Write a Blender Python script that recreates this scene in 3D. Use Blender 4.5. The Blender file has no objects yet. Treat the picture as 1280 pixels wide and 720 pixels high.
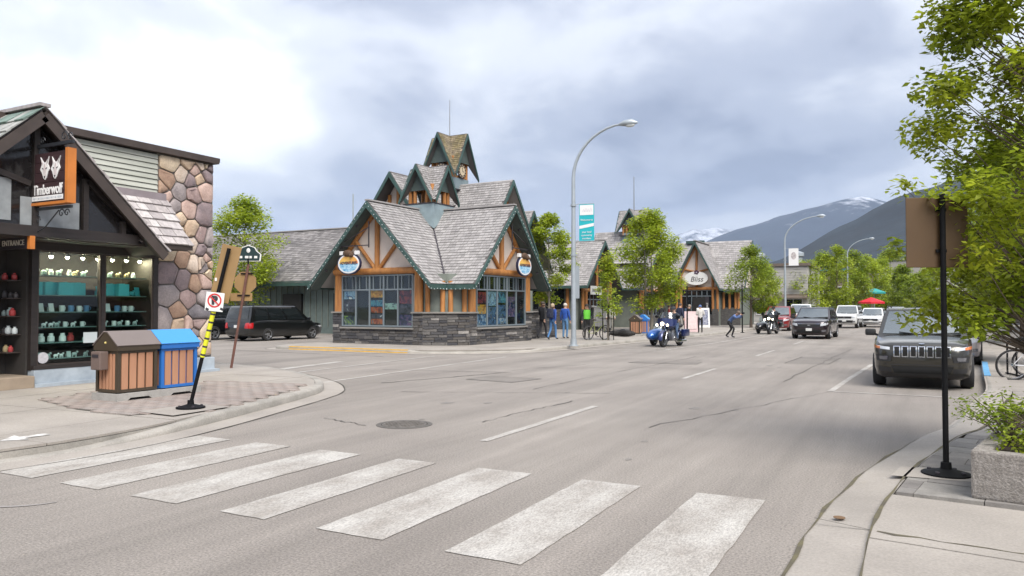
import bpy, bmesh, math, random
from math import sin, cos, pi, radians, sqrt, atan2, hypot
from mathutils import Vector, Matrix
scene = bpy.context.scene
COL = scene.collection

# ------------------------------------------------------------------ camera, sky, sun, exposure
cam_d = bpy.data.cameras.new('camera'); cam = bpy.data.objects.new('camera', cam_d); COL.objects.link(cam)
cam_d.sensor_width = 36.0; cam_d.lens = 950/1280*36.0; cam_d.clip_start = .05; cam_d.clip_end = 20000
cam.location = (0, 0, 1.68)
cam.rotation_euler = (radians(90)+math.atan(24/950), 0, math.atan(500/950))
scene.camera = cam
SUN_EL, SUN_AZ = 50.0, 132.0        # azimuth measured clockwise from +Y
w = bpy.data.worlds.new('World'); scene.world = w; w.use_nodes = True
nt = w.node_tree; nt.nodes.clear()
def wn(t, **k):
    n = nt.nodes.new(t)
    for a, b in k.items(): setattr(n, a, b)
    return n
out = wn('ShaderNodeOutputWorld'); bg = wn('ShaderNodeBackground'); bg.inputs[1].default_value = .1
sky = wn('ShaderNodeTexSky', sky_type='NISHITA', sun_disc=False); sky.sun_elevation = radians(SUN_EL); sky.sun_rotation = radians(SUN_AZ)
bg2 = wn('ShaderNodeBackground'); bg2.inputs[1].default_value = 1.0
mixs = wn('ShaderNodeMixShader')
tc = wn('ShaderNodeTexCoord'); sep = wn('ShaderNodeSeparateXYZ')
nt.links.new(tc.outputs['Generated'], sep.inputs[0])
def wmath(op, a, b=None, c=None, clamp=False):
    n = wn('ShaderNodeMath', operation=op, use_clamp=clamp)
    for i, v in enumerate((a, b, c)):
        if v is None: continue
        if isinstance(v, (int, float)): n.inputs[i].default_value = v
        else: nt.links.new(v, n.inputs[i])
    return n.outputs[0]
zz = wmath('MAXIMUM', sep.outputs[2], 0.0)
den = wmath('ADD', zz, .38)
cx = wmath('DIVIDE', sep.outputs[0], den); cy = wmath('DIVIDE', sep.outputs[1], den)
comb = wn('ShaderNodeCombineXYZ'); nt.links.new(cx, comb.inputs[0]); nt.links.new(cy, comb.inputs[1])
nt.links.new(wmath('MULTIPLY', zz, 1.3), comb.inputs[2])
def wnoise(scale, detail, off, rough=.5, dist=0.0):
    mp = wn('ShaderNodeMapping'); mp.inputs['Location'].default_value = off
    nt.links.new(comb.outputs[0], mp.inputs[0])
    n = wn('ShaderNodeTexNoise'); n.inputs['Scale'].default_value = scale; n.inputs['Detail'].default_value = detail
    n.inputs['Roughness'].default_value = rough; n.inputs['Distortion'].default_value = dist
    nt.links.new(mp.outputs[0], n.inputs['Vector']); return n.outputs['Fac']
n1 = wnoise(1.05, 3, (7.3, 2.1, .35), .45, .3)
n2 = wnoise(3.2, 7, (4.7, 1.2, 0), .56, .35)
fac = wmath('ADD', wmath('MULTIPLY', n1, .70), wmath('MULTIPLY', n2, .30))
thin = wn('ShaderNodeMapRange', interpolation_type='SMOOTHSTEP'); nt.links.new(zz, thin.inputs[0]); thin.inputs[1].default_value = .02; thin.inputs[2].default_value = .17; thin.inputs[3].default_value = .085; thin.inputs[4].default_value = 0   # cloud thins towards the horizon
fac = wmath('ADD', fac, thin.outputs[0])
ramp = wn('ShaderNodeValToRGB'); nt.links.new(fac, ramp.inputs[0])
cr = ramp.color_ramp; cr.interpolation = 'EASE'
cr.elements[0].position = .385; cr.elements[0].color = (.066, .072, .090, 1)
cr.elements[1].position = .645; cr.elements[1].color = (.30, .303, .308, 1)
e = cr.elements.new(.45); e.color = (.110, .117, .136, 1)
e = cr.elements.new(.53); e.color = (.182, .187, .198, 1)
# overcast sky is brighter overhead than at the horizon (about 1 : 1.9)
grad = wmath('ADD', .80, wmath('MULTIPLY', zz, 1.75))
vm = wn('ShaderNodeVectorMath', operation='SCALE'); nt.links.new(ramp.outputs[0], vm.inputs[0]); nt.links.new(grad, vm.inputs['Scale'])
nt.links.new(vm.outputs[0], bg2.inputs[0])
nt.links.new(sky.outputs[0], bg.inputs[0])
mixs.inputs[0].default_value = .94
nt.links.new(bg.outputs[0], mixs.inputs[1]); nt.links.new(bg2.outputs[0], mixs.inputs[2])
nt.links.new(mixs.outputs[0], out.inputs[0])
sd = bpy.data.lights.new('sun', 'SUN'); sd.energy = 1.5; sd.angle = radians(40); sd.color = (1, .955, .89)
sun = bpy.data.objects.new('sun', sd); COL.objects.link(sun); sun.location = (20, -20, 40)
_d = Vector((sin(radians(SUN_AZ))*cos(radians(SUN_EL)), cos(radians(SUN_AZ))*cos(radians(SUN_EL)), sin(radians(SUN_EL))))
sun.rotation_euler = _d.to_track_quat('Z', 'Y').to_euler()
vs = scene.view_settings; vs.view_transform = 'Standard'; vs.look = 'None'; vs.gamma = 1; vs.exposure = 1.98; vs.use_curve_mapping = False
scene.render.engine = 'CYCLES'

# ------------------------------------------------------------------ materials
MATS = {}
def mat(name, col, rough=.7, var=.0, vscale=3.0, metal=0.0, bump=0.0, bscale=40.0, col2=None, fine=0.0, fscale=60.0, island=0.0, spec=None, coat=0.0, emit=None, estr=0.0, trans=0.0, alpha=None, detail=5, coord='Object', stretch=None):
    """principled material: noise between col and col2, optional fine grain, per-island variation and bump"""
    if name in MATS: return MATS[name]
    m = bpy.data.materials.new(name); m.use_nodes = True; MATS[name] = m
    t = m.node_tree; b = t.nodes['Principled BSDF']; L = t.links.new
    b.inputs['Roughness'].default_value = rough; b.inputs['Metallic'].default_value = metal
    if spec is not None: b.inputs['IOR'].default_value = spec
    if coat: b.inputs['Coat Weight'].default_value = coat; b.inputs['Coat Roughness'].default_value = .04
    if emit: b.inputs['Emission Color'].default_value = (*emit, 1); b.inputs['Emission Strength'].default_value = estr
    if alpha is not None: b.inputs['Alpha'].default_value = alpha
    c1 = (*col, 1); c2 = (*(col2 or tuple(max(0, x*(1-var)) for x in col)), 1)
    src = None
    tcn = t.nodes.new('ShaderNodeTexCoord'); vec = tcn.outputs[coord]
    if stretch:
        mp = t.nodes.new('ShaderNodeMapping'); mp.inputs['Scale'].default_value = stretch; L(vec, mp.inputs[0]); vec = mp.outputs[0]
    def noise(sc, dt=5, r=.55):
        n = t.nodes.new('ShaderNodeTexNoise'); n.inputs['Scale'].default_value = sc; n.inputs['Detail'].default_value = dt; n.inputs['Roughness'].default_value = r
        L(vec, n.inputs['Vector']); return n.outputs['Fac']
    if var or col2:
        r = t.nodes.new('ShaderNodeValToRGB'); r.color_ramp.elements[0].position = .34; r.color_ramp.elements[1].position = .66
        r.color_ramp.elements[0].color = c2; r.color_ramp.elements[1].color = c1
        L(noise(vscale, detail), r.inputs[0]); src = r.outputs[0]
    def mul(src, fac_out, amt):
        mr = t.nodes.new('ShaderNodeMapRange'); mr.inputs[3].default_value = 1-amt; mr.inputs[4].default_value = 1+amt*.8
        L(fac_out, mr.inputs[0])
        v = t.nodes.new('ShaderNodeVectorMath'); v.operation = 'SCALE'
        if src is None: v.inputs[0].default_value = c1[:3]
        else: L(src, v.inputs[0])
        L(mr.outputs[0], v.inputs['Scale']); return v.outputs[0]
    if fine: 
        n = noise(fscale, 2, .7); st = t.nodes.new('ShaderNodeMapRange'); st.inputs[1].default_value = .3; st.inputs[2].default_value = .7; L(n, st.inputs[0])
        src = mul(src, st.outputs[0], fine)
    if island:
        g = t.nodes.new('ShaderNodeNewGeometry'); src = mul(src, g.outputs['Random Per Island'], island)
    if src is not None: L(src, b.inputs['Base Color'])
    else: b.inputs['Base Color'].default_value = c1
    if bump:
        bn = t.nodes.new('ShaderNodeBump'); bn.inputs['Strength'].default_value = bump; bn.inputs['Distance'].default_value = .02
        L(noise(bscale, 6, .6), bn.inputs['Height']); L(bn.outputs[0], b.inputs['Normal'])
    if trans:
        tr = t.nodes.new('ShaderNodeBsdfTranslucent'); mx = t.nodes.new('ShaderNodeMixShader'); mx.inputs[0].default_value = trans
        if src is not None: L(src, tr.inputs[0])
        else: tr.inputs[0].default_value = c1
        L(b.outputs[0], mx.inputs[1]); L(tr.outputs[0], mx.inputs[2]); L(mx.outputs[0], t.nodes['Material Output'].inputs[0])
    return m
def pane_mat(name, tint=(.8, .9, .88), refl=.12):
    """clear window glass: a thin pane that lets light through and mirrors a little"""
    if name in MATS: return MATS[name]
    m = bpy.data.materials.new(name); m.use_nodes = True; MATS[name] = m
    t = m.node_tree; t.nodes.remove(t.nodes['Principled BSDF']); L = t.links.new
    tr = t.nodes.new('ShaderNodeBsdfTransparent'); tr.inputs[0].default_value = (*tint, 1)
    gl = t.nodes.new('ShaderNodeBsdfGlossy'); gl.inputs['Roughness'].default_value = .015
    fr = t.nodes.new('ShaderNodeFresnel'); fr.inputs[0].default_value = 1.5
    ad = t.nodes.new('ShaderNodeMath'); ad.operation = 'MULTIPLY'; ad.inputs[1].default_value = 1+refl*4
    mx = t.nodes.new('ShaderNodeMixShader'); gm = t.nodes.new('ShaderNodeNewGeometry'); iv = t.nodes.new('ShaderNodeMath'); iv.operation = 'SUBTRACT'; iv.inputs[0].default_value = 1.0; L(gm.outputs['Backfacing'], iv.inputs[1]); m2 = t.nodes.new('ShaderNodeMath'); m2.operation = 'MULTIPLY'; L(fr.outputs[0], ad.inputs[0]); L(ad.outputs[0], m2.inputs[0]); L(iv.outputs[0], m2.inputs[1]); L(m2.outputs[0], mx.inputs[0])
    L(tr.outputs[0], mx.inputs[1]); L(gl.outputs[0], mx.inputs[2]); L(mx.outputs[0], t.nodes['Material Output'].inputs[0])
    return m

# ------------------------------------------------------------------ mesh helpers
class MB:
    def __init__(s): s.v = []; s.f = []; s.mi = []
    def add(s, vs, fs, mi=0):
        o = len(s.v); s.v += [tuple(p) for p in vs]; s.f += [tuple(i+o for i in f) for f in fs]; s.mi += [mi]*len(fs); return s
    def box(s, c, d, rot=None, mi=0, taper=1.0):
        """c centre, d full sizes, rot Euler tuple, taper scales the top"""
        x, y, z = d[0]/2, d[1]/2, d[2]/2; t = taper
        P = [Vector(p) for p in ((-x,-y,-z),(x,-y,-z),(x,y,-z),(-x,y,-z),(-x*t,-y*t,z),(x*t,-y*t,z),(x*t,y*t,z),(-x*t,y*t,z))]
        if rot:
            from mathutils import Euler
            M = Euler(rot).to_matrix(); P = [M @ p for p in P]
        c = Vector(c); return s.add([p+c for p in P], [(3,2,1,0),(4,5,6,7),(0,1,5,4),(1,2,6,5),(2,3,7,6),(3,0,4,7)], mi)
    def cbox(s, c, d, b=.02, mi=0, rot=None):
        """box with chamfered edges"""
        bm = bmesh.new(); bmesh.ops.create_cube(bm, size=1, matrix=Matrix.Diagonal((d[0], d[1], d[2], 1)))
        bmesh.ops.bevel(bm, geom=bm.edges[:], offset=min(b, min(d)*.45), segments=2, affect='EDGES', profile=.6)
        M = Matrix.Translation(c)
        if rot:
            from mathutils import Euler
            M = M @ Euler(rot).to_matrix().to_4x4()
        bm.verts.ensure_lookup_table(); bm.verts.index_update()
        s.add([M @ v.co for v in bm.verts], [[v.index for v in f.verts] for f in bm.faces], mi); bm.free(); return s
    def beam(s, a, b, wd, ht, up=(0,0,1), mi=0):
        """rectangular bar from a to b"""
        a, b = Vector(a), Vector(b); d = (b-a); 
        if d.length < 1e-6: return s
        d.normalize(); u = Vector(up)
        if abs(d.dot(u)) > .98: u = Vector((1, 0, 0))
        r = d.cross(u).normalized(); u = r.cross(d).normalized()
        P = []
        for p in (a, b):
            for i, j in ((-1,-1),(1,-1),(1,1),(-1,1)): P.append(p + r*(i*wd/2) + u*(j*ht/2))
        return s.add(P, [(0,1,2,3),(7,6,5,4),(0,4,5,1),(1,5,6,2),(2,6,7,3),(3,7,4,0)], mi)
    def tube(s, pts, rad, n=8, mi=0, cap=True):
        pts = [Vector(p) for p in pts]
        if isinstance(rad, (int, float)): rad = [rad]*len(pts)
        P = []; F = []; ref = None
        for i, p in enumerate(pts):
            d = (pts[min(i+1, len(pts)-1)] - pts[max(i-1, 0)]).normalized()
            if ref is None: ref = Vector((0,0,1)) if abs(d.z) < .9 else Vector((1,0,0))
            a = d.cross(ref).normalized(); b = a.cross(d).normalized(); ref = b
            for k in range(n):
                t = 2*pi*k/n; P.append(p + (a*cos(t) + b*sin(t))*rad[i])
        for i in range(len(pts)-1):
            for k in range(n):
                F.append((i*n+k, i*n+(k+1) % n, (i+1)*n+(k+1) % n, (i+1)*n+k))
        if cap: F += [tuple(range(n))[::-1], tuple(range((len(pts)-1)*n, len(pts)*n))]
        return s.add(P, F, mi)
    def lathe(s, prof, n=20, c=(0,0,0), axis='z', mi=0, cap=True):
        """prof list of (r, h) turned about an axis"""
        P = []; F = []; c = Vector(c)
        for r, h in prof:
            for k in range(n):
                t = 2*pi*k/n; x, y = r*cos(t), r*sin(t)
                P.append(c + Vector({'z': (x, y, h), 'x': (h, x, y), 'y': (y, h, x)}[axis]))
        m = len(prof)
        for i in range(m-1):
            for k in range(n): F.append((i*n+k, i*n+(k+1) % n, (i+1)*n+(k+1) % n, (i+1)*n+k))
        if cap:
            if prof[0][0] > 1e-5: F.append(tuple(range(n))[::-1])
            if prof[-1][0] > 1e-5: F.append(tuple(range((m-1)*n, m*n)))
        return s.add(P, F, mi)
    def prism(s, poly, ext, mi=0):
        """closed 3-D polygon extruded along vector ext"""
        n = len(poly); e = Vector(ext); P = [Vector(p) for p in poly]; P += [p+e for p in P]
        return s.add(P, [tuple(range(n))[::-1], tuple(range(n, 2*n))]+[(i, (i+1) % n, n+(i+1) % n, n+i) for i in range(n)], mi)
    def ball(s, c, r, n=10, m=7, mi=0):
        """ellipsoid, r = radius or (rx, ry, rz)"""
        if isinstance(r, (int, float)): r = (r, r, r)
        P = [(c[0], c[1], c[2]-r[2])]; F = []
        for i in range(1, m):
            a = -pi/2+pi*i/m
            for k in range(n): P.append((c[0]+r[0]*cos(a)*cos(2*pi*k/n), c[1]+r[1]*cos(a)*sin(2*pi*k/n), c[2]+r[2]*sin(a)))
        P.append((c[0], c[1], c[2]+r[2])); T = len(P)-1
        for k in range(n):
            F.append((0, 1+(k+1) % n, 1+k)); F.append((T, 1+(m-2)*n+k, 1+(m-2)*n+(k+1) % n))
            for i in range(m-2): F.append((1+i*n+k, 1+i*n+(k+1) % n, 1+(i+1)*n+(k+1) % n, 1+(i+1)*n+k))
        return s.add(P, F, mi)
    def mesh(s, name, mats, smooth=None):
        me = bpy.data.meshes.new(name); me.from_pydata(s.v, [], s.f); 
        for m in (mats if isinstance(mats, (list, tuple)) else [mats]): me.materials.append(m)
        if any(s.mi): me.polygons.foreach_set('material_index', s.mi)
        bm = bmesh.new(); bm.from_mesh(me); bmesh.ops.recalc_face_normals(bm, faces=bm.faces[:]); bm.to_mesh(me); bm.free()
        if smooth:
            me.shade_smooth(); me.set_sharp_from_angle(angle=radians(smooth))
        me.update(); return me
    def obj(s, name, mats, parent=None, smooth=None, loc=None, rot=None, **tags):
        return link(name, s.mesh(name, mats, smooth), parent, loc, rot, **tags)
def link(name, me, parent=None, loc=None, rot=None, **tags):
    o = bpy.data.objects.new(name, me); COL.objects.link(o)
    if parent: o.parent = parent
    if loc: o.location = loc
    if rot: o.rotation_euler = rot
    for k, v in tags.items(): o['category' if k == 'cat' else k] = v
    return o
def thing(name, label, cat, loc=(0,0,0), rz=0.0, group=None, rot=None):
    o = bpy.data.objects.new(name, None); COL.objects.link(o); o.empty_display_size = .2
    o.location = loc; o.rotation_euler = rot or (0, 0, rz); o['label'] = label; o['category'] = cat
    if group: o['group'] = group
    return o
def copy_tree(o, parent=None):
    c = o.copy(); COL.objects.link(c)
    if parent: c.parent = parent
    for ch in list(o.children): copy_tree(ch, c)
    return c
def struct(o): o['kind'] = 'structure'; return o
def stuff(o): o['kind'] = 'stuff'; return o
def bake(o):
    """apply an object's modifiers and return it with plain mesh data"""
    dg = bpy.context.evaluated_depsgraph_get(); me = bpy.data.meshes.new_from_object(o.evaluated_get(dg)); o.modifiers.clear(); o.data = me; return o
def text(name, body, size, m, parent, loc, rot, align='CENTER', sx=1.0, depth=.004, shear=0.0, bold=0.0, **tags):
    c = bpy.data.curves.new(name, 'FONT'); c.body = body; c.size = size; c.align_x = align; c.align_y = 'CENTER'; c.extrude = depth; c.shear = shear; c.offset = bold
    t = bpy.data.objects.new(name, c); COL.objects.link(t); dg = bpy.context.evaluated_depsgraph_get()
    me = bpy.data.meshes.new_from_object(t.evaluated_get(dg)); bpy.data.objects.remove(t)
    me.materials.clear(); me.materials.append(m)
    o = link(name, me, parent, loc, rot, **tags); o.scale = (sx, 1, 1); return o
def clip(poly, cell):
    """clip polygon by a convex counter-clockwise cell"""
    for i in range(len(cell)):
        a, b = cell[i], cell[(i+1) % len(cell)]; res = []
        def side(p): return (b[0]-a[0])*(p[1]-a[1])-(b[1]-a[1])*(p[0]-a[0])
        for j in range(len(poly)):
            p, q = poly[j], poly[(j+1) % len(poly)]; sp, sq = side(p), side(q)
            if sp >= 0: res.append(p)
            if (sp >= 0) != (sq >= 0):
                t = sp/(sp-sq); res.append((p[0]+t*(q[0]-p[0]), p[1]+t*(q[1]-p[1])))
        poly = res
        if len(poly) < 3: return []
    return poly
def area(p): return .5*sum(p[i][0]*p[(i+1) % len(p)][1]-p[(i+1) % len(p)][0]*p[i][1] for i in range(len(p)))
def inside(pt, poly):
    x, y = pt; c = False
    for i in range(len(poly)):
        (x1, y1), (x2, y2) = poly[i], poly[(i+1) % len(poly)]
        if (y1 > y) != (y2 > y) and x < (x2-x1)*(y-y1)/(y2-y1)+x1: c = not c
    return c
def shrink(poly, d):
    """inset a convex counter-clockwise polygon"""
    n = len(poly); L = []
    for i in range(n):
        (x1, y1), (x2, y2) = poly[i], poly[(i+1) % n]; l = hypot(x2-x1, y2-y1)
        if l < 1e-6: continue
        nx, ny = -(y2-y1)/l, (x2-x1)/l; L.append((x1+nx*d, y1+ny*d, x2+nx*d, y2+ny*d))
    res = poly
    for x1, y1, x2, y2 in L:
        far = 50; ux, uy = x2-x1, y2-y1; l = hypot(ux, uy); ux /= l; uy /= l
        res = clip(res, [(x1-ux*far, y1-uy*far), (x1+ux*far, y1+uy*far), (x1+ux*far-uy*far, y1+uy*far+ux*far), (x1-ux*far-uy*far, y1-uy*far+ux*far)])
        if not res: return []
    return res
def offset_line(pts, d):
    """offset an open polyline to its left by d"""
    R = []
    for i, p in enumerate(pts):
        a = pts[max(i-1, 0)]; b = pts[min(i+1, len(pts)-1)]; l = hypot(b[0]-a[0], b[1]-a[1])
        R.append((p[0]-(b[1]-a[1])/l*d, p[1]+(b[0]-a[0])/l*d))
    return R
def smooth_line(pts, n=4):
    """Catmull-Rom resample"""
    R = []
    for i in range(len(pts)-1):
        p0 = Vector(pts[max(i-1, 0)]); p1 = Vector(pts[i]); p2 = Vector(pts[i+1]); p3 = Vector(pts[min(i+2, len(pts)-1)])
        for k in range(n):
            t = k/n; R.append(tuple(.5*((2*p1)+(p2-p0)*t+(2*p0-5*p1+4*p2-p3)*t*t+(3*p1-p0-3*p2+p3)*t**3)))
    R.append(tuple(pts[-1])); return R
# ------------------------------------------------------------------ ground, road, pavements
random.seed(4)
ASPH = mat('asphalt', (.272, .244, .216), .88, col2=(.230, .204, .181), vscale=.35, fine=.40, fscale=55, bump=.6, bscale=75)
CONC = mat('pavement_concrete', (.335, .303, .268), .85, col2=(.255, .23, .203), vscale=.8, fine=.14, fscale=50, bump=.15, bscale=60)
CONC2 = mat('kerb_concrete', (.34, .315, .28), .85, col2=(.23, .215, .19), vscale=1.6, fine=.15, fscale=40, bump=.2)
PAINT = mat('road_paint', (.41, .39, .36), .8, col2=(.275, .25, .222), vscale=2.6, detail=12, fine=.34, stretch=(1.3, .55, 1), fscale=60, bump=.2, bscale=80)
DARKJ = mat('joint_dirt', (.075, .068, .055), .95, var=.4, vscale=4)
MOSS = mat('joint_moss', (.12, .105, .055), .95, col2=(.07, .06, .045), vscale=6)
GRASS = mat('far_grass', (.08, .095, .04), .95, col2=(.11, .105, .075), vscale=.02, fine=.2, fscale=.5)
g = MB(); R = 13400
ring = [(R*cos(2*pi*k/48), R*sin(2*pi*k/48)) for k in range(48)]
g.add([(x, y, -.03) for x, y in ring], [tuple(range(48))]); struct(g.obj('ground', GRASS))
_t = ASPH.node_tree; _b = _t.nodes['Principled BSDF']; _src = _b.inputs['Base Color'].links[0].from_socket   # wheel tracks and long worn streaks
for _sc, _st, _lo, _hi in ((1.0, (1.1, .035, 1), .80, 1.10), (1.0, (.35, .3, 1), .91, 1.06), (1.0, (6, .5, 1), .93, 1.05)):
    _c = _t.nodes.new('ShaderNodeTexCoord'); _m = _t.nodes.new('ShaderNodeMapping'); _m.inputs['Scale'].default_value = _st; _t.links.new(_c.outputs['Object'], _m.inputs[0])
    _n = _t.nodes.new('ShaderNodeTexNoise'); _n.inputs['Scale'].default_value = _sc; _n.inputs['Detail'].default_value = 6; _t.links.new(_m.outputs[0], _n.inputs['Vector'])
    _r = _t.nodes.new('ShaderNodeMapRange'); _r.inputs[1].default_value = .3; _r.inputs[2].default_value = .7; _r.inputs[3].default_value = _lo; _r.inputs[4].default_value = _hi; _t.links.new(_n.outputs['Fac'], _r.inputs[0])
    _v = _t.nodes.new('ShaderNodeVectorMath'); _v.operation = 'SCALE'; _t.links.new(_src, _v.inputs[0]); _t.links.new(_r.outputs[0], _v.inputs['Scale']); _src = _v.outputs[0]
_t.links.new(_src, _b.inputs['Base Color'])
road = MB(); road.add([(-75, -25, 0), (6, -25, 0), (10, 190, 0), (-75, 190, 0)], [(0, 1, 2, 3)])
road = struct(road.obj('road', ASPH))

def flat(name, pts, z, m, parent=road): 
    b = MB(); b.add([(x, y, z) for x, y in pts], [tuple(range(len(pts)))]); return b.obj(name, m, parent)
def strip(name, pts, wd, z, m, parent=road, jitter=0.0):
    b = MB(); n = len(pts); P = []
    for i, p in enumerate(pts):
        a = pts[max(i-1, 0)]; c = pts[min(i+1, n-1)]; l = hypot(c[0]-a[0], c[1]-a[1]) or 1
        ww = (wd[i] if isinstance(wd, list) else wd)/2*(1+random.uniform(-jitter, jitter)); nx, ny = -(c[1]-a[1])/l*ww, (c[0]-a[0])/l*ww
        P += [(p[0]+nx, p[1]+ny, z), (p[0]-nx, p[1]-ny, z)]
    b.add(P, [(2*i, 2*i+1, 2*i+3, 2*i+2) for i in range(n-1)]); return b.obj(name, m, parent)
# painted markings
def worn_rect(x0, y0, x1, y1, n=14, a=.006):
    E = []
    for (p, q) in (((x0, y0), (x1, y0)), ((x1, y0), (x1, y1)), ((x1, y1), (x0, y1)), ((x0, y1), (x0, y0))):
        m = n if abs(q[1]-p[1]) > abs(q[0]-p[0]) else 5
        for i in range(m): t = i/m; E.append((p[0]+(q[0]-p[0])*t+random.uniform(-a, a), p[1]+(q[1]-p[1])*t+random.uniform(-a, a)))
    return E
for xl, xr in ((-8.26, -7.66), (-7.22, -6.64), (-6.18, -5.58), (-5.05, -4.55), (-4.02, -3.40), (-2.86, -2.27), (-1.74, -1.14)):
    flat('crosswalk_stripe', worn_rect(xl, 4.44, xr, 6.9), .006, PAINT)
for y0, y1 in ((8.3, 12.1), (17.7, 21.0), (27.1, 31.0), (36.5, 40), (46, 49.5), (56, 59)):
    flat('lane_dash', worn_rect(-4.83, y0, -4.71, y1, 10, .006), .006, PAINT)
strip('parking_line', [(-1.46, 16.4), (-1.3, 20), (-1.05, 24.8)], .12, .006, PAINT)
strip('parking_line', [(-1.46, 16.4), (.85, 16.35)], .10, .006, PAINT)
strip('parking_line', [(-1.0, 25), (1.6, 25)], .10, .006, PAINT)
strip('edge_line', [(-11.62, 13.1), (-12.15, 22.6)], .13, .006, PAINT)
strip('edge_line', [(-14.0, 14.5), (-14.5, 21.9)], .13, .006, PAINT)
strip('edge_line', [(-15.1, 15.0), (-15.6, 18.3)], .32, .006, PAINT)
strip('edge_line', [(-8.6, 29.0), (-8.2, 36), (-8.0, 46), (-8, 58)], .12, .006, PAINT)
for k in range(7):
    y = 26.5+k*1.5; strip('hatch_stripe', [(-11.5+k*.05, y-.2), (-8.7+k*.05, y+1.9)], .14, .006, PAINT)
for y in (64, 72, 80): strip('parking_line', [(-10, y), (-7.8, y)], .1, .006, PAINT)
# cracks, seams, tyre marks
def wiggle(a, b, n=16, s=.05):
    return [(a[0]+(b[0]-a[0])*i/n+random.uniform(-s, s), a[1]+(b[1]-a[1])*i/n+random.uniform(-s, s)) for i in range(n+1)]
CRACK = mat('crack_fill', (.11, .10, .09), .9, var=.3)
for a, b, wd in (((-7.9, 8.9), (-6.9, 8.62), .02), ((-5.6, 9.6), (-5.4, 12.6), .018), ((-9.0, 12.4), (-5.2, 14.0), .022),
                 ((-10.4, 13.6), (-9.2, 17.4), .035), ((-12.6, 16.5), (-9.2, 17.3), .03), ((-9.4, 17.9), (-8.4, 21), .02), ((-16, 20.9), (-32, 21.6), .05), ((-9.2, 19), (-3, 22), .02),
                 ((-3.3, 10.3), (-1.5, 16.2), .014), ((-6.9, 14), (-6.5, 26), .016), ((-2.6, 18), (-2.2, 33), .016), ((-7.2, 27), (-2.2, 28), .018)):
    strip('crack', wiggle(a, b), wd, .0085, CRACK, jitter=.7)
OIL = mat('oil_stain', (.13, .118, .105), .7, col2=(.20, .18, .16), vscale=9)
for k in range(26):
    x, y, r_ = random.choice((-6.8, -2.9, -6.4, -3.2))+random.uniform(-.5, .5), random.uniform(7.5, 34), random.uniform(.03, .13)
    flat('oil_stain', [(x+r_*random.uniform(.7, 1.2)*cos(2*pi*q/11), y+r_*1.6*random.uniform(.7, 1.2)*sin(2*pi*q/11)) for q in range(11)], .0032, OIL)
PATCH = mat('asphalt_patch', (.195, .175, .155), .9, col2=(.155, .138, .122), vscale=1.5, fine=.3, fscale=40)
for P4 in ([(-9.2, 15.2), (-7.9, 15.0), (-7.7, 16.1), (-9.1, 16.2)], [(-3.4, 24.0), (-2.2, 24.1), (-2.1, 27.4), (-3.3, 27.3)], [(-7.6, 22.0), (-5.6, 22.3), (-5.7, 23.3), (-7.5, 23.1)]):
    flat('asphalt_patch', P4, .0026, PATCH); strip('patch_seal', P4+[P4[0]], .03, .0085, CRACK, jitter=.7)
WORN = mat('tyre_scuff', (.27, .25, .235), .9, var=.2)
arc = [(-7.35+.75*cos(t)*1.1, 4.1-.55*sin(t)) for t in [radians(d) for d in range(10, 170, 10)]]
strip('tyre_mark', arc, [.02+.05*sin(pi*i/(len(arc)-1)) for i in range(len(arc))], .005, WORN)
# manhole
mh = thing('manhole_cover', 'round iron manhole cover sunk in the asphalt near the centre line', 'manhole', (-6.45, 8.95, 0))
IRON = mat('cast_iron', (.14, .125, .11), .75, var=.4, vscale=12, bump=.3)
MB().lathe([(.40, 0), (.40, .007), (.33, .009), (.33, 0)], 40).obj('collar', CRACK, mh, 40)
b = MB(); b.lathe([(.32, 0), (.32, .010), (.0, .011)], 40); b.obj('lid', IRON, mh, 40)
b = MB()
for i in range(-4, 5):
    for j in range(-4, 5):
        if hypot(i, j) < 4.4: b.box((i*.065, j*.065, .013), (.04, .04, .006))
stuff(b.obj('tread', IRON, mh))

def pavement(name, poly, cell, rot, z, m, gap=.009, skip=None, base=CONC2):
    """pavement base with separate slabs laid on it"""
    b = MB(); b.prism([(x, y, -.02) for x, y in poly], (0, 0, z-.018)); root = struct(b.obj(name, base))
    c, s = cos(rot), sin(rot); loc = [(x*c+y*s, -x*s+y*c) for x, y in poly]
    x0, x1 = min(p[0] for p in loc), max(p[0] for p in loc); y0, y1 = min(p[1] for p in loc), max(p[1] for p in loc)
    i = math.floor(x0/cell[0])
    while i*cell[0] < x1:
        j = math.floor(y0/cell[1])
        while j*cell[1] < y1:
            q = clip(loc, [(i*cell[0], j*cell[1]), ((i+1)*cell[0], j*cell[1]), ((i+1)*cell[0], (j+1)*cell[1]), (i*cell[0], (j+1)*cell[1])])
            j += 1
            if len(q) < 3 or abs(area(q)) < .02: continue
            mx = sum(p[0] for p in q)/len(q); my = sum(p[1] for p in q)/len(q)
            if skip and skip(mx*c-my*s, mx*s+my*c): continue
            q = [(mx+(p[0]-mx)*(1-gap/max(.05, abs(p[0]-mx))), my+(p[1]-my)*(1-gap/max(.05, abs(p[1]-my)))) for p in q]
            dz = random.uniform(-.003, .003)
            t = MB(); t.prism([(p[0]*c-p[1]*s, p[0]*s+p[1]*c, z-.03) for p in q], (0, 0, .03+dz)); t.obj('slab', m, root)
        i += 1
    return root
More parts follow.
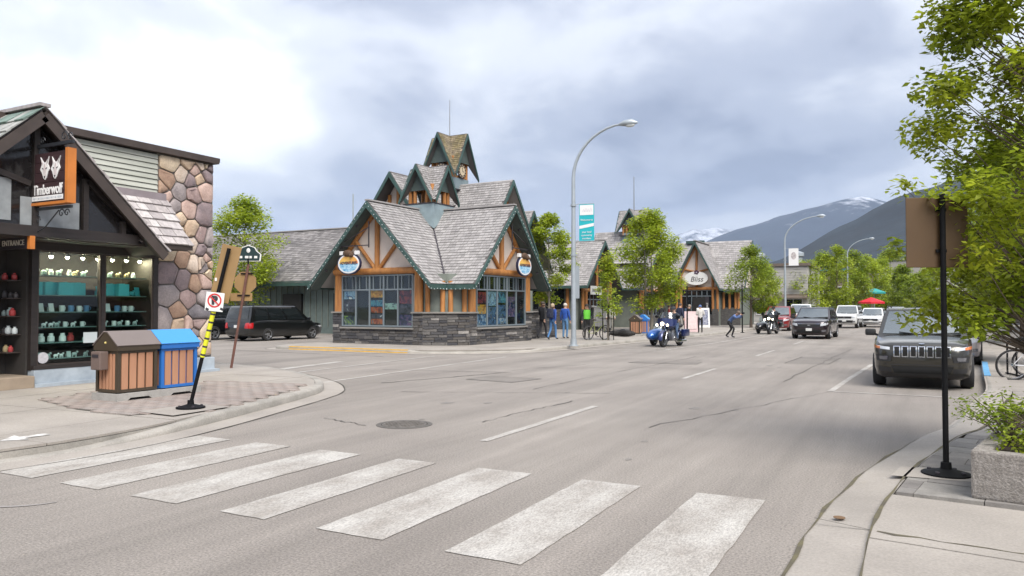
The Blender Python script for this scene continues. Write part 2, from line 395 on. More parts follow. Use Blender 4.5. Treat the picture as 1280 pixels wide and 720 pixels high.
def kerb(line, hts, parent, m=CONC2, wd=.17, side=1, name='kerb', gutter=.42):
    """kerb with a rounded nose along a polyline, plus the concrete gutter in front of it"""
    inner = offset_line(line, wd*side); n = len(line); b = MB(); P = []
    nose = offset_line(line, .035*side)
    for i in range(n):
        h = hts[i]; P += [(*line[i], -.02), (*line[i], max(.004, h-.035)), (*nose[i], h), (*inner[i], h+.002), (*inner[i], -.02)]
    b.add(P, [(5*i+k, 5*i+k+1, 5*i+k+6, 5*i+k+5) for i in range(n-1) for k in range(4)]+[(0, 1, 2, 3, 4), tuple(5*(n-1)+k for k in (4, 3, 2, 1, 0))])
    b.obj(name, m, parent, 50)
    if gutter:
        o = offset_line(line, -gutter*side); g = MB()
        g.add([p for i in range(n) for p in ((*line[i], .007), (*o[i], .004))], [(2*i, 2*i+1, 2*i+3, 2*i+2) for i in range(n-1)]); g.obj('gutter', CONC, parent)
        strip('gutter_seam', [(x+random.uniform(-.006, .006), y) for x, y in o], .028, .0075, DARKJ, parent, jitter=.6)
# left corner by the shop
KL = smooth_line([(-9.1, -20), (-8.9, -3), (-8.72, 3.5), (-8.66, 4.65), (-8.58, 5.5), (-8.68, 6.6), (-8.98, 7.8), (-9.41, 9.14), (-9.9, 10.6), (-10.5, 11.8), (-11.9, 13.1), (-14.3, 14.4), (-16.8, 15.0), (-22, 15.3), (-60, 15.5)], 4)
SW = .13
hL = [.02 if p[1] < 5.6 and p[0] > -9.2 else (.02+(SW-.02)*min(1, max(0, (p[1]-5.6)/2.2)) if p[0] > -9.6 else SW) for p in KL]
polyL = offset_line(KL, .17)+[(-60, 15.2), (-60, -20)]
BR = [(-9.3, 8.0), (-9.75, 9.3), (-10.25, 10.7), (-10.8, 11.55), (-12.9, 11.2), (-13.2, 9.6), (-13.0, 7.6), (-11.2, 7.15), (-9.9, 7.1)]
swl = pavement('pavement_corner', [p for p in polyL], (1.9, 1.9), radians(3), SW, CONC, skip=lambda x, y: x < -21)
kerb(KL, hL, swl, side=1)
# brick pavers let into the corner pavement
BRICKM = [mat('paver_%d' % i, c, .9, var=.25, vscale=8, fine=.15) for i, c in enumerate(((.30, .25, .222), (.275, .225, .20), (.32, .27, .24), (.30, .262, .238)))]
flat('paver_bed', BR, SW+.004, DARKJ, swl)
pvm = [MB().box((0, 0, 0), (.285, .135, .016), taper=.98).mesh('paver', m) for m in BRICKM]
cnt = 0; extra = MB(); a = radians(3)
for i in range(-40, 41):
    for j in range(-40, 41):
        lx, ly = (i+.5*(j % 2))*.295, j*.145; x, y = -11.2+lx*cos(a)-ly*sin(a), 9.3+lx*sin(a)+ly*cos(a)
        if inside((x, y), BR):
            cnt += 1
            if cnt <= 300: link('paver', random.choice(pvm), swl, (x, y, SW+.008+random.uniform(0, .003)), (0, 0, a))
            else: extra.box((x, y, SW+.008), (.285, .135, .016), (0, 0, a))
stuff(extra.obj('paver_field', BRICKM[0], swl)) if extra.v else None
flat('pole_pad', [(-9.25, 7.3), (-9.3, 8.35), (-10.1, 8.4), (-10.05, 7.35)], SW+.022, CONC, swl)
# stencilled worn mark on the pavement
STN = mat('stencil_paint', (.62, .61, .59), .8, col2=(.36, .34, .315), vscale=9)
st = [(-9.35, 5.05), (-9.6, 5.35), (-9.45, 5.33), (-9.42, 5.62), (-9.28, 5.6), (-9.3, 5.3), (-9.16, 5.28)]
flat('stencil_arrow', st, SW+.005, STN, swl)
# right pavement where the photographer stands
KR = smooth_line([(-.85, -20), (-.78, 2), (-.72, 5.0), (-.70, 6.2), (-.58, 7.5), (-.36, 9.0), (.08, 11.05), (.45, 12.2), (.88, 14.8), (1.22, 17.0), (1.5, 21.7), (2.0, 30), (2.6, 42), (3.2, 60), (4.5, 100), (6, 160)], 4)
hR = [.012 if p[1] < 10.5 else .012+(SW-.012)*min(1, (p[1]-10.5)/4.5) for p in KR]
apron = offset_line(KR, -.42)
b = MB(); n = len(KR)
b.add([q for i in range(n) for q in ((*KR[i], max(.004, hR[i]-.004)), (*apron[i], hR[i]*.5+.05 if KR[i][1] < 15 else SW))], [(2*i, 2*i+1, 2*i+3, 2*i+2) for i in range(n-1)])
polyR = [p for p in apron]+[(14, 160), (14, -20)]
SWR = .075
swr = pavement('pavement_right', polyR, (1.75, 1.45), radians(-7), SWR, CONC, skip=lambda x, y: x > 8 or y > 62 or y < -6 or (7.3 < y < 14.2 and x < 3.2))
b.obj('apron', CONC, swr)
kerb(KR, hR, swr, side=-1, gutter=0, wd=.1)
strip('moss_joint', [(x+random.uniform(-.012, .012), y) for x, y in KR if -3 < y < 14], .022, .016, MOSS, swr, jitter=.9)
strip('moss_joint', [(x+random.uniform(-.01, .01), y) for x, y in apron if -3 < y < 14], .022, SWR+.006, MOSS, swr, jitter=.9)
strip('seam', [(-.69, 6.3), (-.29, 6.15)], .012, .06, DARKJ, swr)
b = MB(); b.lathe([(.0, 0), (.045, 0), (.045, .004), (0, .004)], 10, (-.52, 6.45, .045)); b.obj('stain', mat('rust_stain', (.17, .10, .05), .9, var=.3), swr)
# dark stone pavers of the right pavement, one by one
SLATE = [mat('slate_paver_%d' % i, c, .85, var=.3, vscale=5, fine=.12, bump=.2) for i, c in enumerate(((.215, .20, .185), (.185, .17, .158), (.245, .23, .21)))]
PV = [p for p in offset_line(KR, -.44) if 7.2 < p[1] < 14.4]+[(3.2, 14.4), (3.2, 7.2)]
def paver_rows(poly, cw, ch, rot, z, mats, skip):
    c, s = cos(rot), sin(rot); loc = [(x*c+y*s, -x*s+y*c) for x, y in poly]
    for j in range(int(min(p[1] for p in loc)/ch)-1, int(max(p[1] for p in loc)/ch)+1):
        off = random.random()*cw
        for i in range(int(min(p[0] for p in loc)/cw)-2, int(max(p[0] for p in loc)/cw)+2):
            q = clip(loc, [(i*cw+off, j*ch), (i*cw+cw+off, j*ch), (i*cw+cw+off, j*ch+ch), (i*cw+off, j*ch+ch)])
            if len(q) < 3 or abs(area(q)) < .01: continue
            mx = sum(p[0] for p in q)/len(q); my = sum(p[1] for p in q)/len(q)
            if skip(mx*c-my*s, mx*s+my*c): continue
            q = [(mx+(p[0]-mx)*.985, my+(p[1]-my)*.975) for p in q]
            MB().prism([(p[0]*c-p[1]*s, p[0]*s+p[1]*c, z-.04) for p in q], (0, 0, .04+random.uniform(-.002, .003))).obj('paver', random.choice(mats), swr)
paver_rows(PV, .52, .36, radians(-9), SWR, SLATE, lambda x, y: False)
flat('pale_band', [(-.12, 8.62), (-.2, 8.12), (1.0, 8.2), (1.0, 8.72)], SWR+.006, CONC, swr)
strip('moss_joint', wiggle((-.25, 6.05), (3, 5.7), 24, .02), .03, SWR+.005, MOSS, swr, jitter=.9)
# blue painted piece of kerb
bl = [p for p in KR if 19.0 < p[1] < 25.5]; bi = offset_line(bl, -.14); b = MB()
b.add([q for i in range(len(bl)) for q in ((bl[i][0]-.006, bl[i][1], .02), (bl[i][0]+.01, bl[i][1], SW+.006), (*bi[i], SW+.008))], [(3*i+k, 3*i+k+1, 3*i+k+4, 3*i+k+3) for i in range(len(bl)-1) for k in range(2)])
b.obj('blue_kerb_paint', mat('blue_paint', (.13, .36, .62), .6, var=.25, vscale=6), swr)
# plaza in front of the timber buildings
KP = smooth_line([(-24.2, 40), (-23.6, 27), (-23.0, 23.2), (-21.9, 22.6), (-19, 22.6), (-16.2, 22.65), (-14.6, 23.3), (-13.1, 24.6), (-12.5, 26.3), (-12.2, 29.4), (-11.75, 34.8), (-10.75, 44.5), (-10.4, 55), (-10.1, 70), (-9.4, 100), (-8, 160)], 4)
hP = [SW-.06 if (-16.0 < p[0] and p[1] < 26.0) else SW for p in KP]
swp = pavement('pavement_plaza', offset_line(KP, .17)+[(-60, 160), (-60, 40)], (2.0, 2.0), 0, SW, CONC, skip=lambda x, y: x < -24 or y > 66)
kerb(KP, hP, swp, side=1)
yk = [p for p in KP if -22.3 < p[0] < -15.9 and p[1] < 23]; yi = offset_line(yk, .16); b = MB()
b.add([q for i in range(len(yk)) for q in ((yk[i][0], yk[i][1]-.006, .01), (yk[i][0], yk[i][1]+.012, SW+.006), (*yi[i], SW+.008))], [(3*i+k, 3*i+k+1, 3*i+k+4, 3*i+k+3) for i in range(len(yk)-1) for k in range(2)])
b.obj('yellow_kerb_paint', mat('yellow_paint', (.62, .36, .055), .6, col2=(.45, .27, .06), vscale=4), swp)

# ------------------------------------------------------------------ mountains
def az_pt(px, dist):
    """ground direction of a bearing: px measured as in the picture's width of 1280"""
    r = (px-640)/950; t = math.atan(500/950); X, Z = r*dist, dist
    return (X*cos(t)-Z*sin(t), X*sin(t)+Z*cos(t))
from mathutils import noise as mnoise
def ridge(name, prof, dist, depth, m, seed, rough, nx=110, ny=16):
    """mountain: crest heights along bearings, slopes fall towards and away from the viewer"""
    b = MB(); x0, x1 = prof[0][0], prof[-1][0]
    def crest(px):
        for (a, h), (c, k) in zip(prof, prof[1:]):
            if a <= px <= c: t = (px-a)/(c-a); return h+(k-h)*t
        return prof[-1][1]
    P = []
    for i in range(nx+1):
        px = x0+(x1-x0)*i/nx; H = crest(px)*dist/950
        for j in range(ny+1):
            t = j/ny; d = dist-depth*(1-t*1.25)
            k = t/.8 if t < .8 else 1-(t-.8)*1.6
            x, y = az_pt(px, d); q = Vector((x, y, seed*999.0))/dist
            nz = mnoise.fractal(q*9, 1.0, 2.1, 6)*rough + abs(mnoise.noise(q*22))*rough*.5
            P.append((x, y, max(-5, H*(k**1.15)+nz*H*min(1, k*2.2))-3))
    b.add(P, [(i*(ny+1)+j, (i+1)*(ny+1)+j, (i+1)*(ny+1)+j+1, i*(ny+1)+j+1) for i in range(nx) for j in range(ny)])
    return struct(b.obj(name, m, smooth=60))
def forest_mat(name, z0, z1):
    m = mat(name, (.012, .023, .033), .95, col2=(.005, .011, .018), vscale=.010, fine=.45, fscale=.045)
    t = m.node_tree; L = t.links.new; b = t.nodes['Principled BSDF']; src = b.inputs['Base Color'].links[0].from_socket
    geo = t.nodes.new('ShaderNodeNewGeometry'); sp = t.nodes.new('ShaderNodeSeparateXYZ'); L(geo.outputs['Position'], sp.inputs[0])
    n = t.nodes.new('ShaderNodeTexNoise'); n.inputs['Scale'].default_value = .0055; n.inputs['Detail'].default_value = 7; n.inputs['Roughness'].default_value = .65; L(geo.outputs['Position'], n.inputs['Vector'])
    mr = t.nodes.new('ShaderNodeMapRange'); mr.inputs[1].default_value = z0; mr.inputs[2].default_value = z1; L(sp.outputs[2], mr.inputs[0])
    a = t.nodes.new('ShaderNodeMath'); a.operation = 'ADD'; L(mr.outputs[0], a.inputs[0])
    s = t.nodes.new('ShaderNodeMath'); s.operation = 'MULTIPLY_ADD'; s.inputs[1].default_value = 3.0; s.inputs[2].default_value = -1.5; L(n.outputs['Fac'], s.inputs[0]); L(s.outputs[0], a.inputs[1])
    r = t.nodes.new('ShaderNodeMapRange'); r.inputs[1].default_value = .62; r.inputs[2].default_value = 1.15; L(a.outputs[0], r.inputs[0])
    mx = t.nodes.new('ShaderNodeMix'); mx.data_type = 'RGBA'; L(r.outputs[0], mx.inputs[0]); L(src, mx.inputs[6]); mx.inputs[7].default_value = (.40, .42, .46, 1); L(mx.outputs[2], b.inputs['Base Color'])
    return m
ridge('near_mountain', [(760, -10), (850, 26), (925, 46), (985, 66), (1050, 105), (1110, 135), (1165, 160), (1230, 185), (1300, 212), (1420, 240), (1600, 255), (1900, 230)], 1500, 900, forest_mat('near_forest', 2400, 3200), 1, .055)
ridge('middle_mountain', [(640, 10), (760, 40), (850, 72), (920, 98), (980, 118), (1040, 134), (1075, 140), (1130, 130), (1250, 150), (1500, 140)], 8000, 3000, forest_mat('middle_forest', 720, 1240), 2, .06)
ridge('snow_mountain', [(560, 10), (700, 30), (790, 72), (840, 92), (868, 106), (895, 108), (930, 100), (1000, 112), (1060, 126), (1100, 138), (1160, 120), (1300, 110)], 10200, 2600, forest_mat('snow_rock', 420, 900), 3, .10)
# ------------------------------------------------------------------ gift shop on the left corner
random.seed(11)
DBRN = mat('dark_brown_timber', (.028, .021, .019), .6, var=.35, vscale=2, stretch=(1, 1, 8), bump=.15, bscale=20)
DBRN2 = mat('brown_trim', (.060, .044, .037), .6, var=.3, vscale=3)
MORT = mat('mortar', (.17, .155, .14), .95, var=.25, vscale=8)
SIDE = mat('weathered_siding', (.47, .475, .42), .8, col2=(.34, .35, .30), vscale=2.2, stretch=(1, .25, 3), bump=.1)
PLINTH = mat('pale_blue_plinth', (.40, .45, .49), .8, col2=(.28, .32, .36), vscale=3)
SHAKE = [mat('cedar_shake_%d' % i, c, .8, var=.3, vscale=5, stretch=(3, 3, .6), bump=.2) for i, c in enumerate(((.46, .42, .41), (.36, .325, .32), (.52, .485, .47), (.41, .37, .36)))]
MSHAKE = [mat('mossy_shake_%d' % i, c, .8, var=.35, vscale=5) for i, c in enumerate(((.30, .31, .29), (.16, .22, .19), (.37, .37, .35), (.09, .12, .11)))]
STONES = [mat('field_stone_%d' % i, c, .8, col2=d, vscale=3.5, fine=.16, fscale=30, bump=.8, bscale=9) for i, (c, d) in enumerate((
    ((.56, .43, .31), (.42, .30, .21)), ((.27, .205, .205), (.17, .135, .14)), ((.37, .27, .25), (.24, .17, .16)), ((.62, .51, .37), (.48, .37, .26)), ((.34, .29, .28), (.22, .19, .19)), ((.40, .27, .19), (.27, .17, .12)), ((.20, .18, .19), (.12, .11, .12)), ((.55, .40, .34), (.38, .26, .22)), ((.60, .50, .42), (.46, .36, .28))))]
SHOP = thing('gift_shop', 'dark timber gift shop with stone pier, gable and lit display windows on the left corner', 'shop', (-15.2, 0, 0))
def sh(name, m, b, smooth=None, parent=SHOP): return b.obj(name, m, parent, smooth)
sh('rear_wall', DBRN, MB().box((-5.2, 6.8, 2.5), (7.9, 11.6, 4.9)))
sh('upper_wall', DBRN, MB().box((-.62, 6.2, 4.03), (1.2, 10.55, 2.2)))
pier = sh('stone_pier', MORT, MB().box((-.6, 12.28, 2.62), (1.2, 1.56, 5.2)))
cap = MB(); cap.box((-.5, 7.05, 5.29), (1.3, 12.2, .10)); cap.box((-.46, 7.05, 5.22), (1.24, 12.14, .05)); sh('parapet_cap', DBRN2, cap)
# field stones of the pier, one by one
def voronoi(x0, z0, x1, z1, n, seed, relax=2):
    rnd = random.Random(seed); P = [(rnd.uniform(x0, x1), rnd.uniform(z0, z1)) for _ in range(n)]
    for it in range(relax+1):
        cells = []
        for i, p in enumerate(P):
            poly = [(x0, z0), (x1, z0), (x1, z1), (x0, z1)]
            for j, q in enumerate(P):
                if i == j or hypot(p[0]-q[0], p[1]-q[1]) > 1.4: continue
                mx, mz = (p[0]+q[0])/2, (p[1]+q[1])/2; dx, dz = q[0]-p[0], q[1]-p[1]; l = hypot(dx, dz); dx /= l; dz /= l; F = 9
                poly = clip(poly, [(mx+dz*F, mz-dx*F), (mx-dz*F*-1*-1, mz+dx*F), (mx-dz*F-dx*F, mz+dx*F-dz*F), (mx+dz*F-dx*F, mz-dx*F-dz*F)])
                if len(poly) < 3: break
            cells.append(poly)
        if it < relax: P = [(sum(v[0] for v in c)/len(c), sum(v[1] for v in c)/len(c)) if len(c) > 2 else p for c, p in zip(cells, P)]
    return [c for c in cells if len(c) > 2]
def stone_face(cells, put, parent, mats, rnd, name='stone', gap=.017, bulge=.06):
    for c in cells:
        if area(c) < 0: c = c[::-1]
        a = shrink(c, gap)
        if len(a) < 3: continue
        # cut the corners so the stones read as rounded
        R = []
        for i in range(len(a)):
            p, q, r = a[i-1], a[i], a[(i+1) % len(a)]; R += [(q[0]+(p[0]-q[0])*.11, q[1]+(p[1]-q[1])*.11), (q[0]+(r[0]-q[0])*.11, q[1]+(r[1]-q[1])*.11)]
        mx = sum(p[0] for p in R)/len(R); mz = sum(p[1] for p in R)/len(R); n = len(R); d = bulge*rnd.uniform(.7, 1.3)
        V = [put(x, z, .0) for x, z in R]+[put(x, z, d*.65) for x, z in R]+[put(mx+(x-mx)*.8+rnd.uniform(-.015, .015), mz+(z-mz)*.8+rnd.uniform(-.015, .015), d*rnd.uniform(.7, 1.3)) for x, z in R]
        F = [(i, (i+1) % n, n+(i+1) % n, n+i) for i in range(n)]+[(n+i, n+(i+1) % n, 2*n+(i+1) % n, 2*n+i) for i in range(n)]+[tuple(range(2*n, 3*n))]
        MB().add(V, F).obj(name, rnd.choice(mats), parent, 50)
rnd = random.Random(5)
stone_face(voronoi(11.52, .5, 13.05, 5.18, 64, 3, 1), lambda y, z, d: (d, y, z), pier, STONES, rnd)
stone_face(voronoi(-1.15, .5, -.02, 5.18, 40, 8), lambda x, z, d: (x, 13.06+d, z), pier, STONES, rnd)
stone_face(voronoi(-.58, 4.2, -.02, 5.16, 8, 9), lambda x, z, d: (x, 11.5-d*.4, z), pier, STONES, rnd)
# siding boards
nb = 9; bh = (5.17-4.12)/nb
for k in range(nb):
    b = MB(); z = 4.12+k*bh; o = random.uniform(-.004, .004)
    b.add([(0, 6.0, z), (.034+o, 6.0, z+.004), (.012, 6.0, z+bh-.012), (0, 6.0, z+bh-.012), (0, 11.5, z), (.034+o, 11.5, z+.004), (.012, 11.5, z+bh-.012), (0, 11.5, z+bh-.012)], [(0,1,2,3),(7,6,5,4),(0,4,5,1),(1,5,6,2),(2,6,7,3)])
    sh('siding_board', SIDE, b)
# plinth, step, threshold
sh('plinth', PLINTH, MB().cbox((.03, 10.9, .295), (.22, 4.32, .35), .02))
sh('plinth_foot', PLINTH, MB().box((.10, 10.9, .155), (.34, 4.4, .07)))
sh('step', mat('step_concrete', (.33, .26, .19), .85, var=.2), MB().cbox((-.3, 7.7, .24), (1.1, 2.0, .24), .02))
# window bay: posts, sill, head, panes
for y in (8.78, 10.2, 11.46): sh('post', DBRN, MB().box((-.02, y, 1.70), (.16, .12 if y != 10.2 else .075, 2.5)))
sh('post', DBRN, MB().box((-.05, 6.72, 1.55), (.2, .14, 2.8)))
sh('sill', DBRN, MB().box((.03, 10.12, .50), (.24, 2.78, .07)))
sh('head_beam', DBRN, MB().box((.0, 8.4, 2.88), (.3, 6.3, .16)))
GLASS = pane_mat('shop_glass', (.86, .93, .91), .0)
for y0, y1 in ((8.84, 10.16), (10.24, 11.40)):
    w_ = sh('window_pane', GLASS, MB().box((.01, (y0+y1)/2, 1.67), (.008, y1-y0, 2.28)))
    fr = MB()
    for yy in (y0+.015, y1-.015): fr.box((.03, yy, 1.67), (.03, .03, 2.28))
    for zz_ in (.545, 2.79): fr.box((.03, (y0+y1)/2, zz_), (.03, y1-y0-.06, .03))
    fr.obj('frame', DBRN2, w_)
# display interior
INT = mat('display_lining', (.045, .04, .036), .8, var=.3)
di = MB(); di.box((-1.15, 10.1, 1.67), (.04, 2.75, 2.5)); di.box((-.6, 10.1, .49), (1.1, 2.7, .05)); di.box((-.6, 10.1, 2.86), (1.1, 2.7, .05)); di.box((-.6, 8.80, 1.67), (1.1, .03, 2.4)); di.box((-.6, 11.47, 1.67), (1.1, .03, 2.4)); sh('display_lining', INT, di)
LEDGE = [.64, .96, 1.27, 1.58, 1.92, 2.32]
SHG = mat('shelf_glass', (.16, .25, .235), .15, spec=1.5)
for z in LEDGE: sh('shelf', SHG, MB().box((-.5, 10.1, z), (.62, 2.62, .018)))
BULB = mat('spot_bulb', (1, .9, .75), .4, emit=(1, .82, .58), estr=170)
CAN = mat('lamp_can', (.05, .05, .05), .4)
for k in range(8):
    y = 8.98+k*.335; lp = sh('spot_lamp', CAN, MB().lathe([(.0, 2.83), (.035, 2.83), (.05, 2.72), (.0, 2.75)], 10, (-.32, y, 0)))
    MB().ball((-.32, y, 2.715), .032, 8, 6).obj('bulb', BULB, lp)
GOODS = dict(teal=mat('teal_box', (.06, .48, .54), .5), white=mat('white_ware', (.75, .80, .78), .4), pale=mat('pale_ware', (.42, .52, .50), .5), dark=mat('dark_ware', (.10, .09, .09), .5), blue=mat('blue_ware', (.10, .25, .45), .4), red=mat('red_ware', (.45, .06, .06), .4), gold=mat('gold_ware', (.45, .36, .2), .4))
def good(kind, y, z, m, s, lab, cat, group):
    x = -.30+random.uniform(-.06, .04); b = MB()
    if kind == 'box': b.cbox((0, 0, s*.5), (s*.7, s*1.15, s), .012); b.box((0, 0, s*1.02), (s*.72, s*.16, .008))
    elif kind == 'jar': b.lathe([(s*.28, 0), (s*.38, s*.12), (s*.36, s*.62), (s*.2, s*.78), (s*.24, s*.8), (s*.24, s), (0, s)], 12)
    elif kind == 'mug': b.lathe([(s*.33, 0), (s*.36, s*.1), (s*.36, s*.85), (s*.31, s*.85), (s*.3, s*.1), (0, s*.1)], 12, cap=False); b.tube([(0, s*.34, s*.68), (0, s*.56, s*.62), (0, s*.56, s*.3), (0, s*.34, s*.2)], s*.05, 6)
    elif kind == 'card': b.box((0, 0, s*.5), (.012, s*.7, s), (0, -.2, 0)); b.box((-.05, 0, s*.3), (.08, .02, s*.5))
    else:   # little animal figurine
        b.ball((0, 0, s*.42), (s*.25, s*.42, s*.28), 8, 6); b.ball((0, s*.42, s*.72), (s*.17, s*.2, s*.18), 8, 6)
        for dx in (-.12, .12):
            for dy in (-.25, .25): b.tube([(dx*s, dy*s, 0), (dx*s, dy*s, s*.35)], s*.07, 6)
    b.obj({'box': 'gift_box', 'jar': 'jar', 'mug': 'mug', 'card': 'souvenir_card', 'fig': 'figurine'}[kind], m, None, 40, (-15.2+x, y, z+.0095), (0, 0, random.uniform(-.3, .3)), label=lab, cat=cat, group=group)
rowlab = ['bottom shelf', 'second lowest shelf', 'third lowest shelf', 'third highest shelf', 'second highest shelf', 'top shelf']
ORD = ['first', 'second', 'third', 'fourth', 'fifth', 'sixth', 'seventh', 'eighth', 'ninth', 'tenth', 'eleventh', 'twelfth', 'thirteenth', 'fourteenth']
for r, z in enumerate(LEDGE):
    y = 8.98; seen = {'left': 0, 'right': 0}
    while y < 11.3:
        if 10.1 < y < 10.3: y = 10.36
        if r == 4: k, mm, s = ('box', 'teal', .26) if random.random() < .45 else random.choice((('jar', 'pale', .16), ('fig', 'teal', .15), ('jar', 'gold', .15), ('card', 'teal', .2)))
        elif r == 3: k, mm, s = random.choice((('mug', 'white', .14), ('mug', 'white', .15), ('card', 'white', .17), ('mug', 'blue', .15)))
        elif r == 5: k, mm, s = random.choice((('fig', 'pale', .15), ('fig', 'dark', .18), ('jar', 'white', .13), ('fig', 'gold', .14)))
        elif r == 2: k, mm, s = random.choice((('fig', 'white', .12), ('fig', 'pale', .13), ('mug', 'white', .12)))
        elif r == 1: k, mm, s = random.choice((('fig', 'blue', .12), ('jar', 'red', .18), ('fig', 'pale', .12), ('jar', 'white', .18)))
        else: k, mm, s = random.choice((('fig', 'white', .11), ('fig', 'pale', .13), ('card', 'pale', .12)))
        nm = {'box': 'gift box', 'jar': 'jar', 'mug': 'mug', 'card': 'card', 'fig': 'animal figurine'}[k]; pane = 'left' if y < 10.2 else 'right'
        seen[pane] += 1
        good(k, y, z, GOODS[mm], s, '%s %s, %s from left on the %s of the %s window' % (mm, nm, ORD[seen[pane]-1], rowlab[r], pane), nm.split()[-1], 'goods in the shop window')
        y += s*.85+random.uniform(.03, .09)
nb_ = sh('paper_notice', mat('paper_white', (.55, .60, .60), .7), MB().box((.022, 9.95, 1.05), (.004, .30, .22)))
sh('sticker', mat('sticker_white', (.60, .58, .60), .6, var=.2, vscale=20), MB().lathe([(0, 0), (.11, 0), (.11, .005), (0, .005)], 20, (.018, 8.98, .68), 'x'))
# doorway at the left
dr = MB(); dr.box((-.75, 7.9, 1.5), (.06, 1.7, 2.6)); dr.box((-.4, 8.70, 1.5), (.7, .04, 2.6)); sh('door_recess', INT, dr)
door = sh('door', DBRN2, MB().box((-.70, 7.75, 1.42), (.05, 1.0, 2.2)))
MB().box((-.67, 7.75, 1.62), (.01, .7, 1.4)).obj('pane', GLASS, door); MB().tube([(-.64, 8.15, 1.2), (-.60, 8.15, 1.2), (-.60, 8.15, 1.5), (-.64, 8.15, 1.5)], .012, 6).obj('handle', mat('brass', (.5, .38, .16), .3, metal=1), door)
for z in (.8, 1.15, 1.5, 1.85, 2.2): sh('door_shelf', DBRN2, MB().box((-.45, 8.55, z), (.5, .28, .02)))
for k in range(15):
    z = (.8, 1.15, 1.5, 1.85, 2.2)[k//3]; mm = random.choice(('red', 'white', 'gold', 'pale', 'dark'))
    b = MB(); s = random.uniform(.1, .17); b.lathe([(s*.3, 0), (s*.4, s*.2), (s*.36, s*.7), (s*.16, s*.85), (s*.2, s), (0, s)], 10)
    b.obj('souvenir', GOODS[mm], None, 40, (-15.2-.60+.16*(k % 3)+random.uniform(-.02, .02), 8.55+random.uniform(-.06, .06), z+.0105), label='%s souvenir, %s one on the %s shelf inside the shop entrance' % (mm, ('left', 'middle', 'right')[k % 3], ('lowest', 'second lowest', 'middle', 'second highest', 'top')[k//3]), cat='souvenir', group='souvenirs inside the entrance')
# eave, pent roof with shakes
ev = MB(); ev.box((.42, 8.8, 3.01), (.95, 5.9, .10)); ev.box((.88, 8.8, 3.03), (.06, 5.9, .16)); sh('eave', DBRN2, ev)
pr = MB(); pr.add([(0, 5.4, 4.17), (.92, 5.4, 3.05), (.92, 11.74, 3.05), (0, 11.74, 4.17), (0, 5.4, 3.04), (0, 11.74, 3.04)], [(0, 1, 2, 3), (0, 4, 1), (3, 2, 5), (1, 4, 5, 2)]); pent = sh('pent_roof', DBRN2, pr)
sh('flashing', mat('mauve_flashing', (.25, .21, .22), .6, var=.2), MB().box((.035, 9.6, 4.20), (.07, 4.2, .16)))
ul = sqrt(.92**2+1.12**2); ux, uz = .92/ul, -1.12/ul; nx_, nz_ = 1.12/ul, .92/ul
def shake(parent, o, u, v, nrm, wd, ln, th, mats, name='shake'):
    """one split shake: o upper-left corner, u across, v downslope"""
    o, u, v, nrm = Vector(o), Vector(u), Vector(v), Vector(nrm); j = random.uniform(-.02, .02)*ln
    t0, t1 = .006, th*random.uniform(.8, 1.25)
    V = [o+nrm*t0, o+u*wd+nrm*t0, o+u*wd+v*(ln+j)+nrm*t1, o+v*(ln+j)+nrm*t1]; V += [p-nrm*t for p, t in zip(V, (t0, t0, t1*.75, t1*.75))]
    MB().add(V, [(0, 1, 2, 3), (7, 6, 5, 4), (2, 1, 5, 6), (3, 2, 6, 7), (0, 3, 7, 4)]).obj(name, random.choice(mats), parent)
rows = 6; ch = ul/rows
for r in range(rows):
    y = 8.9-random.random()*.2
    while y < 11.72:
        wd = min(random.uniform(.20, .36), 11.76-y)
        if wd > .05: shake(pent, (ux*ch*(r-.15), y, 4.17+uz*ch*(r-.15)), (0, 1, 0), (ux, 0, uz), (nx_, 0, nz_), wd-.012, ch*1.2, .045, SHAKE)
        y += wd
# gable over the entrance
AY, AZ, HB, EZ = 8.22, 5.22, 2.42, 2.93
gx1 = 1.22
gw = MB(); gw.prism([(.90, AY-HB+.2, EZ+.08), (.90, AY+HB-.2, EZ+.08), (.90, AY, AZ-.12)], (.06, 0, 0)); sh('gable_wall', mat('gable_dark_glass', (.018, .016, .016), .12, var=.3), gw)
bb = MB(); bb.beam((.98, AY-HB+.1, EZ+.14), (.98, AY+HB-.35, EZ+.14), .14, .20); sh('bottom_beam', DBRN, bb)
for a, c in (((AY, EZ+.1), (AY, AZ-.2)), ((AY+.95, EZ+.1), (AY+.95, AZ-1.05)), ((AY+1.75, EZ+.1), (AY+1.75, AZ-1.8)), ((AY+.98, EZ+1.2), (AY+2.35, EZ+.15)), ((AY-.95, EZ+.1), (AY-.95, AZ-1.05)), ((AY-1.2, EZ+1.3), (AY-.1, EZ+1.0)), ((AY-1.9, EZ+.1), (AY-1.9, AZ-1.9))):
    sh('mullion', DBRN, MB().beam((.99, *a), (.99, *c), .10, .09, up=(1, 0, 0)))
sh('blind', mat('pale_blind', (.30, .32, .33), .6, var=.3, vscale=4), MB().box((.968, AY+.30, EZ+.50), (.012, 1.1, .52)))
sh('blind', MATS['pale_blind'], MB().box((.968, AY-.55, EZ+.68), (.012, .28, .75)))
rl = sqrt(HB**2+(AZ-EZ)**2); sl = ((AZ-EZ)/rl, HB/rl)
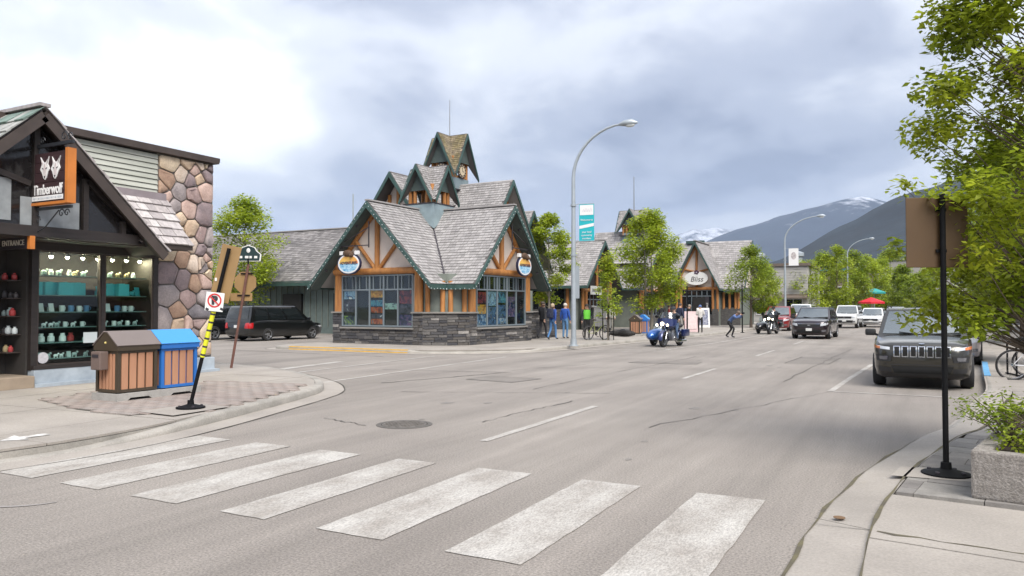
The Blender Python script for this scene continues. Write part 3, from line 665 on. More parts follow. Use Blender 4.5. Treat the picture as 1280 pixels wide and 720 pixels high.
for s in (-1, 1):
    r = MB(); n = Vector((0, s*sl[0], sl[1]))*.09; A = Vector((0, AY, AZ)); E_ = Vector((0, AY+s*HB, EZ)); E_ = A+(E_-A)*1.06
    r.prism([A+Vector((-4.5, 0, 0)), A+Vector((gx1, 0, 0)), E_+Vector((gx1, 0, 0)), E_+Vector((-4.5, 0, 0))], n); rf = sh('roof', DBRN2, r)
    rk = MB(); rk.beam(A+Vector((gx1+.025, 0, -.06)), E_+Vector((gx1+.025, 0, -.05)), .05, .19, up=(0, 0, 1)); sh('rake_board', DBRN2, rk)
    sf = MB(); sf.prism([A+Vector((.97, 0, -.02)), A+Vector((gx1, 0, -.02)), E_+Vector((gx1, 0, -.02)), E_+Vector((.97, 0, -.02))], -n*.3); sh('soffit', DBRN, sf)
    d = (E_-A).normalized(); nn = n.normalized(); L_ = (E_-A).length; rows = 9
    for q in range(rows):
        x = gx1+.07; lim = -1.2 if s < 0 else .4
        while x > lim:
            wd = random.uniform(.18, .34)
            o = A+Vector((x-wd, 0, 0))+d*(L_*(q-.15)/rows)+nn*.09
            shake(rf, o, (1, 0, 0), d, nn, wd-.015, L_/rows*1.25, .05, MSHAKE if s < 0 else SHAKE); x -= wd
sh('ridge_cap', SHAKE[1], MB().beam((-1.5, AY, AZ+.15), (gx1+.05, AY, AZ+.15), .2, .06))
# hanging shop sign
SG = thing('hanging_sign', 'square dark hanging shop sign with two pale wolf heads and orange edge', 'sign', (-15.2+1.46, 8.22, 4.02))
SGB = mat('sign_maroon', (.050, .025, .028), .5, var=.4, vscale=4, stretch=(.3, 1, 8)); ORNG = mat('sign_orange', (.52, .17, .03), .6, var=.2)
for k in range(5): MB().cbox((0, .02, -.36+k*.18), (1.04, .12, .176), .008).obj('plank', SGB, SG)
fr = MB(); fr.box((.55, .02, 0), (.07, .16, .98)); fr.box((0, .02, -.47), (1.03, .16, .05)); fr.obj('frame', ORNG, SG)
WHT = mat('sign_white', (.70, .69, .68), .6); PNK = mat('wolf_grey_pink', (.50, .42, .42), .6, col2=(.62, .58, .57), vscale=9); INK = mat('sign_ink', (.03, .025, .03), .6)
def wolf(cx_, cz_, s, turn):
    out_ = [(-.42, .62), (-.30, .20), (-.46, -.05), (-.30, -.22), (-.14, -.52), (0, -.62), (.14, -.52), (.30, -.22), (.46, -.05), (.30, .20), (.42, .62), (.14, .34), (0, .30), (-.14, .34)]
    def pt(p, y): return (cx_+(p[0]*.9+turn*p[1]*.12)*s, y, cz_+p[1]*s)
    n = len(out_)
    wf = MB().prism([pt(p, -.052) for p in out_], (0, .012, 0)).obj('wolf_head', WHT, SG)
    b = MB()
    for q in ([(-.30, .42), (-.22, .16), (-.14, .28)], [(.30, .42), (.22, .16), (.14, .28)], [(-.05, .25), (-.16, -.1), (-.12, -.4), (0, -.5), (.12, -.4), (.16, -.1), (.05, .25)]): b.prism([pt(p, -.056) for p in q], (0, .006, 0))
    b.obj('marking', PNK, wf); b = MB()
    for q in ([(-.24, .04), (-.10, -.02), (-.12, -.07), (-.22, -.02)], [(.24, .04), (.10, -.02), (.12, -.07), (.22, -.02)], [(-.07, -.42), (.07, -.42), (0, -.56)], [(-.36, .48), (-.40, .62), (-.27, .25)], [(.36, .48), (.40, .62), (.27, .25)]): b.prism([pt(p, -.060) for p in q], (0, .006, 0))
    b.obj('ink', INK, wf)
wolf(-.10, .17, .34, -.3); wolf(.22, .16, .33, .6)
text('lettering', 'Timberwolf', .25, WHT, SG, (-.02, -.046, -.225), (radians(90), 0, 0), sx=.74, bold=.006)
sl2 = MB().box((-.02, -.046, -.37), (.92, .01, .085)).obj('text_strip', WHT, SG)
for k in range(22): MB().box((-.44+k*.04+random.uniform(-.006, .006), -.053, -.37), (random.uniform(.008, .026), .004, random.uniform(.02, .04))).obj('worn_letter', mat('strip_grey', (.33, .36, .40), .6), sl2)
BIR = mat('wrought_iron', (.02, .022, .026), .45)
ir = MB(); ir.beam((-.9, .02, .60), (.62, .02, .60), .05, .06); ir.beam((-.95, .02, -.55), (.60, .02, -.55), .04, .05); ir.beam((-.62, .02, -.95), (-.62, .02, .95), .05, .05)
ir.tube([(-.55, .02, -1.0), (-.2, .02, -.9), (.22, .02, -.6)], .012, 6)
for cx_, cz_, s in ((.35, .72, .10), (.52, .70, .08), (.30, -.66, .09), (.46, -.66, .08), (-.3, .70, .08), (-.45, -.75, .12)):
    ir.tube([(cx_+s*(1-t/14)*cos(t*.62), .02, cz_+s*(1-t/14)*sin(t*.62)) for t in range(13)], .011, 5)
for x in (-.4, .4): ir.tube([(x, .02, .48), (x, .02, .60)], .012, 6)
ir.obj('bracket', BIR, SG)
EN = thing('entrance_sign', 'small black ENTRANCE sign with orange end hanging under the eave', 'sign', (-15.2+.45, 8.15, 2.86))
MB().cbox((.06, 0, 0), (.94, .07, .22), .01).obj('board', INK, EN); MB().box((.56, 0, 0), (.09, .09, .24)).obj('orange_end', ORNG, EN)
text('lettering', 'ENTRANCE', .145, mat('sign_cream', (.6, .55, .47), .6), EN, (.06, -.04, 0), (radians(90), 0, 0), sx=.95)
MB().tube([(.1, 0, .1), (.1, 0, .16)], .01, 6).obj('hanger', BIR, EN)
# ------------------------------------------------------------------ timber and stone pavilion with cross gables
random.seed(21)
LOG = mat('honey_timber', (.43, .19, .052), .6, col2=(.30, .12, .035), vscale=2.5, stretch=(3, 3, .7), bump=.1)
GRN = mat('green_trim', (.040, .085, .075), .6, var=.3, vscale=3)
GRN2 = mat('grey_green_board', (.17, .19, .165), .75, var=.25, vscale=2)
STUC = mat('cream_stucco', (.70, .61, .54), .9, var=.12, vscale=2, fine=.06)
SOFF = mat('soffit_green', (.075, .10, .095), .8, var=.2)
SHG_ = mat('grey_shingle', (.315, .298, .29), .85, col2=(.26, .246, .24), vscale=.5, island=.22, bump=.15)
SHM_ = mat('mossy_shingle', (.25, .205, .15), .9, col2=(.19, .155, .075), vscale=2.0, island=.35)
DECK = mat('roof_deck', (.10, .092, .09), .9)
LEAD = mat('blue_lead', (.22, .28, .30), .5, var=.2, vscale=3)
WFRM = mat('window_frame_grey', (.16, .19, .21), .5)
DGL = mat('dark_glass', (.012, .014, .016), .04, spec=1.55)
LSTONE = [mat('ledge_stone_%d' % i, c, .85, var=.35, vscale=6, bump=.3, bscale=25) for i, c in enumerate(((.085, .082, .085), (.115, .108, .105), (.15, .14, .132), (.065, .064, .07), (.10, .09, .082), (.30, .28, .26)))]
LMORT = mat('ledge_mortar', (.045, .043, .043), .95)
CAPST = mat('cap_stone', (.24, .225, .205), .85, var=.2)
def V3(*a): return Vector(a)
def slope(root, C, d, o, zr, ze, hs, poly, m=SHG_, course=.17, wd=.20, th=.12, fine=True):
    """roof plane from a ridge line: C ridge start, d along ridge, o downslope (horizontal); poly of (u metres, k 0..1)"""
    C, d, o = Vector(C), Vector(d), Vector(o)
    def pt(u, k, t=0): return C+d*u+o*(hs*k)+V3(0, 0, zr+(ze-zr)*k)+N*t
    S = hypot(hs, zr-ze); N = (o*(zr-ze)+V3(0, 0, hs)).normalized()
    rf = MB().prism([pt(u, k) for u, k in poly], -N*th).obj('roof', DECK, root)
    if not fine: rf.data.materials[0] = m; return rf
    b = MB(); ck = course/S; k = 0.0; u0, u1 = min(p[0] for p in poly), max(p[0] for p in poly); row = 0
    while k < 1-ck*.3:
        u = u0-random.random()*wd
        while u < u1:
            w_ = wd*random.uniform(.6, 1.35)
            if inside((u+w_/2, min(k+ck*.5, .995)), poly):
                k2 = min(k+ck*1.12, 1.012); a, c = max(u+.006, u0-.01), min(u+w_-.006, u1+.01); t1 = random.uniform(.022, .036)
                V = [pt(a, k, .004), pt(c, k, .004), pt(c, k2, t1), pt(a, k2, t1), pt(a, k2, 0), pt(c, k2, 0)]
                b.add(V, [(0, 1, 2, 3), (3, 2, 5, 4)])
            u += w_
        k += ck; row += 1
    stuff(b.obj('shingle_field', m, rf)); return rf
def full(u0, u1): return [(u0, 0), (u1, 0), (u1, 1), (u0, 1)]
def rakes(root, A, o, hs, zr, ze, d, m=GRN, wd=.055, ht=.24):
    """two barge boards of a gable end; A ridge end point on plan, o across, d outward"""
    A, o, d = Vector(A), Vector(o), Vector(d)
    for s in (-1, 1):
        a = A+V3(0, 0, zr-.02)+d*.03; e_ = A+o*(s*hs*1.01)+V3(0, 0, ze-.02)+d*.03
        b = MB(); n = V3(0, 0, -ht); b.prism([a, e_, e_+n*.8, a+n*1.15], d*wd); b.obj('barge_board', m, root)
def xform(o, origin, r, up=0):
    """place a facade part built with x to the right, -y outward"""
    ang = atan2(r[1], r[0]); o.location = origin; o.rotation_euler = (0, 0, ang); return o
smesh = []
for i, m in enumerate(LSTONE):
    for v in range(2):
        b = MB(); rr = random.Random(i*7+v); V = []
        for y, s in ((0, 1), (-.5, 1), (-1, .93)):
            for x, z in ((-.5, -.5), (.5, -.5), (.5, .5), (-.5, .5)): V.append((x*s+rr.uniform(-.015, .015), y*rr.uniform(.8, 1.1), z*s+rr.uniform(-.04, .04)))
        b.add(V, [(4*j+k, 4*j+(k+1) % 4, 4*j+4+(k+1) % 4, 4*j+4+k) for j in range(2) for k in range(4)]+[(8, 9, 10, 11)]); smesh.append((b.mesh('stone', m), i))
def ledgestone(root, origin, r, x0, x1, z0, z1, dep=.34, cap=True, rowh=.115, lw=(.26, .62)):
    """dry-laid ledge stone facing, stone by stone, on a backing wall"""
    wl = MB().box(((x0+x1)/2, dep/2, (z0+z1)/2), (x1-x0, dep, z1-z0)).obj('stone_wall', LMORT, root); xform(wl, origin, r)
    z = z0
    while z < z1-.03:
        h = min(random.uniform(rowh*.75, rowh*1.25), z1-z); x = x0-random.random()*.2
        while x < x1-.02:
            l = random.uniform(*lw); a, c = max(x, x0-.02), min(x+l, x1+.02); x += l
            if c-a < .05: continue
            me, i = random.choice(smesh[:10]) if random.random() > .045 else random.choice(smesh[10:])
            s = link('stone', me, wl, ((a+c)/2, .005, z+h/2)); s.scale = (c-a-.012, random.uniform(.03, .065), h-.012)
        z += h
    if cap:
        cp = MB().cbox(((x0+x1)/2, dep/2-.06, z1+.035), (x1-x0+.1, dep+.12, .07), .015).obj('cap_stone', CAPST, root); xform(cp, origin, r)
def poster(win, x, z, w_, h, cols, seed):
    rr = random.Random(seed); p = MB().box((x, -.045, z), (w_, .006, h)).obj('poster', mat('print_%d' % seed, cols[0], .5, col2=cols[1], vscale=2.2+rr.random()*2, detail=3), win)
    return p
def print_mat(sd, cols):
    """printed picture: a picture-like scatter of dark, mid and light areas in the print's own hues"""
    m = bpy.data.materials.new('print_%d' % sd); m.use_nodes = True; t = m.node_tree; L = t.links.new; b = t.nodes['Principled BSDF']; b.inputs['Roughness'].default_value = .25
    tc_ = t.nodes.new('ShaderNodeTexCoord'); mp = t.nodes.new('ShaderNodeMapping'); mp.inputs['Location'].default_value = (sd*3.7, sd*1.3, sd*2.1); L(tc_.outputs['Object'], mp.inputs[0])
    n = t.nodes.new('ShaderNodeTexNoise'); n.inputs['Scale'].default_value = 3.2; n.inputs['Detail'].default_value = 9; n.inputs['Distortion'].default_value = 1.2; L(mp.outputs[0], n.inputs['Vector'])
    r = t.nodes.new('ShaderNodeValToRGB'); L(n.outputs['Fac'], r.inputs[0]); e_ = r.color_ramp.elements; a, c = cols
    e_[0].position = .30; e_[0].color = (.015, .018, .025, 1); e_[1].position = .72; e_[1].color = (.55, .56, .55, 1)
    for pos, k in ((.42, tuple(x*.5 for x in c)), (.50, c), (.57, tuple(x*.75 for x in a)), (.63, (.03, .04, .06))): q = e_.new(pos); q.color = (*k, 1)
    L(r.outputs[0], b.inputs['Base Color']); return m
def facade(root, origin, r, hw, win, zr, ze, hs, posters, roof_back=.8):
    """gabled timber front with shop window; origin ground centre, r right-hand direction"""
    def put(name, m, b, smooth=None): return xform(b.obj(name, m, root, smooth), origin, r)
    put('wall', GRN2, MB().box((0, .2, 1.6), (2*hw, .16, 3.1)))
    kk = (zr-ze)/hs
    pz = lambda x: zr-kk*abs(x)-.25
    put('gable_panel', STUC, MB().prism([(-hw, .10, 3.2), (hw, .10, 3.2), (hw, .10, pz(hw)), (0, .10, pz(0)), (-hw, .10, pz(hw))], (0, .08, 0)))
    for x in (-hw+.06, -win-.16, win+.16, hw-.06):
        put('post', LOG, MB().tube([(x, .06, 1.45), (x, .06, pz(x)+.04)], [.125, .115], 10), 40)
    for x in (-win-.02, win+.02): put('wall_board', mat('pale_grey_board', (.30, .31, .30), .7), MB().box((x, .08, 2.2), (.09, .12, 1.6)))
    put('cross_beam', LOG, MB().tube([(-hw-.05, .0, 3.2), (hw+.05, .0, 3.2)], .14, 10), 40)
    put('king_post', LOG, MB().tube([(0, .02, 3.3), (0, .02, pz(0))], .11, 10), 40)
    for s in (-1, 1):
        x1 = hw*.52; put('strut', LOG, MB().tube([(s*.12, .03, 3.32), (s*x1, .03, pz(x1)-.05)], .085, 8), 40)
        put('rafter', LOG, MB().tube([(s*hw, .02, pz(hw)-.05), (0, .02, pz(0)-.02)], .10, 8), 40)
    # window: frame, panes, posters
    z0, z1, zt = .86, 3.05, 2.42
    wn_ = put('window', DGL, MB().box((0, .06, (z0+z1)/2), (2*win-.04, .02, z1-z0)))
    fb = MB()
    for z in (z0+.03, zt, z1-.03): fb.box((0, .015, z), (2*win, .07, .06))
    for i in range(6): fb.box((-win+.03+i*(2*win-.06)/5, .012, (z0+z1)/2), (.055, .08, z1-z0))
    for i in range(10): fb.box((-win+.03+(i+.5)*(2*win-.06)/10, .02, (zt+z1)/2), (.03, .06, z1-zt)) if i % 1 == 0 else None
    fo = fb.obj('frame', WFRM, wn_); MB().box((0, .012, (z0+z1)/2), (2*win-.08, .006, z1-z0-.04)).obj('pane', pane_mat('pavilion_glass', (.88, .92, .92), .08), wn_)
    cw = (2*win-.06)/5
    for i, sp in posters.items():
        for (zc, hh, cols, sd) in sp: 
            p = MB().box((-win+.03+(i+.5)*cw, .035, zc), (cw-.09, .01, hh)).obj('poster', print_mat(sd, cols), wn_)
    # stone below and beside
    ledgestone(root, origin, r, -win, win, .13, .76)
    ledgestone(root, origin, r, -hw-.12, -win, .13, 1.42)
    ledgestone(root, origin, r, win, hw+.12, .13, 1.42)
PAV = thing('pavilion', 'cross gabled timber and stone pavilion with clock tower on the far street corner', 'building', (-19.86, 29.45, 0), radians(-2.2))
X, Y = V3(1, 0, 0), V3(0, 1, 0); ZR, ZE, HS = 6.12, 2.62, 3.25; D1, D2 = 4.35, 4.6
W1, W2 = 3.72, 3.95
cs = dict(blue=((.06, .16, .34), (.25, .38, .48)), orange=((.55, .16, .05), (.30, .06, .03)), yellow=((.62, .42, .05), (.45, .2, .03)), navy=((.02, .05, .12), (.07, .14, .25)), red=((.35, .05, .03), (.12, .03, .05)), green=((.25, .38, .05), (.03, .05, .08)), white=((.5, .55, .58), (.1, .2, .35)), mauve=((.20, .10, .20), (.04, .05, .12)), teal=((.10, .34, .40), (.03, .10, .18)), grey=((.10, .09, .12), (.05, .05, .07)), mint=((.28, .42, .36), (.25, .38, .33)))
facade(PAV, (0, -W1, 0), (1, 0), 2.3, 1.93, ZR, ZE, HS, {0: [(2.2, .36, cs['blue'], 1), (1.72, .5, cs['grey'], 2), (1.1, .42, cs['green'], 3)], 2: [(2.24, .3, cs['yellow'], 4), (1.85, .26, cs['teal'], 5), (1.56, .24, cs['orange'], 6), (1.3, .2, cs['grey'], 7), (1.08, .22, cs['orange'], 8)], 3: [(1.72, .26, cs['mint'], 9)], 4: [(2.1, .55, cs['red'], 10), (1.6, .4, cs['grey'], 11), (1.12, .5, cs['mauve'], 12)]})
facade(PAV, (W2, 0, 0), (0, 1), 2.5, 2.1, ZR, ZE, HS, {0: [(2.08, .48, cs['red'], 13), (1.6, .38, cs['yellow'], 14), (1.12, .5, cs['white'], 15)], 1: [(2.05, .62, cs['blue'], 16), (1.3, .8, cs['navy'], 17)], 2: [(2.12, .5, cs['teal'], 18), (1.5, .55, cs['navy'], 19), (1.08, .26, cs['white'], 20)], 3: [(1.7, .9, cs['mauve'], 21)]})
# blunt corner between the two fronts
c0, c1 = V3(2.42, -W1, 0), V3(W2, -2.62, 0); md = (c0+c1)/2+V3(.16, -.16, 0)
for a, c in ((c0, md), (md, c1)):
    dd = (c-a); L_ = dd.length; r = dd.normalized(); o = (a+c)/2
    ledgestone(PAV, o, r, -L_/2, L_/2, .13, 1.42)
    xform(MB().box((0, .22, 2.2), (L_, .16, 1.7)).obj('wall', GRN2, PAV), o, r)
    for x in (-L_*.32, L_*.30): xform(MB().tube([(x, .08, 1.48), (x, .08, 2.75)], .10, 10).obj('post', LOG, PAV, 40), o, r)
core = MB(); core.box((-.4, 2.2, 1.55), (4.2, 9.5, 2.9)); core.obj('core_wall', GRN2, PAV)
lw = MB(); lw.box((-2.35, -1.75, 1.6), (.16, 3.8, 3.0)); lw.obj('wall', GRN2, PAV); ledgestone(PAV, (3.2, 3.0, 0), (0, 1), -.4, 3.6, .13, 1.42)
# low cross roof: ridge lines meet above the corner block
vk = HS
slope(PAV, (0, 0, 0), -Y, X, ZR, ZE, HS, [(0, 0), (D1, 0), (D1, 1), (vk, 1)])
slope(PAV, (0, 0, 0), -Y, -X, ZR, ZE, HS, full(-6, D1), fine=False)
slope(PAV, (0, 0, 0), X, -Y, ZR, ZE, HS, [(0, 0), (D2, 0), (D2, 1), (vk, 1)])
slope(PAV, (0, 0, 0), X, Y, ZR, ZE, HS, full(-4, D2), fine=False)
rakes(PAV, (0, -D1, 0), X, HS, ZR, ZE, -Y); rakes(PAV, (D2, 0, 0), Y, HS, ZR, ZE, X)
for s in (-1, 1):   # soffits under the overhangs
    for A, d, o, W_ in ((V3(0, 0, 0), -Y, X, W1), (V3(0, 0, 0), X, Y, W2)):
        e0 = A+d*(W_+.05); e1 = A+d*((D1 if d.y else D2)-.02); q = o*(s*HS); zr_, ze_ = V3(0, 0, ZR-.17), V3(0, 0, ZE-.17)
        MB().prism([e0+zr_, e1+zr_, e1+q+ze_, e0+q+ze_], V3(0, 0, -.03)).obj('soffit', SOFF, PAV)
        for t in (.22, .48, .75): MB().lathe([(0, -.09), (.05, -.08), (.06, 0), (0, 0)], 10, tuple(e0+d*.4+q*t+V3(0, 0, ZR-.2+(ZE-ZR)*t))).obj('spot_lamp', INK, PAV)
nv = V3(1, -1, 0).normalized()
MB().beam(V3(0, 0, ZR+.03), V3(HS, -HS, ZE+.03), .07, .05).obj('valley_flashing', INK, PAV)
fa = MB(); fa.beam(V3(HS, -D1, ZE-.12), V3(HS, -HS, ZE-.12), .06, .2); fa.beam(V3(HS, -HS, ZE-.12), V3(D2, -HS, ZE-.12), .06, .2); fa.obj('fascia', GRN, PAV)
fa = MB(); fa.beam(V3(-HS, -D1, ZE-.05), V3(-HS, 6, ZE-.05), .06, .2); fa.beam(V3(-4, HS, ZE-.05), V3(D2, HS, ZE-.05), .06, .2); fa.obj('fascia', GRN, PAV)
rc = MB(); rc.beam(V3(0, -D1-.03, ZR+.03), V3(0, .2, ZR+.03), .22, .06); rc.beam(V3(-.2, 0, ZR+.03), V3(D2+.03, 0, ZR+.03), .22, .06); rc.obj('ridge_cap', SHG_, PAV)
sl_ = MB()
def lights(a, c, n):
    a, c = Vector(a), Vector(c)
    for i in range(n+1): p = a+(c-a)*i/n; sl_.lathe([(0, -.035), (.013, -.03), (.01, 0)], 6, (p.x, p.y, p.z+random.uniform(-.03, .01)))
for s in (-1, 1):
    lights((0, -D1-.1, ZR-.1), (s*HS, -D1-.1, ZE-.1), 22); lights((D2+.1, 0, ZR-.1), (D2+.1, s*HS, ZE-.1), 22)
lights((HS+.04, -D1, ZE-.17), (HS+.04, -HS-.04, ZE-.17), 5); lights((HS+.04, -HS-.04, ZE-.17), (D2, -HS-.04, ZE-.17), 6)
stuff(sl_.obj('string_lights', mat('light_bulb_white', (.75, .77, .78), .4), PAV))
# high cross roof behind
C2 = V3(-3.0, 6.0, 0); ZR2, ZE2, HS2 = 8.42, 4.6, 2.75
for d, o, L_ in ((-Y, X, 5.2), (X, Y, 4.05), (Y, X, 4.5), (-X, Y, 4.5)):
    for s in (-1, 1):
        vis = (d == -Y and s == 1) or (d == X and s == -1) or (d == -Y and s == -1)
        poly = [(0, 0), (L_, 0), (L_, 1), (HS2, 1)]
        slope(PAV, C2, d, o*s, ZR2, ZE2, HS2, poly, fine=vis)
    rakes(PAV, C2+d*L_, o, HS2, ZR2, ZE2, d)
    e0 = C2+d*(L_-.75); kz = (ZR2-ZE2)/HS2
    MB().prism([e0+V3(0, 0, ZR2-.22), e0+o*(HS2*.8)+V3(0, 0, ZR2-.22-kz*HS2*.8), e0-o*(HS2*.8)+V3(0, 0, ZR2-.22-kz*HS2*.8)], -d*.1).obj('gable_panel', STUC, PAV)
    for q in (-.55, 0, .55): MB().beam(e0+d*.06+o*q+V3(0, 0, ZE2+.3), e0+d*.06+o*q+V3(0, 0, ZR2-.3-kz*abs(q)), .14, .14).obj('post', LOG, PAV)
MB().box((C2.x, C2.y, 3.9), (4.6, 4.6, 2.6)).obj('core_wall', GRN2, PAV)
C3 = V3(-3.2, 10.8, 0)
for s in (-1, 1): slope(PAV, C3, X, Y*s, 7.4, 4.0, 2.3, full(-3, 2.9), fine=(s < 0))
rakes(PAV, C3+X*2.9, Y, 2.3, 7.4, 4.0, X); MB().box((C3.x-.6, C3.y, 2.3), (5, 3.6, 4.2)).obj('core_wall', GRN2, PAV)
def belfry(root, C, zb, zr, ze, hs, L_, bw, m, posts=.14):
    """open timber lantern under four steep little gables"""
    for d, o in ((-Y, X), (X, Y), (Y, X), (-X, Y)):
        for s in (-1, 1): slope(root, C, d, o*s, zr, ze, hs, [(0, 0), (L_, 0), (L_, 1), (min(hs, L_), 1)], m=m, course=.13, wd=.14, th=.06)
        rakes(root, C+d*L_, o, hs, zr, ze, d, wd=.05, ht=.2)
        MB().prism([C+d*(L_-.28)+V3(0, 0, zr-.2), C+d*(L_-.28)+o*(hs*.6)+V3(0, 0, zr-.2-(zr-ze)*.6), C+d*(L_-.28)-o*(hs*.6)+V3(0, 0, zr-.2-(zr-ze)*.6)], -d*.05).obj('gable_panel', SOFF, root)
    for sx in (-1, 1):
        for sy in (-1, 1):
            for q in ((0, 0), (.28, 0), (0, .28)): MB().tube([C+V3(sx*(bw-q[0]), sy*(bw-q[1]), zb), C+V3(sx*(bw-q[0]), sy*(bw-q[1]), ze+(zr-ze)*.45)], posts*.62, 8).obj('post', LOG, root, 40)
    rb = MB()
    for d, o in ((-Y, X), (X, Y), (Y, X), (-X, Y)): rb.beam(C+d*bw+o*bw+V3(0, 0, zb+.75), C+d*bw-o*bw+V3(0, 0, zb+.75), .1, .12)
    rb.obj('rail', LOG, root)
    MB().box((C.x, C.y, zb-.02), (2*bw+.5, 2*bw+.5, .06)).obj('base_flashing', INK, root)
belfry(PAV, V3(0, 0, 0), 6.42, 8.22, 6.55, .92, 1.02, .62, SHG_)
MB().add([(-.85, -.85, 6.38), (.85, -.85, 6.38), (.85, .85, 6.38), (-.85, .85, 6.38), (0, 0, 5.1), (1.0, -1.0, 5.2)], [(0, 1, 2, 3), (0, 4, 1), (1, 4, 2), (2, 4, 3), (3, 4, 0), (0, 5, 1), (1, 5, 2)]).obj('lead_apron', LEAD, PAV)
belfry(PAV, C2, 8.1, 11.2, 8.85, 1.12, 1.15, .66, SHM_)
MB().box((C2.x, C2.y, 8.3), (1.5, 1.5, .9)).obj('tower_base', LEAD, PAV)
MB().tube([C2+V3(0, 0, 11.1), C2+V3(0, 0, 13.2)], [.03, .018], 6).obj('lightning_rod', mat('steel_grey', (.30, .31, .32), .4, metal=.6), PAV); 
CLK = mat('clock_ivory', (.58, .48, .33), .5)
for d, o in ((-Y, X), (X, Y)):
    cpos = C2+d*.78+V3(0, 0, 9.15); ax = 'y' if d.y else 'x'; sgn = (d.x+d.y)
    ck = MB().lathe([(.0, 0), (.40, 0), (.40, .05*sgn), (0, .05*sgn)], 24, tuple(cpos), ax).obj('clock', DBRN2, PAV, 30)
    MB().lathe([(0, .05*sgn), (.24, .05*sgn), (.24, .075*sgn), (0, .075*sgn)], 24, tuple(cpos), ax).obj('clock_face', CLK, ck, 30)
    for h in range(12):
        a = h*pi/6; p = cpos+o*(.32*sin(a))+V3(0, 0, .32*cos(a))+d*.05; MB().ball(tuple(p), .035, 6, 4).obj('hour_mark', CLK, ck)
    b = MB(); b.beam(cpos+d*.085, cpos+d*.085+V3(0, 0, .2), .02, .02, up=tuple(o)); b.beam(cpos+d*.085, cpos+d*.085+o*.13+V3(0, 0, -.04), .025, .02); b.obj('hand', INK, ck)
# oval hanging signs with a brown bear on top
def oval_sign(loc, rz, lab, arm):
    t = thing('oval_sign', lab, 'sign', loc, rz, 'oval signs hanging from the gables')
    def disc(rx, rz_, y, th, n=28): return [(rx*cos(2*pi*k/n), y, rz_*sin(2*pi*k/n)) for k in range(n)], (0, th, 0)
    P, e_ = disc(.64, .46, -.05, .1); MB().prism(P, e_).obj('rim', mat('sign_navy', (.015, .018, .05), .5), t)
    P, e_ = disc(.59, .41, -.058, .012); MB().prism(P, e_).obj('white_field', WHT, t)
    P, e_ = disc(.52, .35, -.064, .012); up_ = [p for p in P if p[2] >= -.01]; lo_ = [p for p in P if p[2] <= .01]
    MB().prism(up_, e_).obj('sunset', mat('sunset_print', (.62, .20, .06), .6, col2=(.68, .48, .10), vscale=3), t)
    MB().prism(lo_, e_).obj('river', mat('river_print', (.05, .27, .50), .6, col2=(.45, .62, .70), vscale=6, stretch=(1, 1, 2)), t)
    text('lettering', 'ADVENTURES', .17, MATS['sign_navy'], t, (0, -.066, .02), (radians(90), 0, 0), sx=.88, bold=.006)
    for sx in (-1, 1): MB().box((sx*.42, -.0, .46), (.22, .09, .16)).obj('shoulder', WHT, t)
    b = MB(); b.ball((-.06, -.06, .44), (.26, .10, .15), 10, 7); b.ball((.16, -.08, .38), (.13, .11, .12), 10, 7); b.ball((.19, -.18, .34), (.06, .06, .05), 8, 5)
    for q in (.1, .24): b.ball((q, -.06, .49), .035, 6, 5)
    b.obj('bear', mat('bear_brown', (.10, .055, .03), .8, var=.4, vscale=10), t, 60)
    ir_ = MB()
    if arm: 
        ir_.beam((-.75*arm, 0, .75), (1.05*arm, 0, .75), .035, .04); ir_.beam((1.05*arm, 0, .65), (1.05*arm, 0, 1.75), .04, .04); ir_.beam((-.7*arm, 0, .78), (1.05*arm, 0, 1.5), .03, .03)
        for x in (-.42, .42): ir_.tube([(x, 0, .5), (x, 0, .75)], .01, 5)
    ir_.obj('bracket', INK, t); return t
mt_ = Matrix.Rotation(radians(-2.2), 4, 'Z'); PB = V3(-19.86, 29.45, 0)
oval_sign(PB+mt_ @ V3(-1.06, -D1+.12, 3.52), radians(-2.2), 'oval sunset and river sign with a brown bear on the left gable', 1)
oval_sign(PB+mt_ @ V3(D2-.12, 1.02, 3.52), radians(87.8), 'oval sunset and river sign with a brown bear on the right gable', -1)
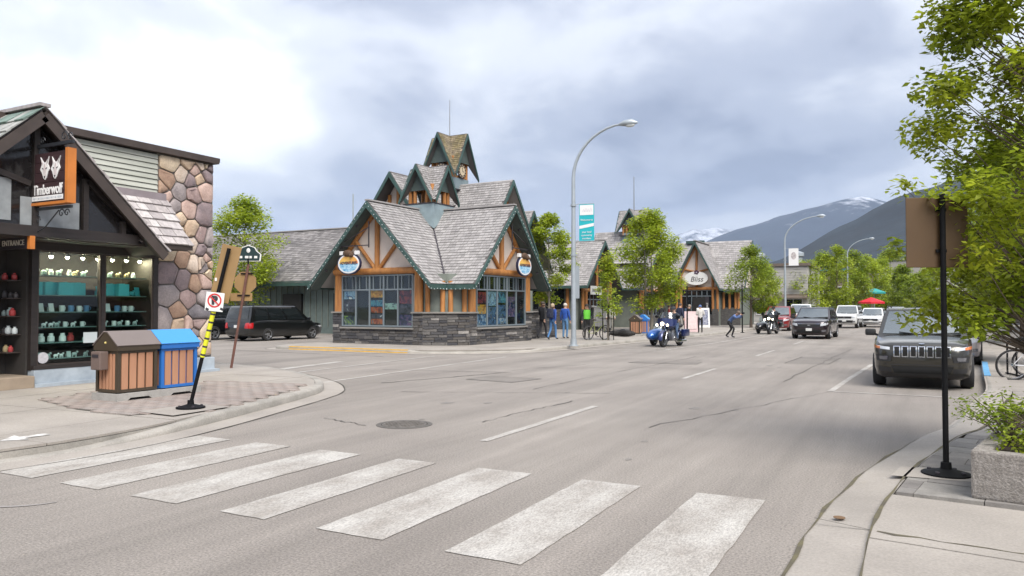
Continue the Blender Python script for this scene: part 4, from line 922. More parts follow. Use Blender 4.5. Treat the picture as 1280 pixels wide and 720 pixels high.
# ------------------------------------------------------------------ street furniture
random.seed(31)
BLK = mat('black_metal', (.007, .007, .008), .7, spec=1.25, var=.3, vscale=6)
RUST = mat('rusty_post', (.16, .065, .045), .8, col2=(.10, .05, .04), vscale=5)
TAN = mat('sign_back_tan', (.29, .18, .072), .65, col2=(.23, .14, .057), vscale=1.5)
GALV = mat('galvanised', (.36, .40, .43), .5, metal=.35, var=.15, vscale=2)
SLAT = mat('bin_slat', (.42, .215, .125), .7, col2=(.36, .175, .10), vscale=3, stretch=(2, 2, .4))
PADC = mat('pad_concrete', (.36, .345, .32), .9, var=.2, vscale=5, fine=.1)
def litter_bin(loc, rz, frame, roofm, lab, boxed=False, s=1.0):
    t = thing('litter_bin', lab, 'bin', loc, rz, 'gable roofed litter bins'); W_, D_ = .74, .56; W_ *= s; D_ *= s
    # local: front faces +x, long side along y
    p = MB(); p.prism([(-D_/2-.04, -W_/2-.04, 0), (-D_/2-.04, -W_/2+.14, 0), (-D_/2-.04, -W_/2+.2, .045), (-D_/2-.04, W_/2-.2, .045), (-D_/2-.04, W_/2-.14, 0), (-D_/2-.04, W_/2+.04, 0), (-D_/2-.04, W_/2+.04, .12), (-D_/2-.04, -W_/2-.04, .12)], (D_+.10, 0, 0)); p.obj('pad', PADC, t)
    f = MB(); h0, h1 = .14, .82
    for sx in (-1, 1):
        for sy in (-1, 1): f.box((sx*(D_/2-.03), sy*(W_/2-.03), (h0+h1)/2), (.06, .06, h1-h0))
    for z in (h0+.02, h1-.02):
        for sx in (-1, 1): f.box((sx*(D_/2-.03), 0, z), (.055, W_-.12, .05))
        for sy in (-1, 1): f.box((0, sy*(W_/2-.03), z), (D_-.12, .055, .05))
    f.box((0, 0, (h0+h1)/2), (D_-.09, W_-.09, h1-h0-.02)); f.obj('frame', frame, t)
    n = 4; w_ = (W_-.13)/n
    for sx in (-1, 1):
        for k in range(n): MB().cbox((sx*(D_/2-.025), -W_/2+.065+w_*(k+.5), (h0+h1)/2), (.03, w_-.035, h1-h0-.07), .004).obj('slat', SLAT, t)
    n = 5; w_ = (D_-.13)/n
    for sy in (-1, 1):
        for k in range(n): MB().cbox((-D_/2+.065+w_*(k+.5), sy*(W_/2-.025), (h0+h1)/2), (w_-.03, .03, h1-h0-.07), .004).obj('slat', SLAT, t)
    ov = .035; e0, e1, zt = D_/2+ov, W_/2+.02, 1.12
    r = MB(); r.prism([(-e0, -e1, h1), (e0, -e1, h1), (e0, -e1, h1+.07), (.04, -e1, zt), (-.04, -e1, zt), (-e0, -e1, h1+.07)], (0, 2*e1, 0)); r.obj('roof', frame, t)
    for sx in (-1, 1):
        b = MB(); b.prism([(sx*(e0+.004), -e1-.015, h1+.075), (sx*(e0+.004), e1+.015, h1+.075), (sx*.035, e1+.015, zt+.008), (sx*.035, -e1-.015, zt+.008)], (sx*.012, 0, .014)); b.obj('roof_sheet', roofm, t)
    b = MB(); b.ball((-.0, -e1-.004, h1+.13), .02, 8, 5); b.obj('lock', mat('lock_brass', (.55, .45, .15), .4), t)
    if boxed:
        c = MB(); c.cbox((-.05, -e1-.07, .66), (.24, .15, .30), .015); c.obj('ash_box', mat('ash_box_brown', (.14, .10, .085), .6), t); MB().box((-.05, -e1-.148, .74), (.16, .01, .05)).obj('ash_slot', INK, t)
    return t
BBR = mat('bin_brown', (.050, .036, .022), .5); BRF = mat('bin_roof_taupe', (.16, .13, .118), .5, var=.1); BBL = mat('bin_blue', (.02, .13, .42), .45); BBF = mat('bin_roof_blue', (.04, .24, .58), .45)
litter_bin((-11.75, 8.36, SW+.014), 0, BBR, BRF, 'brown litter bin with ash box and wooden slats by the shop', True)
litter_bin((-11.75, 9.18, SW+.014), 0, BBL, BBF, 'blue recycling bin with wooden slats beside the brown bin')
litter_bin((-13.2, 39.4, SW), radians(10), BBR, BRF, 'far brown litter bin with wooden slats behind the blue motorcycle')
litter_bin((-13.1, 40.4, SW), radians(10), BBL, BBF, 'far blue recycling bin behind the blue motorcycle')
RED = mat('sign_red', (.50, .03, .03), .5); SGW = mat('sign_face_white', (.66, .66, .64), .5)
def base_plate(t, r=.2):
    MB().lathe([(0, 0), (r, 0), (r, .02), (r*.5, .045), (.05, .06), (.045, .12), (0, .12)], 24).obj('base_plate', BLK, t, 30)
    for k in range(4): a = k*pi/2+.6; MB().lathe([(0, .02), (.022, .02), (.022, .045), (0, .05)], 6, (r*.75*cos(a), r*.75*sin(a), 0)).obj('bolt', INK, t)
# leaning no-parking post by the corner
CAMZ = math.atan(500/950)
NP = thing('leaning_sign_post', 'leaning black post wrapped in yellow tape with a no parking sign', 'sign post', (-9.68, 7.95, SW+.025), CAMZ)
base_plate(NP, .21)
top = V3(.56, .0, 2.42); P_ = lambda t: V3(0, 0, .06)+(top-V3(0, 0, .06))*t
MB().tube([P_(0), P_(1)], .028, 10).obj('pole', BLK, NP, 40)
YEL = mat('caution_yellow', (.62, .62, .02), .5, var=.1)
MB().tube([P_(.30), P_(.62)], .035, 10).obj('tape', YEL, NP, 40)
for k in range(6): 
    q = .31+k*.052; MB().tube([P_(q), P_(q+.012)], .0356, 10).obj('tape_stripe', INK, NP, 40)
lean = atan2(.56, 2.36)
sp = MB().cbox(tuple(P_(.655)+V3(0, -.05, 0)), (.275, .01, .285), .004, rot=(0, lean*.45, 0)).obj('sign_plate', SGW, NP)
c = P_(.655)+V3(0, -.058, .02)
ring_ = MB(); n = 24; ring_.add([tuple(c+V3(cos(2*pi*k/n)*r, y, sin(2*pi*k/n)*r)) for r, y in ((.108, 0), (.084, 0)) for k in range(n)], [(k, (k+1) % n, n+(k+1) % n, n+k) for k in range(n)]); ring_.obj('ring', RED, sp)
text('letter', 'P', .16, INK, sp, tuple(c+V3(.0, -.001, 0)), (radians(90), 0, 0), bold=.012)
MB().beam(c+V3(-.068, -.006, .068), c+V3(.068, -.006, -.068), .018, .004, up=(0, 1, 0)).obj('slash', RED, sp)
for sx in (-.11, .11): MB().box(tuple(P_(.655)+V3(sx, -.057, -.11)), (.05, .004, .035), (0, .5, 0)).obj('arrow', INK, sp)
lb = MB(); a0, a1 = P_(.66), P_(1.02); rt = V3(cos(lean), 0, -sin(lean))
lb.prism([a0-rt*.13+V3(0, .045, 0), a0+rt*.17+V3(0, .045, 0), a1+rt*.17+V3(0, .045, 0), a1-rt*.13+V3(0, .045, 0)], (0, .01, 0)); lb.obj('back_plate', TAN, NP)
MB().box(tuple(P_(.80)+V3(-.10, .04, 0)), (.03, .01, .05)).obj('sticker', SGW, NP)
# rusty post with street name crest and sign backs
RP = thing('street_name_post', 'thin rusty post with a dark crest street sign and tan sign backs', 'sign post', (-15.38, 13.85, SW), CAMZ)
tp = V3(.42, 0, 2.66); Q_ = lambda t: tp*t
MB().tube([Q_(0), Q_(1)], .034, 8).obj('pole', RUST, RP, 40)
o_ = Q_(.82)+V3(-.02, .05, 0); oc = [o_+V3(.30*cos(radians(22.5+45*k)), 0, .30*sin(radians(22.5+45*k))) for k in range(8)]
MB().prism(oc, (0, .008, 0)).obj('stop_sign_back', TAN, RP); q0 = Q_(.68)+V3(-.06, .05, 0)
MB().cbox(tuple(q0), (.56, .01, .2), .004).obj('plate_back', TAN, RP)
for z in (.69, .9): MB().beam(Q_(z)+V3(-.16, .03, .02), Q_(z)+V3(.16, .03, .02), .03, .03).obj('clamp', BLK, RP)
cz = tp+V3(.0, -.02, .24); DG = mat('crest_green', (.010, .030, .032), .5)
cr_ = [(-.28, -.16), (.28, -.16), (.30, 0), (.2, .08), (.15, .17), (.0, .22), (-.15, .17), (-.2, .08), (-.30, 0)]
MB().prism([cz+V3(x*1.1, .004, z*1.1) for x, z in cr_], (0, .02, 0)).obj('crest_rim', SGW, RP); MB().prism([cz+V3(x, -.002, z) for x, z in cr_], (0, .02, 0)).obj('crest', DG, RP)
[MB().box(tuple(cz+V3(x, -.004, -.07)), (w2, .006, .06)).obj('worn_lettering', SGW, RP) for x, w2 in ((-.19, .07), (-.04, .09), (.06, .06), (.19, .08))]; MB().ball(tuple(cz+V3(0, -.004, .1)), (.05, .01, .06), 8, 6).obj('emblem', SGW, RP)
MB().beam(cz+V3(0, 0, -.25), cz+V3(0, 0, -.1), .05, .03).obj('crest_bracket', BLK, RP)
# right-hand black post with large brown sign back
BP = thing('brown_sign_post', 'black steel post with a big brown sign back beside the planter', 'sign post', (.27, 8.42, SWR), CAMZ)
base_plate(BP, .215); MB().tube([(0, 0, .06), (0, 0, 2.70)], .026, 12).obj('pole', BLK, BP, 40)
MB().cbox((-.03, .05, 2.33), (.60, .012, .68), .006).obj('sign_back', mat('brown_sign', (.085, .046, .016), .6, col2=(.068, .036, .013), vscale=1.2), BP)
MB().beam((-.05, .03, 2.15), (.05, .03, 2.15), .02, .03).obj('clamp', BLK, BP); MB().beam((-.05, .03, 2.55), (.05, .03, 2.55), .02, .03).obj('clamp', BLK, BP)
# parking sign by the minivan and other thin posts
PK = thing('parking_sign', 'white two hour parking sign on a brown post beside the minivan', 'sign', (-28.1, 36.0, 0), CAMZ)
MB().beam((0, 0, 0), (0, 0, 2.0), .1, .1).obj('post', RUST, PK); MB().cbox((0, -.07, 2.05), (.46, .015, .84), .005).obj('plate', SGW, PK)
for k, s in enumerate(('2 HOUR', 'FREE', 'PARKING')): text('lettering', s, .12, RED, PK, (0, -.082, 2.3-k*.18), (radians(90), 0, 0), sx=.85)
for (x, y, h, lab) in ((-10.9, 41.3, 2.7, 'slim dark pole beside the person in a white jacket'), (-9.1, 47.2, 2.9, 'slim dark pole beside the crouching photographer')):
    sp_ = thing('slim_post', lab, 'post', (x, y, SW)); MB().tube([(0, 0, 0), (0, 0, h)], .04, 8).obj('pole', BLK, sp_, 40); MB().box((0, 0, .02), (.2, .2, .03)).obj('foot', BLK, sp_)
# street lamps
def street_lamp(loc, h, lab, rz=0.0, banner=None, arm=2.55):
    t = thing('street_lamp', lab, 'street lamp', loc, rz, 'curved arm street lamps')
    hb = h-2.0; path = [(0, 0, 0), (0, 0, hb*.5), (0, 0, hb)]; n = 9
    for k in range(1, n+1): a = k/n*radians(78); path.append((arm*.85*(1-cos(a))/(1-cos(radians(78))), 0, hb+2.0*sin(a)/sin(radians(78))))
    path.append((arm, 0, h+.03)); R_ = [.105, .095, .075]+[.07-.025*k/n for k in range(1, n+1)]+[.042]
    MB().tube(path, R_, 12).obj('pole', GALV, t, 40)
    MB().lathe([(0, 0), (.2, 0), (.2, .03), (.14, .05), (.13, .25), (0, .26)], 12).obj('base_flange', GALV, t, 30)
    hd = MB(); hd.tube([(arm-.12, 0, h+.02), (arm+.1, 0, h+.05), (arm+.4, 0, h+.06), (arm+.62, 0, h+.04)], [.05, .12, .14, .03], 10); hd.obj('lamp_head', GALV, t, 50)
    MB().ball((arm+.32, 0, h-.035), (.2, .1, .09), 10, 6).obj('lens', mat('lamp_lens', (.62, .64, .62), .25), t, 60)
    for z in (3.6, 5.6): MB().lathe([(.08, z), (.12, z), (.12, z+.07), (.08, z+.07)], 12).obj('band', GALV, t)
    if banner: banner(t)
    return t
TEAL = mat('banner_teal', (.010, .37, .42), .7, var=.06); 
def banner1(t):
    bn = MB().box((.55, 0, 4.93), (.62, .012, 1.46)).obj('banner', TEAL, t)
    MB().box((.55, -.008, 5.43), (.56, .01, .40)).obj('banner_field', WHT, bn); b = MB(); b.prism([(.25, -.012, 4.80), (.85, -.012, 4.90), (.85, -.012, 4.78), (.25, -.012, 4.68)], (0, .01, 0)); b.obj('banner_strip', WHT, bn)
    for k, (s, z, zs) in enumerate((('Welcome to', 5.03, .11), ('your local', 4.55, .11), ('community', 4.42, .11), ('members', 4.29, .11))): text('lettering', s, zs, WHT, bn, (.55, -.012, z), (radians(90), 0, 0), sx=.9)
    lg = MB()
    for k in range(4): lg.tube([(.38+k*.1, -.018, 5.36), (.43+k*.1, -.018, 5.46+.05*(k % 2)), (.48+k*.1, -.018, 5.36)], .006, 4)
    lg.obj('emblem', mat('emblem_mauve', (.45, .40, .48), .6), bn)
    for z in (5.68, 4.18): MB().tube([(0, 0, z), (.88, 0, z)], .014, 6).obj('banner_arm', GALV, t)
    MB().box((.16, .0, 2.55), (.16, .03, 1.3)).obj('side_plate', GALV, t)
def banner2(t):
    bn = MB().box((.72, 0, 5.9), (.80, .015, 1.5)).obj('banner', WHT, t); b = MB(); b.ball((.72, -.012, 6.0), (.22, .01, .32), 10, 8); b.obj('portrait', mat('portrait_grey', (.30, .27, .27), .7, col2=(.55, .5, .48), vscale=7), bn)
    for z in (6.65, 5.15): MB().tube([(0, 0, z), (1.15, 0, z)], .016, 6).obj('banner_arm', GALV, t)
street_lamp((-12.0, 28.1, SW), 8.72, 'tall grey street lamp with a teal banner at the pavement corner', radians(6), banner1, 2.0)
street_lamp((-9.75, 69.5, SW), 9.3, 'street lamp with a white portrait banner behind the red car', 0, banner2, 2.7)
street_lamp((-7.6, 111, SW), 10.6, 'farthest street lamp rising out of the distant trees', 0, None, 2.7)
# concrete planter
PLN = thing('planter', 'rough concrete planter box on the right pavement edge', 'planter', (.42, 7.5, SWR), radians(-12))
AGG = mat('aggregate_concrete', (.30, .275, .25), .95, col2=(.20, .18, .16), vscale=18, fine=.3, fscale=70, bump=.9, bscale=45)
pb = MB(); L_, W_, hh, th = 3.4, 1.25, .40, .14
for cx_, cy_, dx, dy in ((L_/2, .07, L_, th), (L_/2, W_-.07, L_, th), (.07, W_/2, th, W_-2*th), (L_-.07, W_/2, th, W_-2*th)): pb.cbox((cx_, cy_, hh/2), (dx, dy, hh), .018)
pb.obj('box', AGG, PLN); MB().box((L_/2, W_/2, hh-.1), (L_-.28, W_-.28, .1)).obj('soil', mat('soil', (.045, .03, .02), .95, var=.4, vscale=20, bump=.8), PLN)
# bicycles and rack
TYR = mat('tyre_rubber', (.020, .020, .021), .85); CHR = mat('chrome', (.55, .56, .58), .15, metal=1); SDL = mat('saddle_black', (.025, .025, .028), .6)
def bicycle(loc, rz, col, lab, lean=0.08, s=1.0):
    t = thing('bicycle', lab, 'bicycle', loc, rot=(lean, 0, rz)); fm = mat('bike_paint_%d' % int(col[0]*1000+col[2]*77), col, .35, coat=.5); R_ = .335
    for x in (-.52, .52):
        wh = MB(); n = 24; wh.tube([(x+R_*cos(2*pi*k/n), 0, R_+R_*sin(2*pi*k/n)) for k in range(n+1)], .021, 6, cap=False); w_ = wh.obj('wheel', TYR, t, 50)
        rm = MB(); rm.tube([(x+(R_-.03)*cos(2*pi*k/n), 0, R_+(R_-.03)*sin(2*pi*k/n)) for k in range(n+1)], .009, 5, cap=False); rm.obj('rim', CHR, w_)
        spk = MB()
        for k in range(14): a = 2*pi*k/14; spk.tube([(x, .02*(-1)**k, R_), (x+(R_-.03)*cos(a), 0, R_+(R_-.03)*sin(a))], .0025, 3)
        stuff(spk.obj('spokes', CHR, w_)); MB().lathe([(0, -.05), (.025, -.05), (.025, .05), (0, .05)], 8, (x, 0, R_), 'y').obj('hub', CHR, w_)
    fr = MB(); bbk, st, hd, rr_ = (-.08, 0, .30), (-.20, 0, .82), (.36, 0, .86), (-.52, 0, R_)
    for a, c, r in ((bbk, st, .017), (bbk, (.39, 0, .72), .019), (st, hd, .016), (rr_, bbk, .011), (rr_, (-.19, 0, .76), .010), ((.34, 0, .92), (.40, 0, .68), .02), ((.40, 0, .68), (.52, 0, R_), .014), (st, (-.23, 0, .93), .012)): fr.tube([a, c], r, 8)
    fr.obj('frame', fm, t, 40)
    hb = MB(); hb.tube([(.34, 0, .92), (.33, 0, 1.0)], .013, 6); hb.tube([(.26, -.28, 1.03), (.33, -.12, 1.0), (.33, .12, 1.0), (.26, .28, 1.03)], .012, 6); hb.obj('handlebar', SDL, t, 40)
    sd_ = MB(); sd_.ball((-.25, 0, .95), (.14, .07, .035), 10, 6); sd_.ball((-.12, 0, .945), (.09, .03, .025), 8, 5); sd_.obj('saddle', SDL, t, 60)
    ck = MB(); ck.lathe([(0, -.02), (.09, -.02), (.09, -.01), (0, -.01)], 14, (-.08, -.04, .30), 'y'); ck.beam((-.08, -.06, .30), (.0, -.06, .16), .02, .015); ck.beam((-.08, .06, .30), (-.16, .06, .44), .02, .015); ck.obj('crank', CHR, t); 
    for x, y, z in ((.0, -.1, .16), (-.16, .1, .44)): MB().box((x, y, z), (.09, .08, .02)).obj('pedal', SDL, t)
    return t
bicycle((-13.35, 34.0, SW), radians(62), (.28, .32, .06), 'green bicycle held beside the person in a lime vest')
bicycle((2.62, 16.7, SWR), radians(20), (.05, .05, .06), 'black bicycle nearest the planter on the right pavement', -.12)
bicycle((2.45, 20.2, SWR), radians(14), (.62, .62, .64), 'white and blue bicycle leaning in the rack beyond the planter', .15)
bicycle((2.9, 21.4, SWR), radians(9), (.03, .16, .50), 'blue bicycle at the far side of the bicycle rack', .1)
bicycle((-25.6, 33.6, 0), radians(80), (.5, .04, .04), 'red bicycle in front of the minivan')
rk = thing('bicycle_rack', 'black tube bicycle rack on the right pavement', 'bicycle rack', (2.5, 19.3, SWR), radians(12))
for k in range(5): MB().tube([(0, k*.6, 0), (0, k*.6, .75), (.1, k*.6, .85), (.6, k*.6, .85), (.7, k*.6, .75), (.7, k*.6, 0)], .022, 8).obj('hoop', BLK, rk, 40)
MB().tube([(0, -.1, .03), (0, 2.5, .03)], .02, 6).obj('rail', BLK, rk); MB().tube([(.7, -.1, .03), (.7, 2.5, .03)], .02, 6).obj('rail', BLK, rk)
# sandwich boards, grey dumpster, bags
def a_board(loc, rz, cols, lab, s=1.0):
    t = thing('sandwich_board', lab, 'sign', loc, rz)
    for q in (-1, 1):
        b = MB(); b.box((0, q*.16*s, .5*s), (.62*s, .03, 1.02*s), (q*.28, 0, 0)); pn = b.obj('panel', cols[0], t)
        b = MB(); b.box((0, q*.185*s, .52*s), (.48*s, .012, .78*s), (q*.28, 0, 0)); b.obj('print', cols[1], pn)
    return t
a_board((-14.1, 58.0, SW), radians(20), (SGW, mat('board_navy', (.05, .07, .14), .6, col2=(.3, .3, .35), vscale=9)), 'white framed navy sandwich board by the far shop door', 1.5)
a_board((-12.3, 47.5, SW), radians(20), (mat('board_pink', (.52, .38, .38), .7), mat('board_pale', (.55, .45, .44), .7, var=.15, vscale=8)), 'pale pink notice board behind the person in white', 1.3)
dp = thing('refuse_cart', 'grey ribbed refuse cart standing tilted beside the far litter bins', 'refuse cart', (-18.2, 47.5, SW), radians(25)); DGR = mat('cart_grey', (.20, .20, .20), .55, var=.2)
b = MB(); b.box((0, 0, .85), (1.15, 1.0, 1.2), (0, .12, 0), taper=1.15); b.obj('body', DGR, dp); b = MB(); b.cbox((-.05, 0, 1.52), (1.4, 1.2, .12), .03, rot=(0, .12, 0)); b.obj('lid', DGR, dp)
for k in range(6): MB().box((-.45+k*.18, -.55, .85), (.05, .06, 1.1), (0, .12, 0)).obj('rib', DGR, dp)
for x in (-.4, .4):
    for y in (-.38, .38): MB().lathe([(0, -.04), (.12, -.04), (.12, .04), (0, .04)], 12, (x, y, .12), 'y').obj('wheel', TYR, dp)
def duffel(loc, rz, lab, s):
    t = thing('duffel_bag', lab, 'bag', loc, rz); b = MB(); b.tube([(-.45*s, 0, .16), (-.3*s, 0, .17), (0, .03, .19), (.3*s, 0, .17), (.45*s, 0, .15)], [.08, .15, .18, .15, .07], 10); b.obj('body', mat('bag_black', (.02, .018, .017), .8, var=.4, vscale=8, bump=.4), t, 60); MB().tube([(-.2, -.1, .28), (-.05, -.12, .38), (.1, -.1, .38), (.22, -.1, .28)], .014, 5).obj('handle', SDL, t); return t
duffel((-13.6, 38.4, SW), radians(15), 'black bag lying on the pavement beside the far bin', 1.5); duffel((-13.3, 37.9, SW), radians(-20), 'smaller black bag in front of the lying bag', .9)
# tree guard posts for the young street tree
tg = thing('tree_guard', 'black metal guard round the young street tree', 'tree guard', (-12.75, 34.0, SW))
for k in range(4): a = k*pi/2+.5; MB().tube([(.26*cos(a), .26*sin(a), 0), (.26*cos(a), .26*sin(a), 1.65)], .02, 6).obj('upright', BLK, tg)
for z in (.4, 1.0, 1.6): MB().tube([(.26*cos(2*pi*k/14), .26*sin(2*pi*k/14), z) for k in range(15)], .014, 5, cap=False).obj('hoop', BLK, tg)
# ------------------------------------------------------------------ vehicles
from mathutils.bvhtree import BVHTree
random.seed(41)
CGL = mat('car_glass', (.010, .013, .014), .02, spec=1.75)
CGLB = mat('windscreen', (.05, .065, .065), .02, spec=2.7)
BPL = mat('black_plastic', (.014, .014, .015), .55)
HLM = mat('headlight', (.50, .52, .55), .08, coat=1.0, spec=1.6); HLD = mat('headlight_dark', (.10, .10, .11), .08, coat=1.0)
TLM = mat('tail_light', (.38, .010, .012), .12, coat=.8); AMB = mat('amber_lens', (.55, .16, .04), .15, coat=.6)
ALY = mat('alloy', (.42, .43, .45), .3, metal=.85); PLT = mat('plate_white', (.6, .6, .58), .5); UND = mat('underbody', (.006, .006, .006), .9)
def paint(name, col, metal=.35): return mat('paint_'+name, col, .28, metal=metal, coat=1.0, var=.08, vscale=2)
WHEELS = {}
def wheel_meshes(r, wd, kind):
    k = (round(r, 3), kind)
    if k not in WHEELS:
        ty = MB().lathe([(r*.66, -wd/2), (r*.90, -wd/2), (r*.98, -wd*.36), (r, -wd*.2), (r, wd*.2), (r*.98, wd*.36), (r*.90, wd/2), (r*.66, wd/2)], 28, axis='x', cap=False).mesh('tyre', TYR, 40)
        rm = MB(); rm.lathe([(r*.67, -wd*.5), (r*.62, -wd*.46), (r*.60, -wd*.2), (r*.60, wd*.45), (r*.67, wd*.5)], 28, axis='x', cap=False)
        rm.lathe([(0, -wd*.30), (r*.6, -wd*.18), (r*.6, -wd*.14), (0, -wd*.2)], 20, axis='x', mi=1)
        n = 5 if kind != 'ten' else 10
        for i in range(n):
            a = 2*pi*i/n; wv = r*(.16 if n == 5 else .085)
            t1, t2 = Vector((0, cos(a), sin(a))), Vector((0, -sin(a), cos(a)))
            P = [t1*(r*.1)+t2*wv*.8, t1*(r*.1)-t2*wv*.8, t1*(r*.62)-t2*wv*.55, t1*(r*.62)+t2*wv*.55]
            rm.prism([p+V3(-wd*.42, 0, 0) for p in P], (wd*.2, 0, 0))
        rm.lathe([(0, -wd*.47), (r*.13, -wd*.46), (r*.15, -wd*.3), (0, -wd*.3)], 12, axis='x')
        WHEELS[k] = (ty, rm.mesh('rim', [ALY, UND], 35))
    return WHEELS[k]
def car(name, label, cat, loc, rz, pm, L=4.6, W=1.86, H=1.67, nose=.90, hood=1.06, belt=1.02, yc=.27, yt0=.44, yt1=.90, yb1=.985, wr=.36, wd=.24, wf=.19, wb=.81, tumb=.78, clear=.22, front='suv', group='cars on the street', boxy=0.0, trim=None, rim='five', detail=True, glassm=None):
    """front points to local -y"""
    t = thing(name, label, cat, loc, rz, group); hw = W/2; F = -L/2
    y = lambda f: F+f*L
    bx_ = boxy
    st = [(0.0, .66+.2*bx_, clear+.16, nose-.16, nose-.10), (.012, .78+.14*bx_, clear+.06, nose-.06, nose-.015), (.04, .90+.06*bx_, clear+.0, nose, nose+.045), (.10, .965, clear-.02, nose+.05, nose+.09), (.18, .985, clear-.02, (nose+hood)/2+.01, (nose+hood)/2+.055), (yc-.02, 1.0, clear-.02, hood-.03, hood+.015), (yc+.03, 1.0, clear-.02, belt, hood), (.5, 1.0, clear-.02, belt+.01, belt+.03), (.75, 1.0, clear-.02, belt+.03, belt+.05), (.90, .985, clear, belt+.03, belt+.05), (.965, .945, clear+.05, belt+.0, belt+.02), (.992, .88, clear+.10, belt-.06, belt-.05), (1.0, .82, clear+.18, belt-.16, belt-.16)]
    P = []; n = 0
    for f, w_, zb, zs, zt in st:
        a = hw*w_; half = [(0, zb), (.80*a, zb), (.955*a, zb+.07), (.995*a, zb+.22), (1.0*a, zs-.20), (.985*a, zs-.07), (.93*a, zs), (.70*a, zs+(zt-zs)*.6), (.35*a, zt-.005), (0, zt)]
        ring = [(x, y(f), z) for x, z in half]+[(-x, y(f), z) for x, z in half[-2:0:-1]]; n = len(ring); P += ring
    m = len(st); b = MB(); b.add(P, [(i*n+k, i*n+(k+1) % n, (i+1)*n+(k+1) % n, (i+1)*n+k) for i in range(m-1) for k in range(n)]+[tuple(range(n))[::-1], tuple(range((m-1)*n, m*n))])
    body = b.obj('body', [pm, UND], t)
    bv = BVHTree.FromPolygons([tuple(p) for p in b.v], [tuple(f) for f in b.f])
    cut = MB()
    for f in (wf, wb):
        for s in (-1, 1): cut.lathe([(0, -.17), (wr*1.15, -.17), (wr*1.15, .17), (0, .17)], 28, (s*(hw-.08), y(f), wr*1.02), 'x')
    co = cut.obj('cutter', UND); md = body.modifiers.new('b', 'BOOLEAN'); md.object = co; md.operation = 'DIFFERENCE'; md.solver = 'EXACT'
    bake(body); bpy.data.objects.remove(co); body.data.shade_smooth(); body.data.set_sharp_from_angle(angle=radians(38))
    # cabin: base ring to roof ring
    b0, b1, t0, t1 = y(yc), y(yb1), y(yt0), y(yt1); wB, wT = hw*.93, hw*tumb; zB0, zB1 = belt-.06, H-.06
    zf = hood-.03
    def cab(edge, u, k, off=0.0):
        """point on the cabin skin: edge 0 front, 1 right(+x), 2 rear, 3 left; u along, k up"""
        def ringpt(y0, y1, w_, z0f, z0):
            if edge == 0: return V3((2*u-1)*w_, y0-.10*(1-(2*u-1)**2)*(1-bx_), z0f)
            if edge == 1: return V3(w_, y0+(y1-y0)*u, z0f+(z0-z0f)*min(1, u*3))
            if edge == 2: return V3((1-2*u)*w_, y1+.06*(1-(2*u-1)**2)*(1-bx_), z0)
            return V3(-w_, y1+(y0-y1)*u, z0f+(z0-z0f)*min(1, (1-u)*3))
        lo, hi = ringpt(b0, b1, wB, zf if edge == 0 else zB0, zB0), ringpt(t0, t1, wT, zB1, zB1)
        p = lo+(hi-lo)*k; bul = .05*4*k*(1-k)*.5
        nrm = {0: V3(0, -.6, .5), 1: V3(1, 0, .25), 2: V3(0, .9, .3), 3: V3(-1, 0, .25)}[edge].normalized()
        return p+nrm*(off+bul*(.6 if edge in (0, 2) else 1))
    g_ = MB(); nu = 6; ks = (0, .35, .7, 1.0); rings = []
    for k in ks: rings.append([cab(e_, i/nu, k) for e_ in range(4) for i in range(nu)])
    nn = len(rings[0]); inner = [V3(p.x*.93, (p.y-(t0+t1)/2)*.95+(t0+t1)/2, H-.015) for p in rings[-1]]; rings.append(inner)
    Pv = [p for r_ in rings for p in r_]+[V3(0, (t0+t1)/2, H)]; Fv = [(i*nn+k, i*nn+(k+1) % nn, (i+1)*nn+(k+1) % nn, (i+1)*nn+k) for i in range(len(rings)-1) for k in range(nn)]+[(4*nn+k, 4*nn+(k+1) % nn, 5*nn) for k in range(nn)]
    g_.add(Pv, Fv); g_.obj('cabin', pm, t, 40)
    def pane(nm, e_, u0, u1, k0, k1, mm, n_=6, off=.008):
        q = MB(); q.add([cab(e_, u0+(u1-u0)*i/n_, k0+(k1-k0)*j/4, off) for j in range(5) for i in range(n_+1)], [(j*(n_+1)+i, j*(n_+1)+i+1, (j+1)*(n_+1)+i+1, (j+1)*(n_+1)+i) for j in range(4) for i in range(n_)]); return q.obj(nm, mm, t, 60)
    pane('windscreen', 0, .05, .95, .08, .95, glassm or CGLB); pane('rear_window', 2, .08, .92, .22, .92, CGL)
    for e_ in (1, 3):
        for u0, u1 in ((.06, .37), (.40, .68), (.71, .93)):
            if e_ == 3: u0, u1 = 1-u1, 1-u0
            pane('side_window', e_, u0, u1, .16, .90, CGL)
    # panels that follow the bodywork
    def decal(nm, q, mm, face='front', off=.007, n_=6, m_=3, parent=t):
        """q four corners (a, z) bottom-left, bottom-right, top-right, top-left seen on that face"""
        V = []; D = {'front': V3(0, 1, 0), 'rear': V3(0, -1, 0), 'right': V3(-1, 0, 0), 'left': V3(1, 0, 0)}[face]
        for j in range(m_+1):
            for i in range(n_+1):
                u, v = i/n_, j/m_; a = (q[0][0]*(1-u)+q[1][0]*u)*(1-v)+(q[3][0]*(1-u)+q[2][0]*u)*v; z = (q[0][1]*(1-u)+q[1][1]*u)*(1-v)+(q[3][1]*(1-u)+q[2][1]*u)*v
                o = {'front': V3(a, F-2, z), 'rear': V3(a, -F+2, z), 'right': V3(3, a, z), 'left': V3(-3, a, z)}[face]
                h = bv.ray_cast(o, D)
                V.append((h[0]+(h[1] if h[1].dot(D) < 0 else -h[1])*off) if h[0] is not None else None)
        last = next((v for v in V if v is not None), None)
        if last is None: return None
        for i, v in enumerate(V):
            if v is None: V[i] = last
            last = V[i]
        q_ = MB(); q_.add(V, [(j*(n_+1)+i, j*(n_+1)+i+1, (j+1)*(n_+1)+i+1, (j+1)*(n_+1)+i) for j in range(m_) for i in range(n_)])
        return q_.obj(nm, mm, parent, 60)
